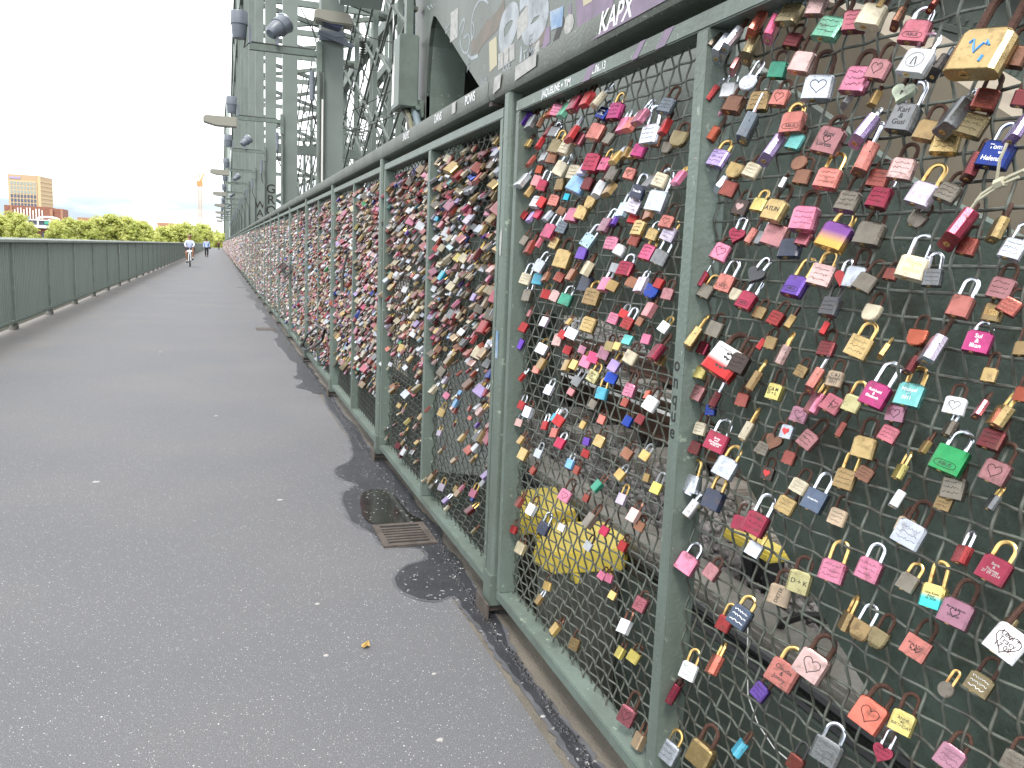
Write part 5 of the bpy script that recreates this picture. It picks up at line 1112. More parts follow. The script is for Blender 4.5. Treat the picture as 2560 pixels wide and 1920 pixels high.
me.materials.append(m); o=link('padlock_mass',me); tag(o,'dense mass of mixed coloured love padlocks along the fence','padlocks','love padlocks hanging on the mesh fence','stuff')
print('mass locks',len(items),'faces',len(F))
# writing on the fence (flat strokes on the painted steel)
def wallchars(s,size,m,p,parent,name='lettering',rot=0,slant=0,offs=0):
    me=textmesh(s,size,M[m] if isinstance(m,str) else m,name)
    if slant: me.transform(Matrix.Shear('XY',4,(slant,0)) if False else Matrix(((1,slant,0,0),(0,1,0,0),(0,0,1,0),(0,0,0,1))))
    me.transform(Matrix.Rotation(rot,4,'Z')); me.transform(Matrix(((0,0,-1,p[0]),(-1,0,0,p[1]),(0,1,0,p[2]),(0,0,0,1))))
    return link(name,me,parent)
def rel(x,y,z): return (x-1.0,y,z)
wallchars('JAQUELINE + TiM',.030,'white_ink',rel(.9594,2.45,1.853),fence,slant=.1)
wallchars('22.06..13',.028,'white_ink',rel(.9594,2.15,1.855),fence,slant=.1)
wallchars('KAPX',.075,'white_ink',rel(.9425,2.02,1.955),fence,slant=.3)
wallchars('SNUPZ',.05,'white_ink',rel(.9425,4.55,1.955),fence,slant=.3)
wallchars('DANS',.05,'white_ink',rel(.9425,3.85,1.955),fence,slant=.1)
wallchars('POWS',.05,'white_ink',rel(.9425,3.33,1.957),fence)
wallchars('o\nn\nq\nu\ne',.045,'ink',rel(.9594,1.63,1.05),fence)
for q in (((3.60,1.935),(3.54,1.935),(3.54,1.98),(3.60,1.98)),((3.02,1.925),(2.94,1.935),(2.93,1.983),(3.01,1.98)),((2.78,1.93),(2.58,1.94),(2.58,1.98),(2.78,1.975))):
    mb=MB(); mb.quad(*[(.9405,y,z) for y,z in q]); fp(mb,'sticker',M['paper'])
mb=MB(); mb.quad((.9485,2.90,.98),(.9485,2.87,.98),(.9485,2.87,1.08),(.9485,2.90,1.08)); fp(mb,'sticker',M['bluestk'])
mb=MB(); mb.quad((.9485,2.90,1.35),(.9485,2.88,1.35),(.9485,2.875,1.45),(.9485,2.90,1.43)); fp(mb,'sticker',M['paper'])
mb=MB()
for (a,b) in ((2.25,.05),(1.95,.03),(1.83,.045)): mb.quad((.9592,a,1.836),(.9592,a-b,1.836),(.9592,a-b-.04,1.871),(.9592,a-.04,1.871))
mb.quad((.9428,2.16,1.926),(.9428,1.2,1.926),(.9428,1.2,1.98),(.9428,1.9,1.98)); fp(mb,'spray_paint',M['violet'])
# ================= BRIDGE =================
br=empty('steel_bridge',(0,0,0),'grey-green riveted steel arch bridge with tall hangers and cross bracing','bridge')
def c3(x,y,k=.2893): return (900+x*k,y*k)
def polyhole(outer,holes,x0,th,name,m,parent):
    bm=bmesh.new(); E=[]
    for loop in [outer]+holes:
        vs=[bm.verts.new((x0,y,z)) for y,z in loop]; E+=[bm.edges.new((vs[i],vs[(i+1)%len(vs)])) for i in range(len(vs))]
    bmesh.ops.triangle_fill(bm,use_beauty=True,edges=E,normal=(1,0,0))
    r=bmesh.ops.extrude_face_region(bm,geom=bm.faces[:]); bmesh.ops.translate(bm,vec=(th,0,0),verts=[v for v in r['geom'] if isinstance(v,bmesh.types.BMVert)])
    bmesh.ops.recalc_face_normals(bm,faces=bm.faces); me=bpy.data.meshes.new(name); bm.to_mesh(me); bm.free(); me.materials.append(m); return link(name,me,parent)
PX=1.40
def yz(u,v,X=PX): p=WX(u,v,X); return (p.y,p.z)
e1=[yz(u,v) for u,v in ((1863,147),(2106,320),(2291,463),(2560,602))]
outer=[(6.5,10),(6.5,-.4),(5.25,-.4),(5.2,.7),(5.0,.98),(4.5,1.06),(3.91,1.09),(2.98,1.12),(2.6,1.06),(2.35,.97),(2.12,.87),(1.94,.74),(1.76,.61),(1.59,.50),(1.45,.41),(1.27,.30),(1.0,.12),(.7,-.4),(-3,-.4),(-3,.5),(.6,1.15)]+e1[::-1]+[(2.22,2.2),(2.3,3),(2.3,10)]
# large triangular opening with a rounded outer edge
hole=[(6.1,1.45),(6.1,2.45)]+[(6.06-.10*math.sin(t)*0+.02,2.45+.0) for t in ()]+[(6.08,2.62),(6.05,2.78),(6.0,2.89),(5.93,2.95),(5.86,2.93),(4.74,2.28),(4.2,1.96),(4.2,1.45)]
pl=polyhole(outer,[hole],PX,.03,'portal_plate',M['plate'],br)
# returns, inside of the portal box and unseen sky blockers
mb=MB()
hp=[(6.1,1.45),(6.1,2.45),(6.08,2.62),(6.05,2.78),(6.0,2.89),(5.93,2.95),(5.86,2.93),(4.74,2.28),(4.2,1.96)]
for (a,b),(c,d) in list(zip(hp,hp[1:]))[:6]: mb.quad((PX+.005,a,b),(PX+.28,a,b),(PX+.28,c,d),(PX+.005,c,d))
build(mb,'opening_flange',M['frame'],br,recalc=False)
mb=MB(); mb.box(2.0,2.05,4.9,6.55,.3,6); mb.box(1.43,2.0,6.5,6.55,-.2,10); mb.box(1.43,2.0,4.0,6.5,3.6,3.65); mb.box(1.43,24,3.2,6.4,7.5,9.5); mb.box(24,24.3,-12,60,0,9); mb.box(1.43,2.0,3.9,3.95,2.2,3.6)  # wide overhead box and far side wall are unseen, added to block sky light
build(mb,'inner_web_and_sky_blockers',M['wall'],br)
mb=MB()
for (u,v) in (c3(945,690),c3(1050,760),c3(860,600)):
    p=WX(u,v,1.99); mb.cyl((1.985,p.y,p.z),(2.0,p.y,p.z),.05,12); mb.cyl((1.965,p.y,p.z),(1.985,p.y,p.z),.025,6)
mb.bar((1.99,6.0,1.95),(1.99,3.0,1.98),.03,.012); build(mb,'bolt',M['wall'],br)
# stiffener column left of the opening with a flared foot and bracket
mb=MB(); mb.prism([(PX-.012,6.14,1.2),(PX-.012,6.48,1.2),(PX-.012,6.36,2.3),(PX-.012,6.16,2.3)],(.012,0,0)); mb.box(PX-.10,PX-.01,6.10,6.30,2.30,2.42); mb.cyl((PX-.06,6.06,2.36),(PX-.06,6.12,2.36),.02,8)
build(mb,'stiffener',M['frame'],br,bevel=.004)
# sand-coloured inclined member seen above the plate edge
X2=2.15
P=[(1700,-90),(2086,8),(2248,112),(2520,285),(2760,430),(2760,900),(2560,680),(2291,500),(2106,360),(1850,170),(1811,58)]
pp=[WX(u,v,X2) for u,v in P]; mb=MB(); mb.prism([(X2,p.y,p.z) for p in pp],(.35,0,0)); build(mb,'inclined_member',M['tan'],br)
# riveted girders behind
def girder(px,X,hw,name='riveted_girder'):
    a=WX(*px[0],X); b=WX(*px[1],X); mb=MB(); mb.bar(a,b,.08,hw); mb.bar(a+Vector((-.05,0,hw*.45)),b+Vector((-.05,0,hw*.45)),.06,.03)
    mb.bar(a+Vector((-.05,0,-hw*.45)),b+Vector((-.05,0,-hw*.45)),.06,.03)
    d=(b-a); n=int(d.length/.055)
    up=Vector((0,0,1))
    for k in range(n):
        for off in (-.36,-.26,.26,.36):
            p=a+d*(k+.5*(off<-.3))/n+up*hw*off; mb.cyl((p.x-.047,p.y,p.z),(p.x-.036,p.y,p.z),.011,5,.007)
    build(mb,name,M['truss2'],br)
girder(((2050,-70),(2750,75)),3.6,.30); girder(((2190,60),(2750,175)),4.6,.34)
mb=MB()
for (u0,v0,u1,v1,X,wd) in ((2325,60,2290,330,5,.35),(2450,20,2400,420,6,.3),(2260,-40,2500,500,7,.3)):
    mb.bar(WX(u0,v0,X),WX(u1,v1,X),wd,.1)
build(mb,'brace',M['truss'],br)
# chord curves
def zc(y,y0=6,y1=126,H=17.2): 
    c=(y0+y1)/2; t=abs((y-c)/((y1-y0)/2)); return H*(1-min(1,t)**3.1)+.6
def hanger(x,y,z1,w_,name='hanger',n=True):
    mb=MB(); mb.box(x,x+w_,y-.16,y-.135,0,z1); mb.box(x,x+w_,y+.135,y+.16,0,z1); mb.box(x+w_/2-.012,x+w_/2+.012,y-.135,y+.135,0,z1)
    mb.box(x,x+.02,y-.135,y+.135,0,z1); o=build(mb,name,M['truss'],br); return o
YH=[13.9+8.2*k for k in range(14)]
for y in YH: hanger(1.5,y,zc(y)+.3,.345)
for k,y in enumerate([136+9*k for k in range(13)]): hanger(1.5,y,23*(1-abs((y-190)/62)**2.4)+2 if abs(y-190)<60 else 6,.345)
def chord(x,w_,dep,y0,y1,H,name,st=4.1,off=0):
    mb=MB(); y=y0
    full=name=='upper_chord' and y0==20 or x>2 and y0==38
    while y<y1-.01:
        yn=min(y+st,y1); a_,b_=(6,126) if full else (y0,y1); mb.bar((x+w_/2,y,zc(y,a_,b_,H)+off),(x+w_/2,yn,zc(yn,a_,b_,H)+off),w_,dep); y=yn
    build(mb,name,M['truss'],br)
def chord2():
    mb=MB(); y=11.0
    while y<126:
        yn=y+4.1; mb.bar((1.7,y,zc(y)),(1.7,yn,zc(yn)),.5,.75); y=yn
    mb.bar((1.7,6.3,12),(1.7,11.0,zc(11)+.0),.5,.75) if False else None
    build(mb,'lower_chord',M['truss'],br)
for x in (1.45,11.6,14.2,24):
    w_=.5 if x<2 else .6
    chord(x,w_,.75,38,94,17.2,'lower_chord') if x>2 else chord2()
    if x<2: chord(x,w_,.7,20,112,17.2,'upper_chord',4.1,6.2)
    mb=MB()
    for k,y in enumerate(YH[:-1]):
        yn=y+8.2; z1,z2=zc(y),zc(yn); a,b=zc(y)+6.2,zc(yn)+6.2
        if y<20 or yn>115 or (x>2 and not 38<y<86): continue
        mb.bar((x+w_/2,y,z1),(x+w_/2,y,a),.3,.35)
        if k%2: mb.bar((x+w_/2,y,z1),(x+w_/2,yn,b),.3,.35)
        else: mb.bar((x+w_/2,y,a),(x+w_/2,yn,z2),.3,.35)
    build(mb,'diagonal',M['truss'],br)
    if x>2:
        for y in YH[1:]:
            hanger(x+.1,y,zc(y)+.3,.4)
            mb=MB(); mb.box(x-1.9,x-1.6,y+3,y+3.25,0,zc(y)); build(mb,'secondary_post',M['truss'],br)
for (xa,xb) in ((1.9,11.6),(14.8,24)):
    for k,y in enumerate(YH):
        z=zc(y)
        mb=MB(); mb.bar((xa,y,z+.2),(xb,y,z+.2),.3,.42); build(mb,'cross_beam',M['truss'],br)
        if k<len(YH)-1:
            zn=zc(y+8.2); mb=MB(); mb.bar((xa,y,z),(xb,y+8.2,zn),.28,.3); mb.bar((xb,y,z),(xa,y+8.2,zn),.28,.3); build(mb,'wind_brace',M['truss2'],br)
# light lattice bracing between hangers lower down on the far trusses
for x in (8.0,11.9,14.4,24.2):
    mb=MB()
    for y in YH[1:]:
        z=1.5
        while z<zc(y)-2:
            mb.bar((x,y,z),(x,y+8.2,z+4),.1,.12); mb.bar((x,y+8.2,z),(x,y,z+4),.1,.12); z+=3.2
    build(mb,'lattice_brace',M['truss2'],br)
# second and third arches further on
for (y0,y1,H) in ((128,296,24),):
    for x in (1.45,): chord(x,.5,.9,y0,y1,H,'lower_chord',8.4); chord(x,.5,.9,y0+10,y1-10,H+6,'upper_chord',8.4)
# far deck end wall of girders by the path
mb=MB(); mb.box(1.36,1.40,.2,262,-.7,.255); mb.box(1.385,1.415,.2,262,.20,.262); build(mb,'edge_girder',M['wall'],br)
mb=MB(); mb.box(1.08,1.36,-2,262,-.75,-.55); build(mb,'gutter_floor',M['greybox'],br)
# gantry walkway across the tracks
ga=empty('signal_gantry',(1.9,60,7.6),'green gantry walkway with mesh railing crossing over the tracks','gantry')
def loc(mb,o): 
    for i,(x,y,z) in enumerate(mb.v): mb.v[i]=(x-o.location.x,y-o.location.y,z-o.location.z)
mb=MB(); mb.box(1.9,24,59.8,60.2,7.5,8.1); loc(mb,ga); build(mb,'girder',M['truss'],ga)
mb=MB(); mb.box(1.9,24,59.78,59.84,9.05,9.12); x=2
while x<24: mb.box(x,x+.05,59.79,59.83,8.1,9.05); x+=1.2
x=2
while x<24: mb.box(x,x+.02,59.8,59.82,8.1,9.05); x+=.22
loc(mb,ga); build(mb,'railing',M['truss'],ga)
# overhead wires, insulator
cat=empty('overhead_line',(8,40,6),'thin overhead line wires with brown insulator hanging among the trusses','wires')
for (u0,v0,u1,v1,Y) in ((852,290,1040,190,38),(752,20,905,300,30),(852,165,950,175,40),(880,330,1050,255,35),(905,130,910,215,34),(780,60,812,195,26),(862,70,1000,110,36)):
    mb=MB(); mb.tube([WY(u0,v0,Y),(WY(u0,v0,Y)+WY(u1,v1,Y))/2-Vector((0,0,.08)),WY(u1,v1,Y)],.018,4); loc(mb,cat); build(mb,'wire',M['black'],cat)
mb=MB(); p=WY(907,105,34)
for k in range(7): mb.cyl(p-Vector((0,0,.09*k)),p-Vector((0,0,.09*k+.04)),.13,10,.07)
mb.cyl(p+Vector((0,0,.2)),p-Vector((0,0,.8)),.03,6); loc(mb,cat); build(mb,'insulator',M['greybox'],cat,smooth=True)
mb=MB(); q=WY(885,322,38)
for k in range(10): mb.tube([q+Vector((random.Random(k).uniform(-.9,.9),0,random.Random(k+9).uniform(-.3,.3))),q+Vector((random.Random(k+3).uniform(-.9,.9),0,random.Random(k+5).uniform(-.3,.3)))],.025,4)
loc(mb,cat); build(mb,'steady_arm',M['truss2'],cat)
# ---- graffiti and posters on the plate
def pr(pts,k=.2893,X=PX-.0015): return [WX(900+x*k,y*k,X) for x,y in pts]
def patch(pts,m,name,X=PX-.0015):
    mb=MB(); P=pr(pts,X=X); mb.v=[tuple(p) for p in P]; mb.f=[tuple(range(len(P)))]; mb.mi=[0]; return build(mb,name,M[m],br,recalc=False)
def stroke(pts,wd,m,name='graffiti',X=PX-.0012):
    P=pr(pts,X=X)
    # smooth
    for _ in range(2):
        Q=[P[0]]
        for a,b in zip(P,P[1:]): Q+=[a*.75+b*.25,a*.25+b*.75]
        P=Q+[P[-1]]
    mb=MB(); n=len(P); i0=0
    for i,p in enumerate(P):
        d=(P[min(i+1,n-1)]-P[max(i-1,0)]); q=Vector((0,-d.z,d.y)).normalized()*wd/2; o=Vector((-.0000003*i,0,0)); mb.v+=[tuple(p-q+o),tuple(p+q+o)]
    for i in range(n-1): mb.f.append((2*i,2*i+2,2*i+3,2*i+1)); mb.mi.append(0)
    build(mb,name,M[m],br,recalc=False)
X3=PX-.0016
stroke([(1000,420),(1070,290),(1180,190),(1250,60)],.10,'brownspray',X=PX-.001); stroke([(960,430),(1040,330),(1100,220)],.07,'brownspray',X=PX-.0009)
stroke([(1480,300),(1560,310),(1610,250)],.10,'brownspray',X=PX-.001)
stroke([(1245,430),(1218,330),(1230,190),(1300,90),(1350,100),(1345,210),(1300,330),(1240,410)],.085,'spray')
stroke([(1380,20),(1450,-60),(1520,0),(1480,120),(1410,180),(1440,320),(1530,270),(1610,130),(1580,20),(1500,60)],.095,'spray')
stroke([(1385,560),(1390,480),(1395,400)],.03,'spray')
stroke([(850,300),(870,200),(905,150),(900,230),(860,330),(880,440),(925,470),(950,380),(940,280),(900,330)],.014,'spray')
stroke([(965,330),(960,180),(1000,40),(1060,-20),(1110,30)],.014,'spray'); stroke([(960,350),(985,300),(990,230),(965,180)],.012,'spray')
stroke([(1870,120),(1940,20),(2030,-60),(2200,-120)],.22,'violet',X=PX-.0008)
patch([(1800,60),(1830,20),(1820,300),(1790,320)],'violet','graffiti',X=PX-.0007)
stroke([(1680,380),(1720,250),(1760,150)],.05,'ink')
patch([(785,110),(848,65),(843,320),(778,368)],'paper','poster'); patch([(1115,365),(1180,310),(1185,560),(1120,625)],'paper2','poster')
patch([(1195,470),(1235,440),(1235,580),(1195,610)],'paper','poster'); patch([(1240,430),(1284,400),(1284,545),(1240,575)],'paper','poster'); patch([(1290,400),(1335,370),(1335,510),(1292,540)],'paper','poster')
patch([(1350,180),(1448,40),(1455,215),(1362,350)],'paper','poster'); patch([(1640,100),(1760,50),(1745,225),(1650,262)],'bluestk','poster')
patch([(1605,240),(1640,225),(1640,365),(1580,425),(1580,380)],'violet','poster'); patch([(1490,410),(1550,340),(1552,460),(1495,482)],'paper','poster')
patch([(1765,230),(1775,160),(1805,120),(1840,125),(1850,180),(1835,250),(1795,300),(1770,290)],'paper','poster')
patch([(1925,-10),(2005,-60),(2005,10),(1930,55)],'paper2','poster')
p=WX(900+815*.2893,230*.2893,PX-.003); 
def plateletters(s,size,m,x,y,slant=0):
    p=WX(900+x*.2893,y*.2893,PX-.003); wallchars(s,size,m,(p.x,p.y,p.z),br,'graffiti',slant=slant)
plateletters("JE\nT'IME",.07,'spray',1465,405,.2); plateletters('Snupz',.05,'spray',1070,700,.2); plateletters('TT',.06,'ink',545,125); plateletters('JOUE',.05,'spray',1265,580); plateletters('GSS\nyoc',.04,'spray',935,560)
plateletters('Oskar 99\nwas here',.03,'spray',755,250)
stroke([(575,95),(585,40),(600,95),(610,30),(630,80),(635,20),(650,60)],.010,'spray'); stroke([(930,470),(960,510),(1020,480)],.02,'spray')
# ---- electrical cabinet + conduits on the portal edge
kb=empty('cable_cabinet',(1.3,6.7,2.9),'tall green cable cabinet with scraped white edge beside the portal','cabinet')
a=WX(994,266,1.20); tp=WX(996,86,1.20)
mb=MB(); mb.box(1.20,1.34,6.07,6.35,a.z,tp.z); loc(mb,kb); build(mb,'box',M['green'],kb,bevel=.008)
mb=MB(); mb.prism([(1.1985,6.26,a.z+.04),(1.1985,6.33,a.z+.03),(1.1985,6.335,a.z+.52),(1.1985,6.29,a.z+.60),(1.1985,6.335,a.z+.70),(1.1985,6.33,tp.z-.14),(1.1985,6.27,tp.z-.2),(1.1985,6.245,a.z+.4)],(.0012,0,0)); loc(mb,kb); build(mb,'scraped_paint',M['whitew'],kb)
mb=MB(); mb.box(1.27,1.32,6.2,6.28,tp.z,7); loc(mb,kb); build(mb,'riser_duct',M['green'],kb)
cd=empty('corrugated_conduit',(1.33,6.5,3),'thick grey-blue corrugated conduit pipe clamped down the portal edge','conduit')
def conduit(pts,r,m,name='hose',X=1.34):
    P=[WX(u,v,X) for u,v in pts]; Q=[]
    for a,b in zip(P,P[1:]):
        n=max(2,int((b-a).length/.012))
        for k in range(n): Q.append(a.lerp(b,k/n))
    Q.append(P[-1])
    for _ in range(12): Q=[Q[0]]+[(Q[i-1]+Q[i]*2+Q[i+1])/4 for i in range(1,len(Q)-1)]+[Q[-1]]
    rs=[r*(1.0+.06*(i%2)) for i in range(len(Q))]; mb=MB(); mb.tube(Q,r,10,rs=rs); loc(mb,cd); build(mb,name,m,cd,smooth=True)
hose=mat('grey_hose',(.13,.17,.19),.5)
conduit([(1028,10),(1029,120),(1028,230),(1040,290),(1050,330)],.026,hose,X=1.33)
conduit([(1006,262),(1012,285),(1022,300),(1024,340)],.017,M['greybox'],X=1.27); conduit([(1013,262),(1022,290),(1030,320),(1032,340)],.017,mat('brown_hose',(.12,.12,.08),.6),X=1.28)
P0=WX(1028,10,1.33); mb=MB(); mb.cyl((1.33,P0.y,P0.z),(1.33,P0.y,6),.029,12); loc(mb,cd); build(mb,'pipe',M['green'],cd,smooth=True)
for v in (22,106,238):
    q=WX(1028,v,1.33); mb=MB(); mb.box(1.295,1.375,q.y-.034,q.y+.034,q.z-.012,q.z+.012); mb.box(1.28,1.30,q.y-.04,q.y+.0,q.z-.02,q.z+.02); loc(mb,cd); build(mb,'clamp',M['lum'],cd)
# ---- things behind the mesh
mb=MB(); mb.box(1.43,1.60,.2,262,-.6,.335); build(mb,'cable_trough',M['concrete'],bevel=.012); tag(bpy.data.objects['cable_trough'],'long concrete cable trough wall between fence and ballast','cable trough')
for k,(x,z) in enumerate(((1.405,.285),(1.385,.262),(1.392,.31))):
    mb=MB(); mb.tube([(x+.006*math.sin(y*1.3+k),y,z+.004*math.sin(y*2+k)) for y in np.arange(.3,12,.2)],.013,6); o=build(mb,'black_cable',M['black'],smooth=True); tag(o,['upper black cable','thin lower black cable','middle black cable'][k]+' running along the concrete trough','cable','black cables along the trough')
mb=MB(); q=[WX(u,v,1.5) for u,v in ((1930,1590),(1960,1555),(2010,1538),(2060,1540),(2100,1560))]; mb.tube(q,.012,6); o=build(mb,'black_cable',M['black'],smooth=True); tag(o,'black cable looping over the trough top near the orange cables','cable')
mb=MB()
for k in range(5): mb.tube([(1.66,1.72-.012*k,.37+.01*k),(1.8,1.95-.02*k,.385),(2.0,2.3-.03*k,.37)],.006,5)
o=build(mb,'orange_cables',mat('orange_sheath',(.55,.20,.08),.5),smooth=True); tag(o,'bundle of thin orange cables lying on the ballast','cables')
mb=MB(); q=[WX(u,v,1.2) for u,v in ((1870,1560),(1868,1660),(1870,1740),(1895,1810),(1935,1870),(2000,1925),(2080,1960))]; mb.tube(q,.0016,5); o=build(mb,'white_cord',M['whitew'],smooth=True); tag(o,'thin pale cord hanging down in the gap behind the mesh','cord')
def lidbox(px_bot,px_top,zb,zt,lab,x_back):
    B=[WZ(u,v,zb) for u,v in px_bot]; T=[WZ(u,v,zt) for u,v in px_top]
    c=sum(B,Vector())/len(B); e=empty('equipment_box',(c.x,c.y,zb-.5),lab,'equipment box','yellow lidded boxes behind the mesh')
    mb=MB(); n=len(B); lip=[b+Vector((0,0,-.035)) for b in B]
    M3=[B[i]*.25+T[i]*.75+Vector((0,0,.0)) for i in range(n)]
    for rg in (lip,B,M3,T): mb.v+=[tuple(p) for p in rg]
    for k in range(3):
        for j in range(n): mb.f.append((k*n+j,k*n+(j+1)%n,(k+1)*n+(j+1)%n,(k+1)*n+j)); mb.mi.append(0)
    mb.f.append(tuple(3*n+j for j in range(n))); mb.mi.append(0); mb.f.append(tuple(reversed(range(n)))); mb.mi.append(0)
    loc(mb,e); build(mb,'lid',M['yellow'],e,bevel=.007)
    ins=[c+(b-c)*.9 for b in B]; mb=MB(); mb.prism([(p.x,p.y,zb-.6) for p in ins],(0,0,.57)); loc(mb,e); build(mb,'box',M['greybox'],e,bevel=.01)
    for t in (.3,.75):
        q=B[1].lerp(B[2],t); mb=MB(); mb.box(q.x-.008,q.x+.012,q.y-.03,q.y+.03,zb-.06,zb-.036); loc(mb,e); build(mb,'latch',M['yellow'],e)
lidbox([(1332,1385),(1385,1413),(1560,1404),(1580,1375),(1553,1335),(1380,1325)],[(1342,1352),(1385,1382),(1556,1372),(1560,1338),(1505,1302),(1382,1305)],.29,.335,'nearer grey box with bright yellow lid behind the second mesh bay',1.4)
lidbox([(1262,1330),(1290,1322),(1446,1298),(1440,1275),(1395,1225),(1270,1240)],[(1268,1295),(1292,1292),(1436,1277),(1428,1262),(1384,1215),(1275,1228)],.30,.345,'farther yellow-lidded box partly hidden behind the fence post',1.4)
q=WZ(1890,1358,.42); e=empty('equipment_box',(q.x,q.y,.30),'small yellow-topped post box standing on the ballast by the wall','equipment box','yellow lidded boxes behind the mesh')
mb=MB(); mb.box(-.05,.05,-.14,.14,.10,.135); build(mb,'lid',M['yellow'],e,bevel=.01); mb=MB(); mb.box(-.03,.04,-.03,.03,-.05,.10); build(mb,'leg',M['black'],e); mb=MB(); mb.box(-.03,.03,-.12,-.09,-.05,.1); build(mb,'leg',M['black'],e)
P=[WX(u,v,1.22) for u,v in ((1088,902),(1226,902),(1226,1192),(1088,1178))]
mb=MB(); mb.prism(P,(.012,0,0)); o=build(mb,'grey_board',mat('grey_panel_board',(.26,.29,.28),.6,col2=(.2,.22,.21),scale=6)); tag(o,'pale grey board standing behind the third mesh bay','board')
# trash in the gap
rn=random.Random(5)
for k,(yy,lab) in enumerate(((1.25,'crumpled drinks can lying in the gap under the near mesh'),(1.75,'faded blue wrapper in the gap behind the mesh'),(2.1,'grey crumpled bag in the gutter behind the fence'),(2.5,'torn white paper in the gutter under the second bay'))):
    mb=MB(); c=Vector((1.2+.05*rn.random(),yy,-.48)); vs=[]
    bm=bmesh.new(); bmesh.ops.create_icosphere(bm,subdivisions=2,radius=.09)
    for v in bm.verts: v.co*=rn.uniform(.6,1.15); v.co.z*=.6
    me=bpy.data.meshes.new('litter'); bm.to_mesh(me); bm.free(); me.materials.append([M['lampgrey'],M['bluestk'],M['greybox'],M['paper']][k]); o=link('litter',me); o.location=c; tag(o,lab,'litter')
# deck, ballast, rails
mb=MB(); mb.box(1.60,30,-4,262,-.6,.27); o=build(mb,'track_bed',mat('ballast_ground',(.15,.14,.13),.95,col2=(.07,.065,.06),scale=18,bump=1,bscale=25)); tag(o,kind='structure')
nr=np.random.RandomState(9); V=[];F=[];n0=0
base=[]
for k in range(6):
    bm=bmesh.new(); bmesh.ops.create_icosphere(bm,subdivisions=1,radius=1)
    for v in bm.verts: v.co*=nr.uniform(.65,1.2)
    bm.verts.ensure_lookup_table(); base.append((np.array([v.co[:] for v in bm.verts]),np.array([[q.index for q in f.verts] for f in bm.faces]))); bm.free()
for k in range(15000):
    x=1.60+ (nr.rand()**1.3)*5.2; y=.9+nr.rand()*(6.5+x)
    b,f=base[k%6]; s=nr.uniform(.014,.032); q=Euler(tuple(nr.rand(3)*6.28)).to_matrix()
    V.append((b*np.array([1,.75,.6]))@np.array(q).T*s+np.array([x,y,.275+nr.rand()*.03])); F.append(f+n0); n0+=len(b)
V=np.concatenate(V);F=np.concatenate(F); me=bpy.data.meshes.new('ballast'); me.vertices.add(len(V)); me.vertices.foreach_set('co',V.astype(np.float32).ravel()); me.loops.add(F.size); me.loops.foreach_set('vertex_index',F.ravel().astype(np.int32)); me.polygons.add(len(F)); me.polygons.foreach_set('loop_start',(np.arange(len(F))*3).astype(np.int32)); me.polygons.foreach_set('use_smooth',np.zeros(len(F),bool)); me.update(calc_edges=True)
me.materials.append(mat('ballast_stone',(.24,.225,.215),.9,col2=(.10,.09,.088),scale=9)); o=link('ballast',me); tag(o,'grey broken ballast stones of the railway track','ballast',kind='stuff')
for k,(x,lab) in enumerate(((2.42,'nearest brown steel rail of the nearer track'),(2.66,'guard rail just inside the nearest rail'),(3.62,'guard rail in the middle of the nearer track'),(3.86,'second running rail of the nearer track'),(6.5,'first rail of the farther track'),(7.94,'last rail of the farther track'))):
    e=empty('rail',(x,0,.34),lab,'rail','railway rails beside the fence'); z0=0 
    mb=MB(); mb.box(-.06,.06,-3,261,z0,.015); mb.box(-.01,.01,-3,261,.015,.12); mb.box(-.034,.034,-3,261,.12,.148); build(mb,'web',M['railsteel'],e)
    mb=MB(); mb.box(-.03,.03,-3,261,.148,.153); build(mb,'rail_head',M['railtop'],e)
mb0=None
for k in range(26):
    y=.7+.62*k
    for x0 in ((1.95,4.35),(6.0,8.45)):
        if x0[0]>5 and k%2: continue
        if mb0 is None or True:
            mb=MB(); mb.box(x0[0],x0[1],y,y+.24,.25,.335); o=build(mb,'sleeper',M['sleeper'],bevel=.01 if k<8 else 0); tag(o,'pale flat sleeper under the rails of the %s track'%('nearer' if x0[0]<5 else 'farther'),'sleeper','sleepers of the %s track'%('nearer' if x0[0]<5 else 'farther'))
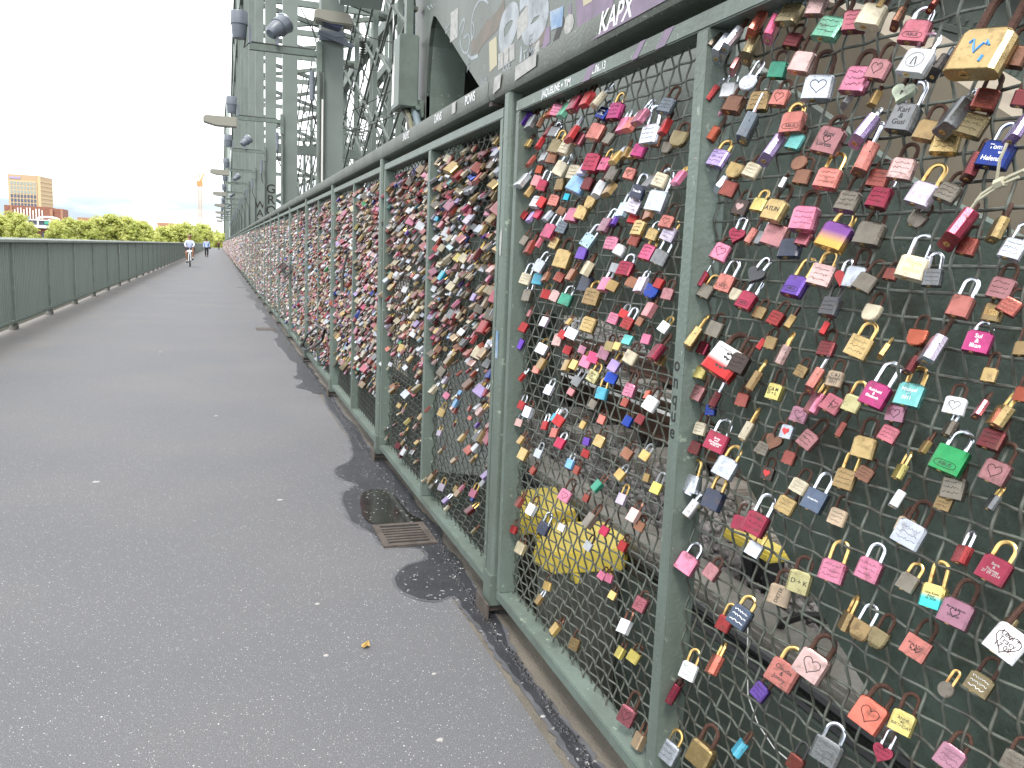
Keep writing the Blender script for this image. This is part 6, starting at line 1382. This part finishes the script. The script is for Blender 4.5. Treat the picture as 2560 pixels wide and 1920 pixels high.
# ---- lamp arms
cabmat=M['black']
for k,y in enumerate(YH):
    z=4.38-(.16 if k==0 else .08 if k==1 else 0); yo=y-.2
    lam=empty('bracket_lamp',(1.45,yo,z),None,None,'lamp brackets on the bridge hangers')
    mb=MB(); mb.box(-1.0,0,-.04,.04,0,.09); build(mb,'arm',M['green'],lam)
    mb=MB(); mb.box(-.02,.06,-.05,.05,-.25,.22); mb.box(0,.045,-.03,.03,-z+.1,-.25); build(mb,'mounting_rail',M['green'],lam)
    mb=MB(); mb.cyl((-.09,-.05,-.65),(-.09,-.05,-.22),.038,10); build(mb,'ballast_tube',M['lampgrey'],lam,smooth=True)
    mb=MB(); mb.tube([(-1.05,0,.2),(-1.07,0,.02),(-.98,-.02,.11),(-.6,-.02,.10),(-.1,-.02,.10),(-.04,-.03,.0)],.014,5); mb.tube([(-.09,-.05,-.65),(-.08,-.05,-.85),(.03,-.05,-1.1),(.03,-.05,-z+.2)],.014,5); build(mb,'cable',M['black'],lam)
    if k%2==0 or k<1:
        pass
    # downlight at the tip
    dl=MB(); dl.tube([(-1.14,0,.14),(-1.14,0,.20),(-1.14,0,.33),(-1.14,0,.335),(-1.14,0,.50),(-1.14,0,.52)],.1,20,rs=[.09,.105,.115,.126,.126,.118]); build(dl,'tip_spotlight',M['lampgrey'],lam,smooth=True)
    mb=MB(); mb.box(-1.01,-.97,-.05,.05,.09,.34); build(mb,'lamp_fork',M['lampgrey'],lam)
    if k%2==0:
        q=Matrix.Translation((-.58,0,.36))@Matrix.Rotation(R(35),4,'Z')@Matrix.Rotation(R(52),4,'Y')
        mb=MB(); mb.tube([q@Vector(a) for a in ((0,0,-.20),(0,0,-.16),(0,0,.0),(0,0,.004),(0,0,.15))],.1,20,rs=[.065,.10,.125,.14,.14]); build(mb,'floodlight',M['lampgrey'],lam,smooth=True)
        mb=MB(); mb.tube([q@Vector((.137*math.cos(a),.137*math.sin(a),.155)) for a in [t*math.pi/10 for t in range(21)]],.018,6); build(mb,'rim',M['lamprim'],lam,smooth=True)
        mb=MB(); mb.cyl(q@Vector((0,0,.150)),q@Vector((0,0,.156)),.12,20); build(mb,'lens',M['glass'],lam)
        mb=MB(); mb.box(-.62,-.58,-.10,-.07,.09,.36); mb.box(-.62,-.58,.07,.10,.09,.36); build(mb,'lamp_fork',M['lampgrey'],lam)
        w1='round floodlight at mid-arm and downlight at tip'
    else:
        mb=MB(); P=[(-1.78,0,.0),(-1.78,0,-.12),(-1.5,0,-.19),(-1.02,0,-.19),(-1.02,0,.04),(-1.72,0,.04)]; mb.prism([(x,-.13,z_) for x,_,z_ in P],(0,.26,0)); build(mb,'street_luminaire',M['lum'],lam,bevel=.015)
        w1='pale box luminaire hanging beyond its tip'
    ordn=['nearest','second','third','fourth','fifth','sixth','seventh','eighth','ninth','tenth','eleventh','twelfth','thirteenth','fourteenth'][k]
    lam['label']=ordn+' bracket arm on the hangers, '+w1; lam['category']='bracket lamp'
# luminaire and collar on the first hanger
e=empty('street_luminaire',(1.6,13.6,5.0),'cream shovel-shaped luminaire strapped to the nearest hanger','street lamp')
a=WY(785,55,13.4); b=WY(880,55,13.4); tz=WY(800,28,13.4).z
mb=MB(); mb.prism([(a.x,13.25,tz),(a.x,13.25,a.z+.02),(a.x+.22,13.25,a.z-.02),(b.x+.02,13.25,a.z-.02),(b.x-.05,13.25,tz-.01)],(0,.3,0)); loc(mb,e); build(mb,'housing',M['lum'],e,bevel=.02)
mb=MB(); mb.prism([(a.x+.12,13.28,a.z-.02),(b.x-.12,13.28,a.z-.02),(b.x-.18,13.28,a.z-.07),(a.x+.25,13.28,a.z-.05)],(0,.24,0)); loc(mb,e); build(mb,'lamp_glass',M['glass'],e)
mb=MB(); c0=WY(820,96,13.7); mb.box(1.47,1.90,13.70,13.73,c0.z-.03,c0.z+.03); mb.bar((1.44,13.6,c0.z+.05),(1.97,13.6,c0.z-.10),.04,.06); mb.box(1.485,1.86,13.715,13.735,c0.z+.04,a.z-.02); loc(mb,e); build(mb,'collar',M['lampgrey'],e)
# pipes on the first hangers
for (x,y,r) in ((1.455,13.6,.028),(1.49,13.65,.02),(1.53,13.66,.018),(1.47,21.8,.03),(1.45,30,.03)):
    mb=MB(); mb.cyl((x,y,0),(x,y,4.0),r,8); build(mb,'downpipe',M['truss2'],br,smooth=True)
mb=MB(); mb.cyl((1.515,13.64,0),(1.515,13.64,3.6),.017,8); build(mb,'downpipe',M['whitew'],br,smooth=True)
# black tags on the hanger webs
for (y,ln) in ((30.3,'G\nR\nO\nC'),(38.5,'W\nA\nV')):
    me=textmesh(ln,.42,M['ink'],'graffiti'); me.transform(Matrix(((1,0,0,1.67),(0,0,-1,y-.165),(0,1,0,2.7),(0,0,0,1)))); link('graffiti',me,br)
# ================= LEFT PARAPET =================
pa=empty('parapet',(-2.8,0,0),'long dark green corrugated metal parapet on the river side of the path','railing')
def pp_(mb,name,m,**k):
    for i,(x,y,z) in enumerate(mb.v): mb.v[i]=(x+2.8,y,z)
    return build(mb,name,m,pa,**k)
mb=MB(); mb.prism([(x,-1,z) for x,z in ((-2.86,1.25),(-2.86,1.285),(-2.83,1.312),(-2.78,1.312),(-2.752,1.285),(-2.752,1.25),(-2.79,1.24),(-2.82,1.24))],(0,262,0)); pp_(mb,'handrail',M['leftrail'])
mb=MB(); mb.box(-2.825,-2.775,-1,261,.098,.128); pp_(mb,'bottom_rail',M['frame'])
for k in range(96):
    y=13.80+2.735*(k-5)
    mb=MB(); mb.box(-2.812,-2.782,y-.02,y+.02,.12,1.25); mb.box(-2.83,-2.775,y-.028,y+.028,.0,.098) if True else None

    pp_(mb,'post',M['leftrail'])
    if k<60:
        fm=MB(); fm.prism([(-2.77,y-.045,.097),(-2.77,y+.045,.097),(-2.77,y+.11,.004),(-2.77,y-.11,.004)],(-.09,0,0)); pp_(fm,'foot',M['greybox'])
    if k<34:
        mb=MB(); n=25; P=[]
        for j in range(n):
            a=y+.02+(2.695)*j/n; b=2.695/n
            P+=[(-2.845,a),(-2.845,a+b*.52),(-2.822,a+b*.60),(-2.822,a+b*.92)]
        P.append((-2.845,y+2.715))
        for (x0,a),(x1,b) in zip(P,P[1:]): mb.quad((x0,a,.125),(x1,b,.125),(x1,b,1.245),(x0,a,1.245))
        pp_(mb,'corrugated_panel',M['leftpanel'],recalc=False)
mb=MB(); mb.box(-2.85,-2.83,13.8+2.735*29,261,.125,1.245); pp_(mb,'corrugated_panel',M['leftpanel'])
mb=MB(); q=WX(298,623,-2.775); mb.box(-2.7805,-2.7790,q.y-.06,q.y+.06,q.z-.13,q.z+.13); pp_(mb,'sticker',M['paper'])
# ================= FAR SHORE =================
def facing(name,u0,u1,Y,vtop,depth,zb,label,cat,mwall,turn=0):
    e=empty(name,(0,0,0),label,cat); return e
def wbox(mb,u0,u1,Y,v,zb,dep,YY=None):
    a=WY(u0,v,Y); b=WY(u1,v,Y); mb.box(a.x,b.x,Y,Y+dep,zb,a.z)
# tower
TY=700
A=WY(19,434.5,TY); B=WY(94.5,439,TY); C=WY(130.5,452,TY+26)
e=empty('office_tower',(A.x,TY,-8),'tan office tower with grid of windows rising over a brick base','tower block')
mb=MB(); zt=A.z; mb.v=[(A.x,TY,-8),(B.x,TY,-8),(C.x,TY+26,-8),(A.x+8,TY+26,-8),(A.x,TY,zt),(B.x,TY,zt),(C.x,TY+26,zt),(A.x+8,TY+26,zt)]
for f in ((0,3,2,1),(4,5,6,7),(0,1,5,4),(1,2,6,5),(2,3,7,6),(3,0,4,7)): mb.f.append(f); mb.mi.append(0)
loc(mb,e); build(mb,'wall',M['tower'],e)
rows=6; cols=8; W_=(B.x-A.x); zb_=WY(50,517,TY).z; z0=zt-4.6
rh=(z0-zb_)/rows; cw=(W_*.88)/cols
mb=MB(); mb.box(A.x+W_*.03,A.x+W_*.95,TY-.25,TY,zb_-.5,z0+.3); loc(mb,e); build(mb,'facade_grid',M['towerlight'],e)
for r_ in range(rows):
    for c_ in range(cols):
        x=A.x+W_*.055+cw*c_; z=z0-rh*(r_+1); mb=MB(); mb.box(x+cw*.14,x+cw*.86,TY-.45,TY-.2,z+rh*.14,z+rh*.9); loc(mb,e); build(mb,'window',M['winl'] if r_<3 else M['win'],e)
dx,dy=(C.x-B.x),26; n=Vector((dy,-dx,0)).normalized()
mb=MB()
for r_ in range(6):
    z=z0+2.2-rh*r_*.98; p0=Vector((B.x,TY,0))+Vector((dx,dy,0))*.12; p1=Vector((C.x,TY+26,0)); mb.prism([(p0.x,p0.y,z-1.6),(p1.x,p1.y,z-1.6),(p1.x,p1.y,z-.7),(p0.x,p0.y,z-.7)],n*.3)
mb.box(B.x-.2,B.x+1.5,TY-.6,TY+.5,zb_,zt+.3)
loc(mb,e); build(mb,'light_band',M['towerlight'],e)
mb=MB(); mb.box(A.x+1,A.x+8,TY-.3,TY-.05,zt-3,zt-1.6); loc(mb,e); build(mb,'roof_sign',mat('faded_violet_sign',(.35,.30,.48),.6),e)
# brick hall below the tower
def wall_block(name,u0,u1,vt,Y,dep,label,m):
    a=WY(u0,vt,Y); b=WY(u1,vt,Y); e=empty(name,(a.x,Y,-8),label,'building'); mb=MB(); mb.box(a.x,b.x,Y,Y+dep,-8,a.z); loc(mb,e); build(mb,'wall',m,e); return e,a,b
e,a,b=wall_block('brick_hall',10,124,512,640,25,'red brick hall with tall pale slit windows below the tower',M['brick'])
mb=MB(); a2=WY(108,520,641); b2=WY(156,523,641); mb.box(a2.x,b2.x,641,664,-8,a2.z); loc(mb,e); build(mb,'wing',M['brick'],e)
mb=MB(); wbox(mb,124,131,639.4,522,-8,1); wbox(mb,25,29,639.4,514,-8,1); wbox(mb,151,156,640.4,523,-8,1); loc(mb,e); build(mb,'pilaster',M['bricklight'],e)
for k in range(10):
    u=35+k*7.6; mb=MB(); t=WY(u,519 if k<6 else 522,639.3); t2=WY(u+2.8,519,639.3); mb.box(t.x,t2.x,639.5,640,WY(u,548,639.3).z,t.z-(0 if k%3 else 1)); loc(mb,e); build(mb,'window',M['whitew'],e)
e,a,b=wall_block('brick_museum',64,136,566,560,20,'lower dark red brick block with small dark windows behind the trees',M['brick'])
for u in (79,88,104.5,114,121):
    mb=MB(); t=WY(u,580,559.6); t2=WY(u+5,580,559.6); mb.box(t.x,t2.x,559.7,560,WY(u,595,559.6).z,t.z); loc(mb,e); build(mb,'window',M['win'],e)
mb=MB()
for u in (66,75,84.5,93,101,111,120,134): t=WY(u,564,559.6); t2=WY(u+1.2,566,559.6); mb.box(t.x,t2.x,559.75,560,-8,t.z)
loc(mb,e); build(mb,'pier',M['bricklight'],e)
a=WY(38,548,555); b=WY(141,552,555)
e=empty('roof_pavilion',(a.x,555,0),'white and glass rooftop pavilion with a green sign','pavilion')
mb=MB(); mb.box(a.x,b.x,555,565,WY(38,567,555).z,WY(60,561,555).z); mb.box(a.x-.5,b.x,554.6,566,WY(60,549.5,555).z,WY(60,547,555).z); loc(mb,e); build(mb,'slab',M['whitew'],e)
mb=MB(); mb.box(a.x+1,b.x-1,555.8,564,WY(38,563,555).z,WY(60,549.5,555).z); loc(mb,e); build(mb,'glazing',M['win'],e)
mb=MB(); t=WY(111,553,554); t2=WY(122,561,554); mb.box(t.x,t2.x,554.2,554.8,t2.z,t.z); loc(mb,e); build(mb,'sign',M['teal'],e)
mb=MB(); t=WY(41,538,556); t2=WY(70,546,556); mb.box(t.x,t2.x,556,562,t2.z,t.z); loc(mb,e); build(mb,'roof_box',mat('blue_grey_roof',(.16,.21,.27),.6),e)
mb=MB()
for u in (41,66,92,121,137): t=WY(u,548,554.9); mb.box(t.x,t.x+.9,554.9,555.4,WY(u,566,555).z,t.z)
loc(mb,e); build(mb,'column',M['whitew'],e)
mb=MB(); t=WY(120,544,557); mb.tube([t+Vector((6*math.cos(k*math.pi/8)*-1,0,1.6*math.sin(k*math.pi/8)-1.3)) for k in range(9)],.5,6); loc(mb,e); build(mb,'dome',M['whitew'],e)
e,a,b=wall_block('brick_block',193,256,543,620,20,'long low reddish building end showing above the trees at left centre',M['bricklight'])
e,a,b=wall_block('brick_block',328,364,552,600,20,'small pale brick roofline above the middle trees',M['bricklight'])
e,a,b=wall_block('brick_block',392,448,556,610,20,'reddish flat roof building behind the right-hand trees',M['bricklight'])
mb=MB(); wbox(mb,362,394,605,560,-8,10); loc(mb,e); build(mb,'white_wing',M['whitew'],e)
# crane
cb=WY(501,562,620); ct=WY(498,440,620)
e=empty('tower_crane',(cb.x,620,-8),'slim yellow tower crane standing beyond the trees','crane')
mb=MB(); hgt=ct.z
for sx_ in (-.9,.9):
    for sy_ in (-.9,.9): mb.bar((cb.x+sx_,620+sy_,-8),(cb.x+sx_,620+sy_,hgt-4),.3,.3)
z=-8; k=0
while z<hgt-6: 
    mb.bar((cb.x-.9,619.1,z),(cb.x+.9,619.1,z+2.4),.22,.22); mb.bar((cb.x+.9,619.1,z),(cb.x-.9,619.1,z+2.4),.2,.2); z+=2.4
loc(mb,e); build(mb,'mast',M['crane'],e)
j0=WY(495,458,620); mb=MB(); mb.box(j0.x-.8,j0.x+3,618.8,621.2,j0.z-2,j0.z+1.5); loc(mb,e); build(mb,'cab',M['crane'],e)
j1=WY(507,438,620); mb=MB(); mb.bar((j0.x+1,620,j0.z),(j1.x+.5,626,j1.z+1.5),.9,.9); mb.bar((j0.x+1.3,620,j0.z+1),(ct.x,620,ct.z+1),.5,.5); mb.bar((ct.x,620,ct.z+1),(j0.x+3,624,j0.z+2),.2,.2); loc(mb,e); build(mb,'jib',M['crane'],e)
# trees
def treemesh(seed,rad,hgt):
    rn=np.random.RandomState(seed); cl=[]
    for k in range(70):
        a=rn.rand()*6.28; e_=rn.rand()**.6; zz=hgt*(.32+.66*rn.rand()); prof=math.sin(min(1,max(.05,(zz/hgt-.2)/.8))*math.pi*.86+.35)**.6 if zz<hgt else .1
        rr=rad*e_*max(.15,prof); cl.append((rr*math.cos(a),rr*math.sin(a),zz,rad*rn.uniform(.13,.30)))
    V=[];F=[];n=0
    for (x,y,z,r_) in cl:
        m_=90
        u=rn.normal(size=(m_,3)); u/=np.linalg.norm(u,axis=1)[:,None]; p=u*r_*(rn.uniform(.5,1.0,(m_,1))+.35*(rn.rand(m_,1)>.9))+np.array([x,y,z]); p[:,2]=p[:,2]*1
        for q,nn in zip(p,u):
            s=rn.uniform(.16,.40); t1=np.cross(nn,rn.normal(size=3)); t1/=np.linalg.norm(t1)+1e-6; t2=np.cross(nn+.6*rn.normal(size=3),t1); t2/=np.linalg.norm(t2)+1e-6
            V+= [q-t1*s-t2*s*.7,q+t1*s-t2*s*.6,q+t1*s*.7+t2*s,q-t1*s*.8+t2*s*.8]; F.append((n,n+1,n+2,n+3)); n+=4
    me=bpy.data.meshes.new('crown'); me.from_pydata([tuple(v) for v in V],[],F); me.materials.append(M['leaf']); return me
TM=[treemesh(s,6.2,1.0*17) for s in (1,2,3,4)]
def trunkmesh(h):
    mb=MB(); mb.tube([(0,0,0),(0,.1,h*.2),(.2,0,h*.45),(.1,.1,h*.8)],.4,8,rs=[.5,.4,.28,.1])
    for k in range(6):
        a=k*1.1; mb.tube([(0,0,h*.28+k*.5),(2.2*math.cos(a),2.2*math.sin(a),h*.45+k*.5),(4*math.cos(a),4*math.sin(a),h*.6+k*.5)],.2,6,rs=[.2,.13,.05])
    return mb.mesh('trunk',[M['bark']],True)
TK=trunkmesh(17)
TR=[(-18,540,330,6.5),(14,532,335,8.5),(48,536,325,6.0),(66,556,318,4),(142,553,330,5),(166,547,335,6),(198,551,338,5.5),(222,553,340,5),(244,548,342,6),(270,540,345,7.5),(292,537,346,8),(318,542,348,7),(345,552,350,6.5),(368,560,352,5.5),(392,572,355,4.5),(412,566,356,5.5),(436,562,358,6),(462,558,360,6.5),(488,559,362,6.5),(512,562,364,6),(532,575,366,5),(546,585,350,4.5),(562,578,330,5)]
DESC=['leftmost','tallest left-hand','broad left','small tree beside the brick block,','round tree right of the brick block,','full tree right of the brick block,','wide tree left of centre,','lower tree before the low building,','tree left of the tallest group,','large tree of the middle group,','tallest tree of the middle group,','large right tree of the middle group,','sloping tree right of the middle,','lower tree under the white wing,','smallest tree in the gap,','tree just left of the cyclist,','tree behind the cyclist,','tree left of the crane,','tree at the crane foot,','tree right of the crane,','tree above the walker,','low tree at the path end,','tree beside the bridge end,']
rn=random.Random(6)
for k,(u,v,Y,rad) in enumerate(TR):
    t=WY(u,v,Y); H=t.z+8.0; s=rad/6.2*1.1
    e=empty('plane_tree',(t.x,Y,-8),(DESC[k]+' bright green leafy tree on the far bank').replace(', ',' ').replace('tree bright','bright'),'tree','trees on the far bank')
    e.scale=(s,s,H/17.6); e.rotation_euler=(0,0,rn.random()*6)
    link('crown',TM[k%4],e); link('trunk',TK,e)
# extra rounding: shrubs at the end of the path
for k,(x,y,s) in enumerate(((-7,268,.35),(-3.5,275,.4),(2,280,.35),(5,272,.45),(8,266,.5),(-12,272,.45),(12,280,.8))):
    e=empty('bush',(x,y,-.3 if abs(x)<9 else -6),['left bush','second bush','small middle bush','right bush','taller right bush','outer left bush','broad dark tree'][k]+' at the far end of the path','bush','bushes at the path end'); e.scale=(s,s,s*.8); link('foliage',TM[k%4],e)
# ================= PEOPLE =================
def skinmesh(name,joints,edges,m,parent,sub=2):
    me=bpy.data.meshes.new(name); me.from_pydata([j[:3] for j in joints],edges,[]); o=link(name,me,parent)
    md=o.modifiers.new('s','SKIN'); md.use_smooth_shade=True
    for i,j in enumerate(joints):
        sv=me.skin_vertices[0].data[i]; r_=j[3]; sv.radius=(r_,j[4] if len(j)>4 else r_); sv.use_root=(i==0)
    ss=o.modifiers.new('u','SUBSURF'); ss.levels=ss.render_levels=sub
    dg=bpy.context.evaluated_depsgraph_get(); dg.update(); me2=bpy.data.meshes.new_from_object(o.evaluated_get(dg)); me2.name=name
    o.modifiers.clear(); o.data=me2; me2.materials.clear(); me2.materials.append(m); 
    for p in me2.polygons: p.use_smooth=True
    return o
# cyclist (faces the camera: -Y)
cy_=empty('person',(-1.573,51.35,0),'man in white long-sleeved shirt and dark shorts riding toward the viewer','person')
J=[(0,.05,.98,.13,.10),(0,.0,1.15,.14,.10),(0,-.06,1.38,.17,.11),(0,-.08,1.50,.06),(0,-.10,1.60,.065),(0,-.10,1.68,.105,.115),(0,-.10,1.77,.09),
 (-.16,-.07,1.41,.05),(-.25,-.20,1.22,.04),(-.17,-.42,1.08,.034),(-.16,-.48,1.06,.03),(.16,-.07,1.41,.05),(.25,-.20,1.22,.04),(.17,-.42,1.08,.034),(.16,-.48,1.06,.03),
 (-.11,.0,.93,.095),(-.17,-.36,.80,.075),(-.16,-.22,.42,.05),(-.15,-.20,.30,.04),(.11,.0,.93,.095),(.19,-.38,.98,.075),(.17,-.28,.58,.05),(.16,-.26,.47,.04)]
skinmesh('body',J,[(0,1),(1,2),(2,3),(3,4),(4,5),(5,6),(2,7),(7,8),(8,9),(9,10),(2,11),(11,12),(12,13),(13,14),(0,15),(15,16),(16,17),(17,18),(0,19),(19,20),(20,21),(21,22)],M['skin'],cy_)
skinmesh('shirt',[(0,.05,.92,.19,.15),(0,.0,1.15,.165,.13),(0,-.06,1.36,.17,.12),(0,-.075,1.47,.085),(-.16,-.07,1.41,.065),(-.25,-.20,1.22,.052),(-.17,-.40,1.09,.042),(.16,-.07,1.41,.065),(.25,-.20,1.22,.052),(.17,-.40,1.09,.042)],[(0,1),(1,2),(2,3),(2,4),(4,5),(5,6),(2,7),(7,8),(8,9)],M['shirt'],cy_)
skinmesh('shorts',[(0,.06,.92,.17,.15),(-.11,.0,.91,.15),(-.165,-.33,.80,.135),(.11,.0,.92,.15),(.185,-.33,.96,.135)],[(0,1),(1,2),(0,3),(3,4)],M['dark'],cy_)
skinmesh('hair',[(0,-.08,1.78,.10),(0,-.04,1.73,.11),(0,-.03,1.66,.08)],[(0,1),(1,2)],M['hair'],cy_)
for s_,zf,yf in ((-.15,.26,-.24),(.16,.43,-.30)):
    mb=MB(); mb.box(s_-.045,s_+.045,yf-.16,yf+.08,zf-.05,zf+.05); build(mb,'shoe',M['dark'],cy_,bevel=.02)
    mb=MB(); mb.cyl((s_,yf+.03,zf+.04),(s_,yf+.03,zf+.10),.048,8); build(mb,'sock',M['whitew'],cy_)
mb=MB(); mb.box(-.07,.07,-.205,-.185,1.685,1.72); build(mb,'sunglasses',M['dark'],cy_)
mb=MB(); mb.box(-.012,.012,-.215,-.19,1.65,1.69); mb.box(-.10,-.085,-.12,-.08,1.65,1.71); mb.box(.085,.10,-.12,-.08,1.65,1.71); mb.box(-.03,.03,-.196,-.185,1.615,1.622); build(mb,'face',M['skin'],cy_,bevel=.004)
bk=empty('bicycle',(-1.573,51.3,0),'white bicycle ridden by the man in the white shirt','bicycle')
def wheel(y):
    mb=MB(); mb.tube([(0,y+.335*math.cos(t),.34+.335*math.sin(t)) for t in [k*math.pi/16 for k in range(33)]],.02,8); wv=build(mb,'wheel',M['tyre'],bk,smooth=True)
    mb=MB(); mb.tube([(0,y+.31*math.cos(t),.34+.31*math.sin(t)) for t in [k*math.pi/16 for k in range(33)]],.010,6)
    for k in range(12): t=k*math.pi/6; mb.bar((0,y,.34),(0,y+.3*math.cos(t),.34+.3*math.sin(t)),.003,.003)
    build(mb,'rim',M['steel'],wv)
wheel(-.42); wheel(.62)
mb=MB(); 
for s_ in (-.05,.05): mb.bar((s_,-.42,.34),(s_,-.30,.75),.035,.035)
mb.box(-.06,.06,-.34,-.26,.72,.80); mb.tube([(0,-.28,.76),(0,-.22,.95),(0,-.25,1.02)],.025,8); mb.tube([(0,-.24,.85),(0,.22,.34),(0,.35,.85)],.03,8); mb.tube([(0,.22,.34),(0,.62,.34),(0,.32,.8)],.02,8); build(mb,'frame',M['bikewhite'],bk,smooth=True)
mb=MB(); mb.box(-.14,.14,-.36,-.30,.80,.93); build(mb,'basket_plate',M['bikewhite'],bk,bevel=.02)
mb=MB(); mb.tube([(-.30,-.35,1.03),(-.15,-.42,1.05),(0,-.28,1.04),(.15,-.42,1.05),(.30,-.35,1.03)],.014,8); build(mb,'handlebar',M['dark'],bk,smooth=True)
mb=MB(); mb.box(-.07,.07,.22,.45,.88,.94); build(mb,'saddle',M['dark'],bk,bevel=.02)
mb=MB(); mb.box(-.20,-.10,.0,.08,.20,.22); mb.box(.10,.20,-.06,.02,.36,.38); mb.bar((-.1,.04,.21),(.1,0,.37),.02,.02); build(mb,'pedal',M['dark'],bk)
def walker(loc_,label,shirt,sc_=1,bag=True):
    e=empty('person',loc_,label,'person'); e.scale=(sc_,)*3
    J=[(0,0,.98,.12,.09),(0,0,1.2,.13,.09),(0,0,1.42,.16,.10),(0,.01,1.54,.055),(0,-.01,1.63,.09),(0,0,1.72,.10),(-.19,0,1.44,.05),(-.26,.02,1.16,.04),(-.25,-.06,.92,.033),(-.25,-.08,.84,.03),(.19,0,1.44,.05),(.27,.02,1.16,.04),(.26,-.04,.92,.033),(.26,-.06,.84,.03),(-.09,0,.92,.09),(-.10,-.10,.52,.065),(-.09,.04,.10,.04),(-.09,-.09,.04,.035),(.09,0,.92,.09),(.10,.10,.52,.065),(.09,.02,.10,.04),(.09,.14,.04,.035)]
    skinmesh('body',J,[(0,1),(1,2),(2,3),(3,4),(4,5),(2,6),(6,7),(7,8),(8,9),(2,10),(10,11),(11,12),(12,13),(0,14),(14,15),(15,16),(16,17),(0,18),(18,19),(19,20),(20,21)],M['skin'],e)
    skinmesh('shirt',[(0,0,.84,.19,.15),(0,0,1.2,.165,.12),(0,0,1.40,.175,.12),(0,.01,1.5,.08),(-.20,0,1.44,.075),(-.27,.02,1.16,.06),(-.26,-.05,.92,.05),(.20,0,1.44,.075),(.28,.02,1.16,.06),(.27,-.03,.92,.05)],[(0,1),(1,2),(2,3),(2,4),(4,5),(5,6),(2,7),(7,8),(8,9)],shirt,e)
    skinmesh('trousers',[(0,0,.95,.18,.14),(-.09,0,.88,.105),(-.10,-.10,.52,.082),(-.09,.04,.10,.062),(.09,0,.88,.105),(.10,.10,.52,.082),(.09,.02,.10,.062)],[(0,1),(1,2),(2,3),(0,4),(4,5),(5,6)],M['dark'],e)
    skinmesh('hair',[(0,-.02,1.77,.10),(0,-.05,1.68,.115),(0,-.04,1.63,.09)],[(0,1),(1,2)],M['hair'],e)
    for sx_,sy_ in ((-.09,-.12),(.09,.07)):
        mb=MB(); mb.box(sx_-.045,sx_+.045,sy_-.06,sy_+.2,0,.085); build(mb,'shoe',M['dark'],e,bevel=.02)
    if bag:
        b=empty('shoulder_bag',(loc_[0]+.30,loc_[1],0),'small black bag at the right hip of the walking man','bag'); mb=MB(); mb.box(-.08,.1,-.12,.14,.78,1.0); build(mb,'pouch',M['dark'],b,bevel=.03)
        mb=MB(); mb.bar((-.1,-.13,1.45),(.02,-.13,1.0),.03,.01); build(mb,'strap',M['dark'],b)
    return e
walker((-1.17,88.5,0),'man in pale blue shirt and dark trousers walking away',M['shirt2'])
walker((-.10,195,0),'tiny distant pedestrian in dark red by the fence',M['Lmaroon'],bag=False)
# ---- extras hanging on the fence
mb=MB(); c=WX(985,840,.96)
q=[WX(u,v,.93) for u,v in ((757,862),(770,835),(795,815),(812,826),(806,850),(785,868),(765,875),(757,868),(752,866))]
mb.tube(q,.012,6); mb.cyl(q[0],q[0]+Vector((0,.05,-.02)),.03,8); o=build(mb,'cable_lock',M['black'],smooth=True); tag(o,'black looped cable lock hanging low on the distant fence','cable lock')
q=[WX(u,v,.93) for u,v in ((695,668),(710,655),(725,665),(728,680),(715,690),(705,675),(720,662))]
mb=MB(); mb.tube(q,.014,6); o=build(mb,'cable_lock',M['black'],smooth=True); tag(o,'tangled black cable lock at mid height among distant padlocks','cable lock')
q=[WX(u,v,.93) for u,v in ((870,630),(860,665),(856,700))]
mb=MB(); mb.tube(q,.008,6); mb.cyl(q[-1],q[-1]-Vector((0,0,.09)),.016,8); mb.tube([p+Vector((0,-.03,0)) for p in q],.006,6); o=build(mb,'u_lock',M['greybox'],smooth=True); tag(o,'long steel u-shaped bicycle lock hanging with black tip','bicycle lock')
q=[WX(u,v,.95) for u,v in ((2440,505),(2455,485),(2490,462),(2525,440),(2560,425))]
mb=MB(); mb.tube(q,.0025,5); mb.tube([p+Vector((0,.006,-.008)) for p in q],.0022,5); mb.cyl(q[2],q[2]+Vector((0,-.012,.004)),.007,6); mb.tube([q[2],q[2]+Vector((-.01,-.01,.03)),q[2]+Vector((-.008,-.016,.05))],.002,5); o=build(mb,'string',mat('cream_string',(.42,.40,.30),.8),smooth=True); tag(o,'knotted cream string tied through the mesh at upper right','string')
for ob in bpy.data.objects:
    if ob.parent is None and ob.get('label') and not ob.get('category') and ob.get('kind') is None: ob['category']=ob.name.split('.')[0].replace('_',' ')
